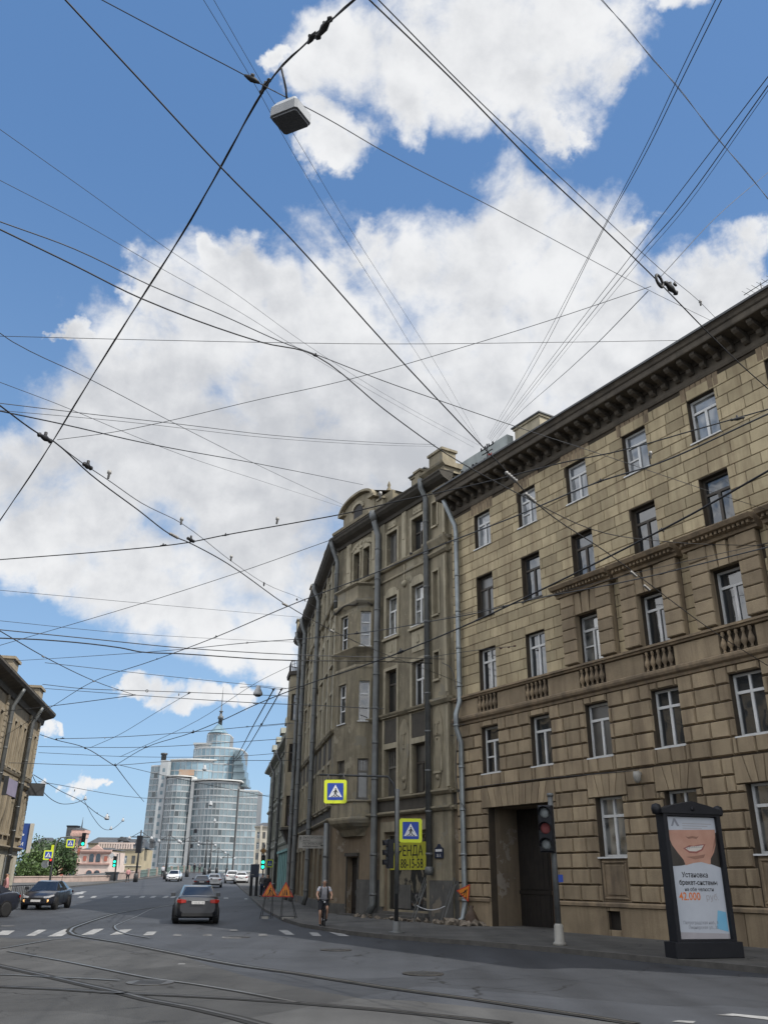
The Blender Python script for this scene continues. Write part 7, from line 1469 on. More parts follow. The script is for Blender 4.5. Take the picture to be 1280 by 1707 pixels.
def person(label, pos, rz, J, top, legs, shoes, hair, sleeve=0.5, shorts=False, sc=1.0, cap=None, simple=False, group=None):
    """J: joints (x right, y forward, z up); top/legs/shoes/hair: materials"""
    r = thing('person', label, 'person', tuple(pos), rz, group); r.scale = (sc, sc, sc)
    pts = {'pelvis': (*J['pelvis'], 0.11), 'waist': (*J['waist'], 0.10), 'chest': (*J['chest'], 0.115), 'neckb': (*J['neckb'], 0.06), 'neck': (*J['neck'], 0.052), 'head': (*J['head'], 0.085), 'crown': (*J['crown'], 0.072)}
    ed = [('pelvis', 'waist'), ('waist', 'chest'), ('chest', 'neckb'), ('neckb', 'neck'), ('neck', 'head'), ('head', 'crown')]
    for s_ in 'LR':
        sh, el, wr = J['sh'+s_], J['el'+s_], J['wr'+s_]
        pts.update({'sh'+s_: (*sh, 0.062), 'el'+s_: (*el, 0.042), 'wr'+s_: (*wr, 0.028)}); ed += [('chest', 'sh'+s_), ('sh'+s_, 'el'+s_), ('el'+s_, 'wr'+s_)]
        e, w = Vector(el), Vector(wr); f = (w-e).normalized(); side = f.cross(Vector((1, 0, 0.2))).normalized(); palm = w+f*0.07; pts['pm'+s_] = (*palm, 0.026); ed.append(('wr'+s_, 'pm'+s_))
        if not simple:
            for q in range(4):
                o_ = side*(q-1.5)*0.019; kx = palm+f*(0.035+0.006*(q in (1, 2)))+o_; tp_ = kx+f*0.02+side.cross(f)*0.03; pts['k%d%s' % (q, s_)] = (*kx, 0.009); pts['t%d%s' % (q, s_)] = (*tp_, 0.007); ed += [('pm'+s_, 'k%d%s' % (q, s_)), ('k%d%s' % (q, s_), 't%d%s' % (q, s_))]
            th = w+f*0.045+side*0.035; pts['th'+s_] = (*th, 0.010); pts['tt'+s_] = (*(th+f*0.035), 0.008); ed += [('wr'+s_, 'th'+s_), ('th'+s_, 'tt'+s_)]
        hp, kn, an, to = J['hip'+s_], J['kn'+s_], J['an'+s_], J['to'+s_]
        pts.update({'hip'+s_: (*hp, 0.092), 'kn'+s_: (*kn, 0.058), 'an'+s_: (*an, 0.037), 'to'+s_: (*to, 0.034)}); ed += [('pelvis', 'hip'+s_), ('hip'+s_, 'kn'+s_), ('kn'+s_, 'an'+s_), ('an'+s_, 'to'+s_)]
    body = skin_mesh('body', MATS['skin'], pts, ed, r)
    # shirt, trousers, shoes, hair follow the body
    tp = {'waist': (*J['waist'], 0.15), 'low': (*(Vector(J['waist']).lerp(Vector(J['pelvis']), 0.75)), 0.142), 'chest': (*J['chest'], 0.185), 'neckb': (*(Vector(J['neckb'])-Vector((0, 0, 0.015))), 0.085)}; te = [('waist', 'low'), ('waist', 'chest'), ('chest', 'neckb')]
    for s_ in 'LR':
        a, b_ = Vector(J['sh'+s_]), Vector(J['el'+s_]); tp['sh'+s_] = (*a, 0.083)
        if sleeve <= 1: tp['sl'+s_] = (*a.lerp(b_, sleeve), 0.066); te += [('chest', 'sh'+s_), ('sh'+s_, 'sl'+s_)]
        else: tp['sl'+s_] = (*b_, 0.058); w_ = b_.lerp(Vector(J['wr'+s_]), 0.95); tp['cu'+s_] = (*w_, 0.043); te += [('chest', 'sh'+s_), ('sh'+s_, 'sl'+s_), ('sl'+s_, 'cu'+s_)]
    skin_mesh('shirt' if sleeve <= 1 else 'jacket', top, tp, te, r)
    lp = {'pelvis': (*J['pelvis'], 0.15)}; le = []
    for s_ in 'LR':
        lp['hip'+s_] = (*J['hip'+s_], 0.112); kx = Vector(J['kn'+s_]); lp['kn'+s_] = (*(Vector(J['hip'+s_]).lerp(kx, 0.9) if shorts else kx), 0.085 if shorts else 0.074); le += [('pelvis', 'hip'+s_), ('hip'+s_, 'kn'+s_)]
        if not shorts: lp['an'+s_] = (*(Vector(J['an'+s_])+Vector((0, 0, 0.04))), 0.056); le.append(('kn'+s_, 'an'+s_))
    skin_mesh('shorts' if shorts else 'trousers', legs, lp, le, r)
    for s_ in 'LR': skin_mesh('shoe', shoes, {'h': (*(Vector(J['an'+s_])+Vector((0, -0.02, -0.03))), 0.048), 'm': (*(Vector(J['an'+s_]).lerp(Vector(J['to'+s_]), 0.5)+Vector((0, 0, -0.005))), 0.047), 't': (*(Vector(J['to'+s_])+Vector((0, 0.03, 0.008))), 0.04)}, [('h', 'm'), ('m', 't')], r)
    hd, cr = Vector(J['head']), Vector(J['crown']); skin_mesh('cap' if cap else 'hair', cap or hair, {'a': (*(cr+Vector((0, -0.01 if cap else -0.025, 0.018))), 0.128 if cap else 0.115), 'b': (*(hd+Vector((0, -0.05, 0.02))), 0.10)}, [('a', 'b')], r)
    f = MB(); fy = hd.y+0.078; f.lathe([(0, fy+.022), (0.014, fy+.01), (0.018, fy-.01)], (hd.x, 0, hd.z+0.005), 6, 'y'); f.obj('nose', MATS['skin'], body)
    for s_ in (-1, 1): f = MB(); f.lathe([(0, fy+.006), (0.011, fy+.002), (0.012, fy-.02)], (hd.x+s_*0.032, 0, hd.z+0.032), 6, 'y'); f.obj('eye', MATS['sign black'], body); f = MB(); f.lathe([(0.0, 0.012), (0.022, 0.006), (0.024, -0.004)], (hd.x+s_*0.088, hd.y-0.01, hd.z+0.015), 6, 'x'); f.obj('ear', MATS['skin'], body)
    f = MB(); f.box(hd.x-0.024, hd.x+0.024, fy-0.02, fy+0.004, hd.z-0.045, hd.z-0.036); f.obj('mouth', MATS['poster lips'], body)
    return r
def fab(name, c): return mat(name, c, tuple(0.75*v for v in c), 8, 0.9, 0.2, 40)
fab('cloth white', (0.52, 0.52, 0.56)); fab('cloth dark', (0.025, 0.026, 0.033)); fab('cloth navy', (0.03, 0.04, 0.075)); fab('cloth grey', (0.12, 0.12, 0.13)); fab('hair brown', (0.06, 0.04, 0.028)); fab('cloth pink', (0.5, 0.25, 0.25)); fab('cap grey', (0.17, 0.17, 0.165)); fab('shoe dark', (0.03, 0.03, 0.032))
# cyclist coming towards the viewer
gc = at_g(538, 1550); ang = math.atan2(-gc.x, -(-gc.y)) ; rzc = math.pi + math.radians(8)
J = dict(pelvis=(0, -0.18, 0.98), waist=(0, -0.08, 1.14), chest=(0, 0.04, 1.34), neckb=(0, 0.10, 1.47), neck=(0, 0.12, 1.53), head=(0, 0.16, 1.62), crown=(0, 0.15, 1.70),
 shL=(-0.19, 0.06, 1.42), elL=(-0.29, 0.20, 1.20), wrL=(-0.25, 0.42, 1.09), shR=(0.19, 0.06, 1.42), elR=(0.29, 0.20, 1.20), wrR=(0.25, 0.42, 1.09),
 hipL=(-0.10, -0.16, 0.93), knL=(-0.13, 0.20, 0.74), anL=(-0.11, 0.05, 0.36), toL=(-0.11, 0.19, 0.31), hipR=(0.10, -0.16, 0.93), knR=(0.13, 0.12, 0.58), anR=(0.11, -0.02, 0.17), toR=(0.11, 0.12, 0.13))
cy = person('cyclist in a white t-shirt, dark shorts and a grey cap with rucksack straps', gc, rzc, J, MATS['cloth white'], MATS['cloth dark'], MATS['shoe dark'], MATS['hair brown'], 0.62, True, cap=MATS['cap grey'])
k = MB()
for s_ in (-1, 1): k.tube([(s_*0.10, -0.16, 1.36), (s_*0.115, -0.02, 1.50), (s_*0.12, 0.13, 1.46), (s_*0.125, 0.20, 1.36), (s_*0.13, 0.14, 1.20), (s_*0.15, 0.0, 1.10)], 0.022, 6)
st = k.obj('rucksack_straps', MATS['cloth dark'], cy)
k = MB(); k.lathe([(0.05, 1.06), (0.15, 1.08), (0.17, 1.2), (0.16, 1.38), (0.08, 1.46), (0, 1.47)], (0, -0.24, 0), 10); k.obj('rucksack', MATS['cloth dark'], cy)
bk = thing('bicycle', 'black bicycle ridden by the cyclist on the crossing', 'bicycle', tuple(gc), rzc)
for yw, nm in ((0.58, 'front'), (-0.47, 'rear')):
    k = MB(); n = 28; 
    ringp = [(0, yw+0.325*math.cos(2*math.pi*i/n), 0.345+0.325*math.sin(2*math.pi*i/n)) for i in range(n+1)]; k.tube(ringp, 0.02, 6, False); w_ = k.obj('wheel', MATS['rubber'], bk)
    k = MB(); k.lathe([(0.03, -0.04), (0.03, 0.04)], (0, yw, 0.345), 8, 'x')
    for i in range(14): a = 2*math.pi*i/14; k.tube([(0, yw, 0.345), (0, yw+0.31*math.cos(a), 0.345+0.31*math.sin(a))], 0.003, 3)
    k.obj('spokes', MATS['rim alloy'], w_)
k = MB()
for p in ([(0, -0.12, 0.30), (0, -0.22, 0.86)], [(0, -0.12, 0.30), (0, 0.42, 0.78)], [(0, -0.20, 0.76), (0, 0.40, 0.84)], [(0, -0.47, 0.345), (0, -0.12, 0.30)], [(0, -0.47, 0.345), (0, -0.20, 0.76)], [(0.05, 0.58, 0.345), (0.05, 0.45, 0.70), (0, 0.42, 0.80)], [(-0.05, 0.58, 0.345), (-0.05, 0.45, 0.70), (0, 0.42, 0.80)], [(0, 0.42, 0.78), (0, 0.39, 1.0)]): k.tube(p, 0.02, 7)
k.obj('frame', MATS['black iron'], bk)
k = MB(); k.tube([(-0.32, 0.40, 1.04), (-0.25, 0.44, 1.05), (0, 0.46, 1.02), (0.25, 0.44, 1.05), (0.32, 0.40, 1.04)], 0.014, 6); k.obj('handlebar', MATS['black iron'], bk)
k = MB(); k.tube([(0, -0.36, 0.87), (0, -0.24, 0.89), (0, -0.08, 0.875)], [0.075, 0.065, 0.02], 8); k.obj('saddle', MATS['rubber'], bk)
k = MB(); k.lathe([(0.09, -0.01), (0.09, 0.01)], (0.04, -0.12, 0.30), 14, 'x'); k.tube([(0.07, -0.12, 0.30), (0.08, -0.02, 0.14)], 0.012, 5); k.box(0.07, 0.17, -0.06, 0.04, 0.115, 0.135); k.tube([(-0.07, -0.12, 0.30), (-0.08, 0.02, 0.32)], 0.012, 5); k.box(-0.17, -0.07, 0.02, 0.12, 0.29, 0.31); k.obj('pedals', MATS['rim alloy'], bk)
k = MB(); k.lathe([(0, 0.53), (0.03, 0.525), (0.035, 0.46)], (0, 0, 0.95), 8, 'y'); k.obj('headlamp', MATS['sign white'], bk)
STAND = dict(pelvis=(0, 0, 0.95), waist=(0, 0.0, 1.12), chest=(0, 0.0, 1.33), neckb=(0, 0.0, 1.47), neck=(0, 0.0, 1.53), head=(0, 0.02, 1.62), crown=(0, 0.0, 1.70),
 shL=(-0.19, 0, 1.42), elL=(-0.25, -0.03, 1.14), wrL=(-0.24, 0.08, 0.90), shR=(0.19, 0, 1.42), elR=(0.25, -0.03, 1.14), wrR=(0.24, 0.06, 0.90),
 hipL=(-0.10, 0, 0.90), knL=(-0.11, 0.10, 0.50), anL=(-0.11, 0.12, 0.08), toL=(-0.12, 0.25, 0.04), hipR=(0.10, 0, 0.90), knR=(0.11, 0.0, 0.50), anR=(0.11, -0.18, 0.09), toR=(0.12, -0.05, 0.04))
def stander(px, py, label, top, legs, rz, hair='hair brown', dz=SW):
    g = at_g(px, py); g.z += dz; return person(label, g, rz, STAND, MATS[top], MATS[legs], MATS['shoe dark'], MATS[hair], 1.5, False, simple=True)
stander(444, 1503, 'pedestrian in dark clothes walking behind the road works signs', 'cloth dark', 'cloth dark', math.pi+0.2)
stander(436, 1499, 'pedestrian in grey walking along the right kerb near the notice board', 'cloth grey', 'cloth navy', math.pi*0.1)
stander(211.5, 1474, 'far pedestrian in pink and dark clothes by the embankment wall', 'cloth pink', 'cloth dark', 0.5)
stander(270, 1465, 'far pedestrian in a pale top on the bridge by the railing', 'cloth white', 'cloth dark', 0.2)
stander(323, 1458.5, 'far pedestrian in dark clothes high on the bridge, left of another', 'cloth dark', 'cloth dark', 0.1)
stander(332, 1458, 'far pedestrian in grey high on the bridge, right of another', 'cloth grey', 'cloth dark', 0.1)
g = at_d(6, 1500, 52.0); g.z = zt(g.y)+SW; person('person with white hair standing behind the cut-off dark car', g, 2.0, STAND, MATS['cloth pink'], MATS['cloth grey'], MATS['shoe dark'], MATS['cap grey'], 1.5, False, simple=True)
mat('wire pale', (0.22, 0.25, 0.30), rough=0.6)
# ------------------------------------------------------------------ overhead wires
def spot(px, py, spec):
    kind, v = spec
    if kind == 'h': return at_h(px, py, v)
    if kind == 'd': return at_d(px, py, v)
    if kind == 'A': return at_A(px, py, v)
    if kind == 'S': return at_S(px, py, v)
HW = {}
def fitting(parent, kind, p, d, s=1.0):
    k = MB(); s *= 0.62 if kind == 'strain' else 0.66; d = d.normalized()
    if kind == 'insulator':
        k.tube([tuple(p-d*0.02*s+Vector((0, 0, -0.02))), tuple(p+Vector((0, 0, 0.10*s))), tuple(p+Vector((0, 0, 0.12*s))), tuple(p+Vector((0, 0, 0.2*s)))], [0.03*s, 0.035*s, 0.06*s, 0.05*s], 8); m = 'porcelain'
    elif kind == 'clamp':
        a = d.cross(Vector((0, 0, 1))).normalized(); k.tube([tuple(p-d*0.14*s), tuple(p-d*0.05*s), tuple(p+d*0.05*s), tuple(p+d*0.14*s)], [0.02*s, 0.05*s, 0.05*s, 0.02*s], 6); k.tube([tuple(p-a*0.06*s), tuple(p+a*0.06*s+Vector((0, 0, 0.06*s)))], 0.035*s, 6); m = 'wire'
    elif kind == 'strain':
        k.tube([tuple(p+d*(t-0.5)*0.5*s) for t in (0, .1, .15, .3, .35, .5, .55, .7, .75, .9, 1)], [0.012*s, 0.05*s, 0.02*s, 0.05*s, 0.02*s, 0.05*s, 0.02*s, 0.05*s, 0.02*s, 0.05*s, 0.012*s], 7); m = 'porcelain'
    elif kind == 'dark':
        k.tube([tuple(p+d*(t-0.5)*0.42*s) for t in (0, .12, .2, .5, .8, .88, 1)], [0.015*s, 0.05*s, 0.03*s, 0.06*s, 0.03*s, 0.05*s, 0.015*s], 7); k.tube([tuple(p), tuple(p+Vector((0, 0, 0.12*s)))], 0.03*s, 6); m = 'wire'
    elif kind == 'brown':
        k.tube([tuple(p+d*(t-0.5)*0.25*s) for t in (0, .2, .4, .6, .8, 1)], [0.015*s, 0.06*s, 0.03*s, 0.07*s, 0.03*s, 0.015*s], 7); m = 'brown insulator'
    elif kind == 'loop':
        a = d.cross(Vector((0, 0, 1))).normalized(); n = 14; k.tube([tuple(p+d*0.13*s*math.cos(2*math.pi*i/n)+Vector((0, 0, 0.13*s*math.sin(2*math.pi*i/n)))) for i in range(n+1)], 0.03*s, 6); m = 'wire'
    return k.obj({'strain': 'insulator', 'dark': 'clamp', 'brown': 'insulator', 'loop': 'ring'}.get(kind, kind), MATS[m], parent)
def wire(label, pts, s0, s1, px=1.5, fits=(), m=None, twin=0.0, name='overhead_wire', group='overhead wires'):
    """pts: path in the photograph; s0, s1: where its two ends hang; it hangs in the upright plane through them; px: thickness seen"""
    A_, B_ = spot(*pts[0], s0), spot(*pts[-1], s1); h = B_-A_; n_ = Vector((h.y, -h.x, 0))
    P = [A_]
    for q in pts[1:-1]:
        v = ray(*q); dn = v.dot(n_)
        if abs(dn) < 1e-6: continue
        t = (A_-CAMP).dot(n_)/dn; P.append(CAMP+v*t)
    P.append(B_)
    px *= 0.72
    ext = lambda q: q[0] <= 2 or q[0] >= 1278 or q[1] <= 2
    if ext(pts[0]): P.insert(0, P[0] + (P[0]-P[1]).normalized()*14)
    if ext(pts[-1]): P.append(P[-1] + (P[-1]-P[-2]).normalized()*14)
    Q = []; n = 5
    T = []
    for i in range(len(P)):
        t = Vector((0, 0, 0))
        if i > 0: t += (P[i]-P[i-1]).normalized()
        if i < len(P)-1: t += (P[i+1]-P[i]).normalized()
        T.append(t.normalized())
    for i in range(len(P)-1):
        L_ = (P[i+1]-P[i]).length
        for k_ in range(n):
            t = k_/n; Q.append(P[i]*(2*t**3-3*t**2+1) + T[i]*L_*(t**3-2*t**2+t) + P[i+1]*(3*t**2-2*t**3) + T[i+1]*L_*(t**3-t**2))
    Q.append(P[-1])
    o = Q[0]; k = MB()
    rad = [max(0.0022, 0.5*px*((q-CAMP).dot(AF))/F_PX) for q in Q]; rm = sorted(rad)[len(rad)//2]; rr = min(0.03, rm)
    k.tube([tuple(q-o) for q in Q], rr, 6, False)
    if twin:
        k.tube([tuple(q-o+Vector((0, 0, twin*math.cos(i*0.9)))+n_.normalized()*twin*math.sin(i*0.9)) for i, q in enumerate(Q)], rr*0.7, 5, False)
    r = tag(k.obj(name, MATS[m or ('wire' if px > 1.7 else 'wire thin')], None, tuple(o)), label, 'wire', group)
    for f in fits:
        kind, fx, fy = f[:3]; v = ray(fx, fy); dn = v.dot(n_); t = (A_-CAMP).dot(n_)/dn; p = CAMP+v*t; fitting(r, kind, p-o, h, (f[3] if len(f) > 3 else 1.0))
    return r
wire('thick twisted black cable carrying the joint above the square lamp', [(590,0),(520,62),(442,145),(370,275),(285,420),(190,568),(90,732),(0,868)], ('h',10.4), ('h',9.6), 3.6, [('dark',540,46,1.2),('dark',442,143,1.0),('clamp',520,62,1.0)], twin=0.013)
wire('long black wire crossing the twisted cable and meeting the seam between the two houses', [(110,0),(240,140),(367,277),(480,392),(640,570),(805,745),(843,784),(895,840),(1010,920),(1185,1050),(1280,1110)], ('h',9.0), ('h',7.0), 3.0, [('strain',852,795,1.1),('strain',884,830,1.1),('strain',1056,957,0.9),('strain',1078,980,0.9)])
wire('black span wire from the top edge into the square lamp joint', [(172,0),(300,68),(420,131),(443,144)], ('h',10.6), ('h',10.05), 2.6, [('clamp',420,131,1.0)])
wire('thin span wire from the square lamp joint sloping right to the stone house eaves', [(443,144),(540,194),(640,252),(825,347),(1065,475),(1195,539)], ('h',10.05), ('A',0.6), 1.9)
wire('faint pair wire falling from the top edge behind the square lamp, left strand', [(340,0),(422,135),(467,217),(545,350),(640,500),(682,570),(803,742)], ('d',9), ('A',0.0), 1.1)
wire('faint pair wire falling from the top edge behind the square lamp, right strand', [(357,0),(435,135),(495,232),(580,375),(705,570),(800,735)], ('d',9), ('A',0.0), 1.1)
wire('thin wire above all the other faint ones running to the corner house roof', [(0,215),(155,325),(280,415),(380,480),(505,570),(640,656),(798,742)], ('h',11), ('A',-1), 1.0)
wire('faint wire from the left edge below the thinnest upper one', [(0,300),(135,370),(265,445),(400,520),(480,570),(640,664),(790,746)], ('h',11), ('A',-1), 1.0)
wire('medium wire sagging from the left edge across the big cloud to the stone house', [(0,369),(125,415),(250,475),(370,525),(470,570),(530,592),(640,635),(740,670),(854,709),(1010,760),(1195,823),(1280,850)], ('h',8.6), ('A',1.2), 2.0)
wire('thick black wire sagging from the left edge and dropping to the stone house', [(0,382),(120,440),(235,497),(435,570),(525,592),(640,682),(745,757),(862,822),(985,882),(1100,902),(1280,910)], ('h',8.4), ('A',1.0), 2.7, [('clamp',525,592,0.6),('dark',1103,884,0.8)])
wire('long level thin wire across the middle of the sky', [(0,560),(320,568),(640,573),(950,570),(1140,567)], ('h',16), ('A',1.0), 1.3)
wire('thin wire from the left edge slanting to the gable of the corner house', [(0,555),(22,570),(140,627),(290,705),(440,780),(580,845)], ('h',9.5), ('A',0.7), 1.7)
wire('faint wire slanting to the gable below a darker one', [(0,637),(100,675),(200,717),(300,757),(430,800),(570,845)], ('h',9.5), ('A',0.7), 1.1)
wire('thin wire from the left edge running nearly level to the sky above the gable', [(0,672),(150,690),(300,707),(450,725),(640,738),(725,741)], ('h',12), ('A',-1), 1.5)
wire('fainter wire just under the nearly level one', [(0,684),(200,702),(450,730),(640,742),(725,744)], ('h',12), ('A',-1), 1.0)
wire('thick black wire from the left edge ending at the gable top', [(0,685),(100,706),(235,737),(425,772),(605,808)], ('h',8.4), ('A',0.5), 2.6)
wire('black contact wire descending from the left edge across the picture to the oriel', [(0,676),(60,720),(90,736),(150,790),(230,850),(284,891),(316,905),(380,940),(475,1007),(555,1052),(640,1090),(720,1120),(770,1140)], ('h',6.6), ('A',0.6), 2.6, [('dark',75,730,1.0),('strain',290,893,0.9),('dark',318,900,0.9),('strain',475,1008,0.9),('strain',553,1052,0.9)], name='contact_wire')
wire('slack feeder wire with porcelain knobs running just above the descending contact wire', [(90,736),(135,770),(180,800),(235,838),(302,872),(385,935),(440,972),(508,1001),(560,1040)], ('h',6.9), ('A',0.7), 1.5, [('dark',146,777,1.1),('insulator',181,796,0.9),('insulator',302,873,1.0),('insulator',385,934,1.0),('loop',440,974,0.7),('dark',495,1000,0.9),('insulator',508,1002,0.8)])
wire('thick black span wire passing the corner house cornice and the stone house top windows', [(0,933),(200,917),(310,905),(375,892),(500,870),(580,855),(669,834),(737,820),(837,797),(934,772),(1035,751),(1160,716),(1280,682)], ('h',8.6), ('h',9.5), 2.7, [('dark',272,909,0.6),('dark',376,892,0.6),('insulator',462,872,1.0),('insulator',634,830,1.0),('dark',1229,698,0.9)])
wire('black span wire sweeping from the ornate house up across the corner house middle', [(0,1232),(90,1176),(154,1137),(262,1099),(360,1062),(494,1005),(628,954),(712,918),(858,861),(1001,802),(1098,772),(1280,690)], ('d',62), ('h',9.0), 2.3, [('dark',360,1062,0.8),('clamp',262,1099,0.7),('clamp',685,923,0.7),('dark',1001,802,0.7),('insulator',1085,762,0.9)])
wire('thin wire rising from the left eaves to the oriel cap', [(0,1076),(240,1005),(390,957),(560,897)], ('d',60), ('A',0.6), 1.3)
wire('faint level wire low in the big cloud', [(0,984),(250,1007),(510,1030)], ('h',13), ('S',0.6), 1.0)
wire('faint level wire under the big cloud', [(0,1035),(200,1055),(475,1070),(500,1071)], ('h',12), ('S',0.6), 1.0)
wire('thick cable level below the big cloud ending on the corner house', [(0,1050),(150,1065),(300,1080),(500,1092),(640,1096),(740,1099)], ('h',8.5), ('A',0.6), 2.1)
wire('wavy thick cable level below the big cloud, lower of two', [(0,1064),(75,1067),(200,1080),(235,1087),(300,1090),(375,1095),(450,1100),(640,1103),(720,1106)], ('h',8.2), ('A',0.6), 2.8)
wire('wire rising from the ornate house eaves past the oriel to the stone house', [(22,1102),(150,1094),(310,1082),(410,1072),(540,1062),(640,1050),(712,1037),(800,1021),(880,1001),(1060,966),(1280,912)], ('d',62), ('h',8.5), 2.1, [('dark',412,1072,0.7),('dark',595,1056,1.0)])
wire('black wire falling past the ornate house eaves to a knot above the small cloud', [(0,1052),(72,1094),(156,1135),(225,1159)], ('h',8.5), ('d',50), 2.0, [('strain',72,1095,0.9),('strain',156,1136,0.9)])
wire('faint level wire just over the small cloud', [(75,1105),(292,1129),(480,1148)], ('d',60), ('S',0.5), 1.2)
wire('level wire through the small cloud with a link in it', [(71,1141),(135,1148),(244,1152),(490,1161)], ('d',74), ('S',0.5), 1.5, [('dark',135,1148,1.3),('loop',245,1152,1.2)])
wire('level wire across the foot of the small cloud to the corner house', [(75,1148),(225,1159),(424,1172),(520,1176),(640,1182)], ('d',74), ('A',0.6), 1.7, [('strain',425,1173,1.2),('dark',225,1159,1.0),('insulator',298,1160,1.2)])
wire('wire from the left house facade to the knot above the small cloud', [(0,1187),(112,1174),(225,1159)], ('d',66), ('d',50), 1.5)
wire('heavy black wire rising from the tower roof across both houses on the right', [(191,1277),(244,1246),(322,1221),(375,1199),(424,1176),(515,1140),(600,1112),(669,1087),(800,1032),(909,980),(1031,920),(1153,857),(1280,785)], ('d',60), ('h',7.5), 2.8, [('clamp',244,1246,1.2),('dark',322,1221,1.3),('dark',668,1087,1.2),('clamp',840,1012,0.7)])
wire('wire falling from the ornate house to the dark joint before the glass tower', [(67,1225),(94,1234),(142,1247),(191,1277)], ('d',72), ('d',60), 1.7, [('dark',94,1233,1.2),('dark',142,1248,1.2),('dark',192,1276,1.4)])
wire('nearly level wire with three fittings passing over the tower dome', [(94,1232),(175,1230),(315,1221),(412,1212),(490,1205)], ('d',72), ('S',0.5), 1.4, [('dark',104,1231,1.1),('insulator',175,1232,0.9),('dark',412,1212,1.2)])
wire('level wire crossing the upper glass drum', [(64,1245),(240,1246),(490,1231)], ('d',78), ('S',0.5), 1.3, [('dark',243,1246,1.4)])
wire('thin level wire crossing the tower terraces', [(64,1255),(225,1262),(394,1261),(490,1254)], ('d',78), ('S',0.5), 1.1)
wire('level wire crossing the tower left wing top', [(15,1272),(191,1276),(277,1270),(490,1268)], ('d',68), ('S',0.5), 1.3)
wire('drooping cable from the left house corner past the hanging board', [(50,1240),(52,1285),(71,1319),(97,1339),(120,1340),(140,1334)], ('d',79), ('d',95), 1.6, [])
wire('cable from the left house falling towards the far lamp', [(56,1292),(101,1319),(135,1336),(161,1356),(178,1366)], ('d',79), ('d',100), 1.4, [('insulator',124,1320,1.6),('dark',162,1356,1.2)])
wire('slack cable looping under the far hanging lamp', [(141,1336),(154,1361),(172,1382),(186,1383),(205,1369)], ('d',95), ('d',105), 1.1)
wire('wire dropping from the dark joint to the nearest bridge lamp post', [(193,1278),(215,1307),(240,1337)], ('d',60), ('d',110), 1.5)
wire('thin wire from the dark joint across the tower face', [(200,1276),(285,1296),(480,1335)], ('d',60), ('S',0.5), 1.1)
wire('faint level wire across the tower middle', [(64,1303),(240,1331),(450,1326)], ('d',78), ('d',100), 1.1)
wire('tram contact wire running away over the bridge, left of a pair', [(456,1150),(425,1205),(394,1262),(371,1276)], ('h',9.0), ('d',150), 1.8, [('clamp',456,1150,1.4)], name='contact_wire')
wire('tram contact wire running away over the bridge, right of a pair', [(469,1150),(436,1208),(405,1257),(371,1278)], ('h',9.0), ('d',150), 1.8, [('clamp',469,1150,1.4),('clamp',436,1208,1.6)], name='contact_wire')
wire('short level wire carrying the pale hanging lamp over the street', [(400,1146),(430,1145),(470,1149),(500,1143)], ('d',66), ('S',0.5), 1.3)
wire('faint wire falling from a black clip by the small cloud to the left', [(315,1156),(262,1187),(199,1225),(150,1247)], ('d',60), ('d',70), 1.0, [('dark',315,1156,1.4)])
wire('faint wire climbing from the tower roof to the corner house', [(200,1262),(330,1201),(430,1137),(495,1105)], ('d',80), ('S',0.5), 1.0)
wire('thick wire with a ring fitting falling to the stone house eaves and facade', [(617,0),(757,135),(890,272),(1007,382),(1090,462),(1175,549),(1230,603),(1280,648)], ('h',9.5), ('h',8.8), 3.2, [('loop',1099,468,1.0),('dark',1118,480,1.2)])
wire('thinner wire with one insulator falling beside the thick ring-fitted wire', [(632,0),(775,145),(920,282),(1015,370),(1105,452),(1160,497),(1195,532)], ('h',10.0), ('A',0.8), 2.0, [('dark',1125,474,1.1),('insulator',1168,508,1.3)])
wire('leftmost strand of the steep wire bundle reaching the roof mast', [(1192,0),(1140,107),(1085,225),(1010,370),(905,570),(812,730)], ('d',6), ('A',-0.6), 1.9)
wire('second strand of the steep wire bundle reaching the roof mast', [(1202,0),(1130,145),(1080,247),(1010,374),(912,570),(815,731)], ('d',6), ('A',-0.6), 2.1)
wire('upper strand of the flatter wire bundle reaching the roof mast', [(1280,127),(1190,245),(1060,415),(940,570),(816,733)], ('d',7), ('A',-0.6), 1.8)
wire('middle strand of the flatter wire bundle reaching the roof mast', [(1280,142),(1140,338),(1065,425),(948,570),(818,735)], ('d',7), ('A',-0.6), 2.0)
wire('thin lowest strand of the flatter wire bundle reaching the roof mast', [(1280,150),(1145,342),(1070,430),(955,570),(820,738)], ('d',7), ('A',-0.6), 1.1)
wire('thin wire from the right edge down to the ring fitting', [(1280,287),(1190,365),(1102,460)], ('d',16), ('h',9.3), 1.3)
wire('pale grey twin wire crossing the two wire bundles high up', [(1005,0),(1065,70),(1125,140),(1205,240),(1280,330)], ('d',9), ('d',13), 1.7, twin=0.014, m='wire pale')
wire('long thin wire from the ring fitting slanting down left across the cloud', [(1085,477),(909,536),(740,588),(640,617),(550,640),(435,665),(270,704),(190,720),(95,733)], ('h',9.2), ('h',7.5), 1.4)
wire('faint wire from the ring fitting down to the roof mast', [(1080,485),(993,574),(858,696),(822,740)], ('h',9.2), ('A',-0.6), 1.0)
wire('thin wire across the fourth storey windows of the stone house', [(740,1030),(880,1001),(1060,955),(1280,905)], ('A',0.8), ('A',2.5), 1.3)
wire('thin wire with brown insulators by the third storey of the stone house', [(700,1100),(740,1092),(795,1084),(860,1077)], ('A',0.5), ('A',0.4), 1.4, [('brown',835,1081,1.0),('brown',848,1079,1.0),('brown',858,1077,1.0)])
wire('thin cable tacked along the stone house above the ground floor', [(776,1315),(890,1300),(1060,1285)], ('A',0.09), ('A',0.09), 1.6, m='wire thin')
wire('black cable sagging down the seam between the two houses', [(737,1105),(752,1115),(762,1180),(765,1330),(776,1350)], ('A',0.45), ('A',0.3), 1.9)
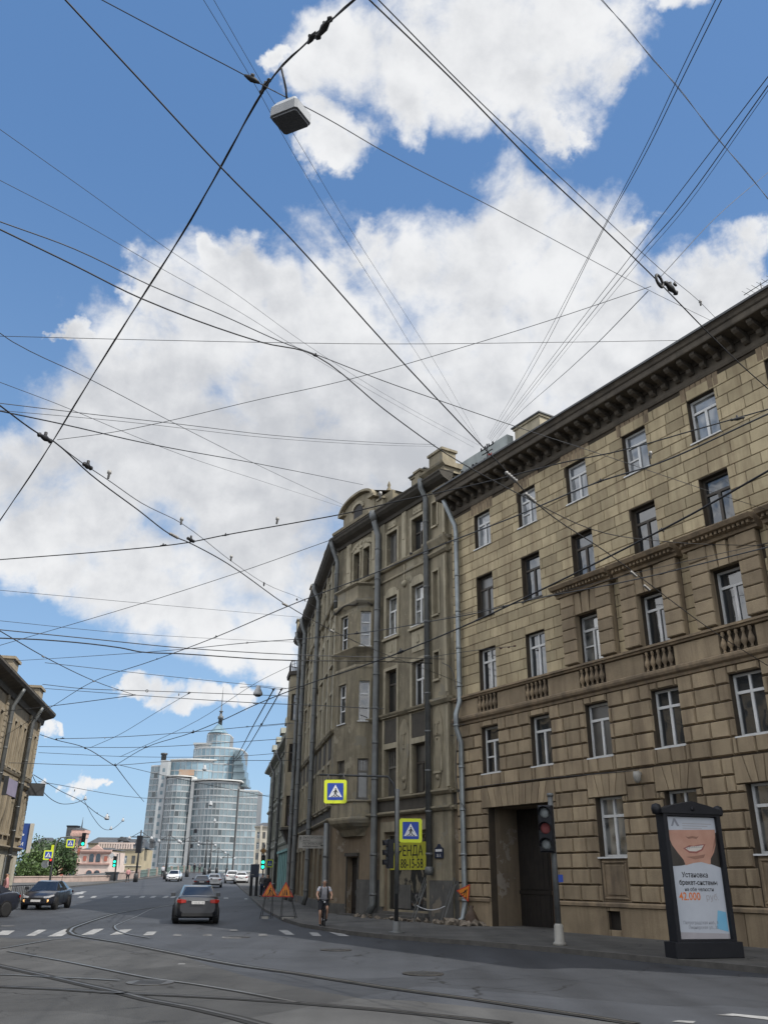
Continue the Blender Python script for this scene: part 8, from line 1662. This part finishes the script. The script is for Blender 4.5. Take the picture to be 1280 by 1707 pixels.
wire('thin wire across the oriel foot from the tower side', [(430,1212),(540,1203),(690,1205),(775,1208)], ('S',3.0), ('A',0.4), 1.2)
wire('thin wire across the corner house above the bent arm', [(400,1262),(560,1245),(680,1232),(756,1226)], ('S',8.0), ('A',0.4), 1.2)
# roof mast holding the bundle
mp = at_A(812, 752, -0.6); r = thing('roof_mast', 'small iron mast with cross arms on the roof where the wire bundle ends', 'mast', (mp.x, mp.y, mp.z-0.9), ANG_A); k = MB(); k.tube([(0, 0, -0.3), (0, 0, 1.3)], 0.04, 6); k.tube([(-0.5, 0, 1.1), (0.5, 0, 1.1)], 0.03, 5); k.tube([(-0.4, 0, 0.85), (0.4, 0, 0.85)], 0.03, 5)
for x in (-0.45, -0.15, 0.15, 0.45): k.lathe([(0.03, 1.1), (0.05, 1.16), (0.03, 1.26)], (x, 0, 0), 6)
k.obj('mast', MATS['black iron'], r)
# ------------------------------------------------------------------ hanging lamps
lp = at_h(484, 200, 9.55); r = thing('square_street_lamp', 'big square grey street lamp hanging under the wire joint near the top', 'street lamp', tuple(lp), math.radians(-27)); r.rotation_euler = (math.radians(6), math.radians(3), math.radians(-27))
dl = (lp-CAMP).dot(AF); ms = dl/F_PX; a = 27*ms; c = 23.5*ms
k = MB(); k.prism([(-a, -c*0.85), (-a*0.85, -c), (a*0.85, -c), (a, -c*0.85), (a, c*0.85), (a*0.85, c), (-a*0.85, c), (-a, c*0.85)], 0, 0.11)
P_ = [(-a, -c*0.85), (-a*0.85, -c), (a*0.85, -c), (a, -c*0.85), (a, c*0.85), (a*0.85, c), (-a*0.85, c), (-a, c*0.85)]
for i in range(8):
    p, q = P_[i], P_[(i+1) % 8]; k.face([(*p, 0.112), (*q, 0.112), (q[0]*0.7, q[1]*0.7, 0.20), (p[0]*0.7, p[1]*0.7, 0.20)])
k.face([(p[0]*0.7, p[1]*0.7, 0.20) for p in P_]); k.obj('housing', MATS['lamp grey'], r)
k = MB(); k.prism([(p[0]*0.90, p[1]*0.90) for p in P_], -0.03, -0.002); k.obj('glass', MATS['lamp glass'], r)
k = MB(); jt = at_h(470, 118, 10.15)-lp; M_ = Matrix.Rotation(math.radians(27), 3, 'Z'); jt = M_ @ jt; k.tube([(-a*0.5, c*0.4, 0.24), tuple(Vector((-a*0.5, c*0.4, 0.24)).lerp(jt, 0.5)+Vector((0.02, 0, 0))), tuple(jt)], 0.012, 6); k.tube([(-a*0.3, c*0.2, 0.25), tuple(jt)], 0.008, 5); k.obj('hanger', MATS['wire'], r)
def hang_lamp(label, px, py, d, w, top):
    p = at_d(px, py, d); ms = (p-CAMP).dot(AF)/F_PX; R = w*ms/2; r = thing('hanging_lamp', label, 'street lamp', tuple(p), 0, 'lamps hanging on wires over the street'); k = MB(); k.lathe([(R*0.25, R*1.5), (R*0.45, R*1.35), (R*0.55, R*0.8), (R*0.98, -R*0.1), (R, -R*0.4), (R*0.9, -R*0.55)], n=16); k.obj('shade', MATS['lamp grey'], r); k = MB(); k.lathe([(R*0.86, -R*0.5), (R*0.5, -R*0.8), (0, -R*0.85)], n=14); k.obj('globe', MATS['lamp glass'], r); k = MB(); k.tube([(0, 0, R*1.5), (0, 0, top*ms)], 0.02, 5); k.obj('hanger', MATS['wire'], r)
hang_lamp('pale bell shaped lamp hanging left of the corner house', 430, 1155, 66, 16, 12)
hang_lamp('dark far lamp hanging before the blue sky left of the tower', 178, 1364, 100, 8, 8)
hang_lamp('bell lamp hanging against the upper glass tower', 341, 1282, 110, 8, 8)
hang_lamp('small lamp hanging against the middle of the glass tower', 351, 1341, 130, 7, 8)
hang_lamp('tiny lamp hanging low against the glass tower', 358, 1369, 150, 5, 7)
hang_lamp('small far lamp under the slack cable loop', 142, 1332, 95, 6, 6)
hang_lamp('small far lamp at the right end of the slack loop', 205, 1368, 105, 5, 5)
hang_lamp('tiny far lamp at the bottom of the slack loop', 185, 1382, 105, 5, 4)
def spanbox(label, px, py, d, w): p = at_d(px, py, d); ms = (p-CAMP).dot(AF)/F_PX; r = thing('wire_box', label, 'switch box', tuple(p), 0, 'dark boxes hanging on wires'); k = MB(); k.bbox(-w*ms/2, w*ms/2, -0.15, 0.15, -w*0.6*ms, w*0.6*ms, 0.02); k.tube([(0, 0, w*0.6*ms), (0, 0, w*1.4*ms)], 0.02, 5); k.obj('box', MATS['black iron'], r)
spanbox('dark box hanging on the tower face beside the rib', 326, 1386, 150, 5); spanbox('lower dark box hanging on the tower face', 319, 1411, 160, 5); spanbox('dark bundle box on the far span left of the tower', 179, 1364, 103, 5)
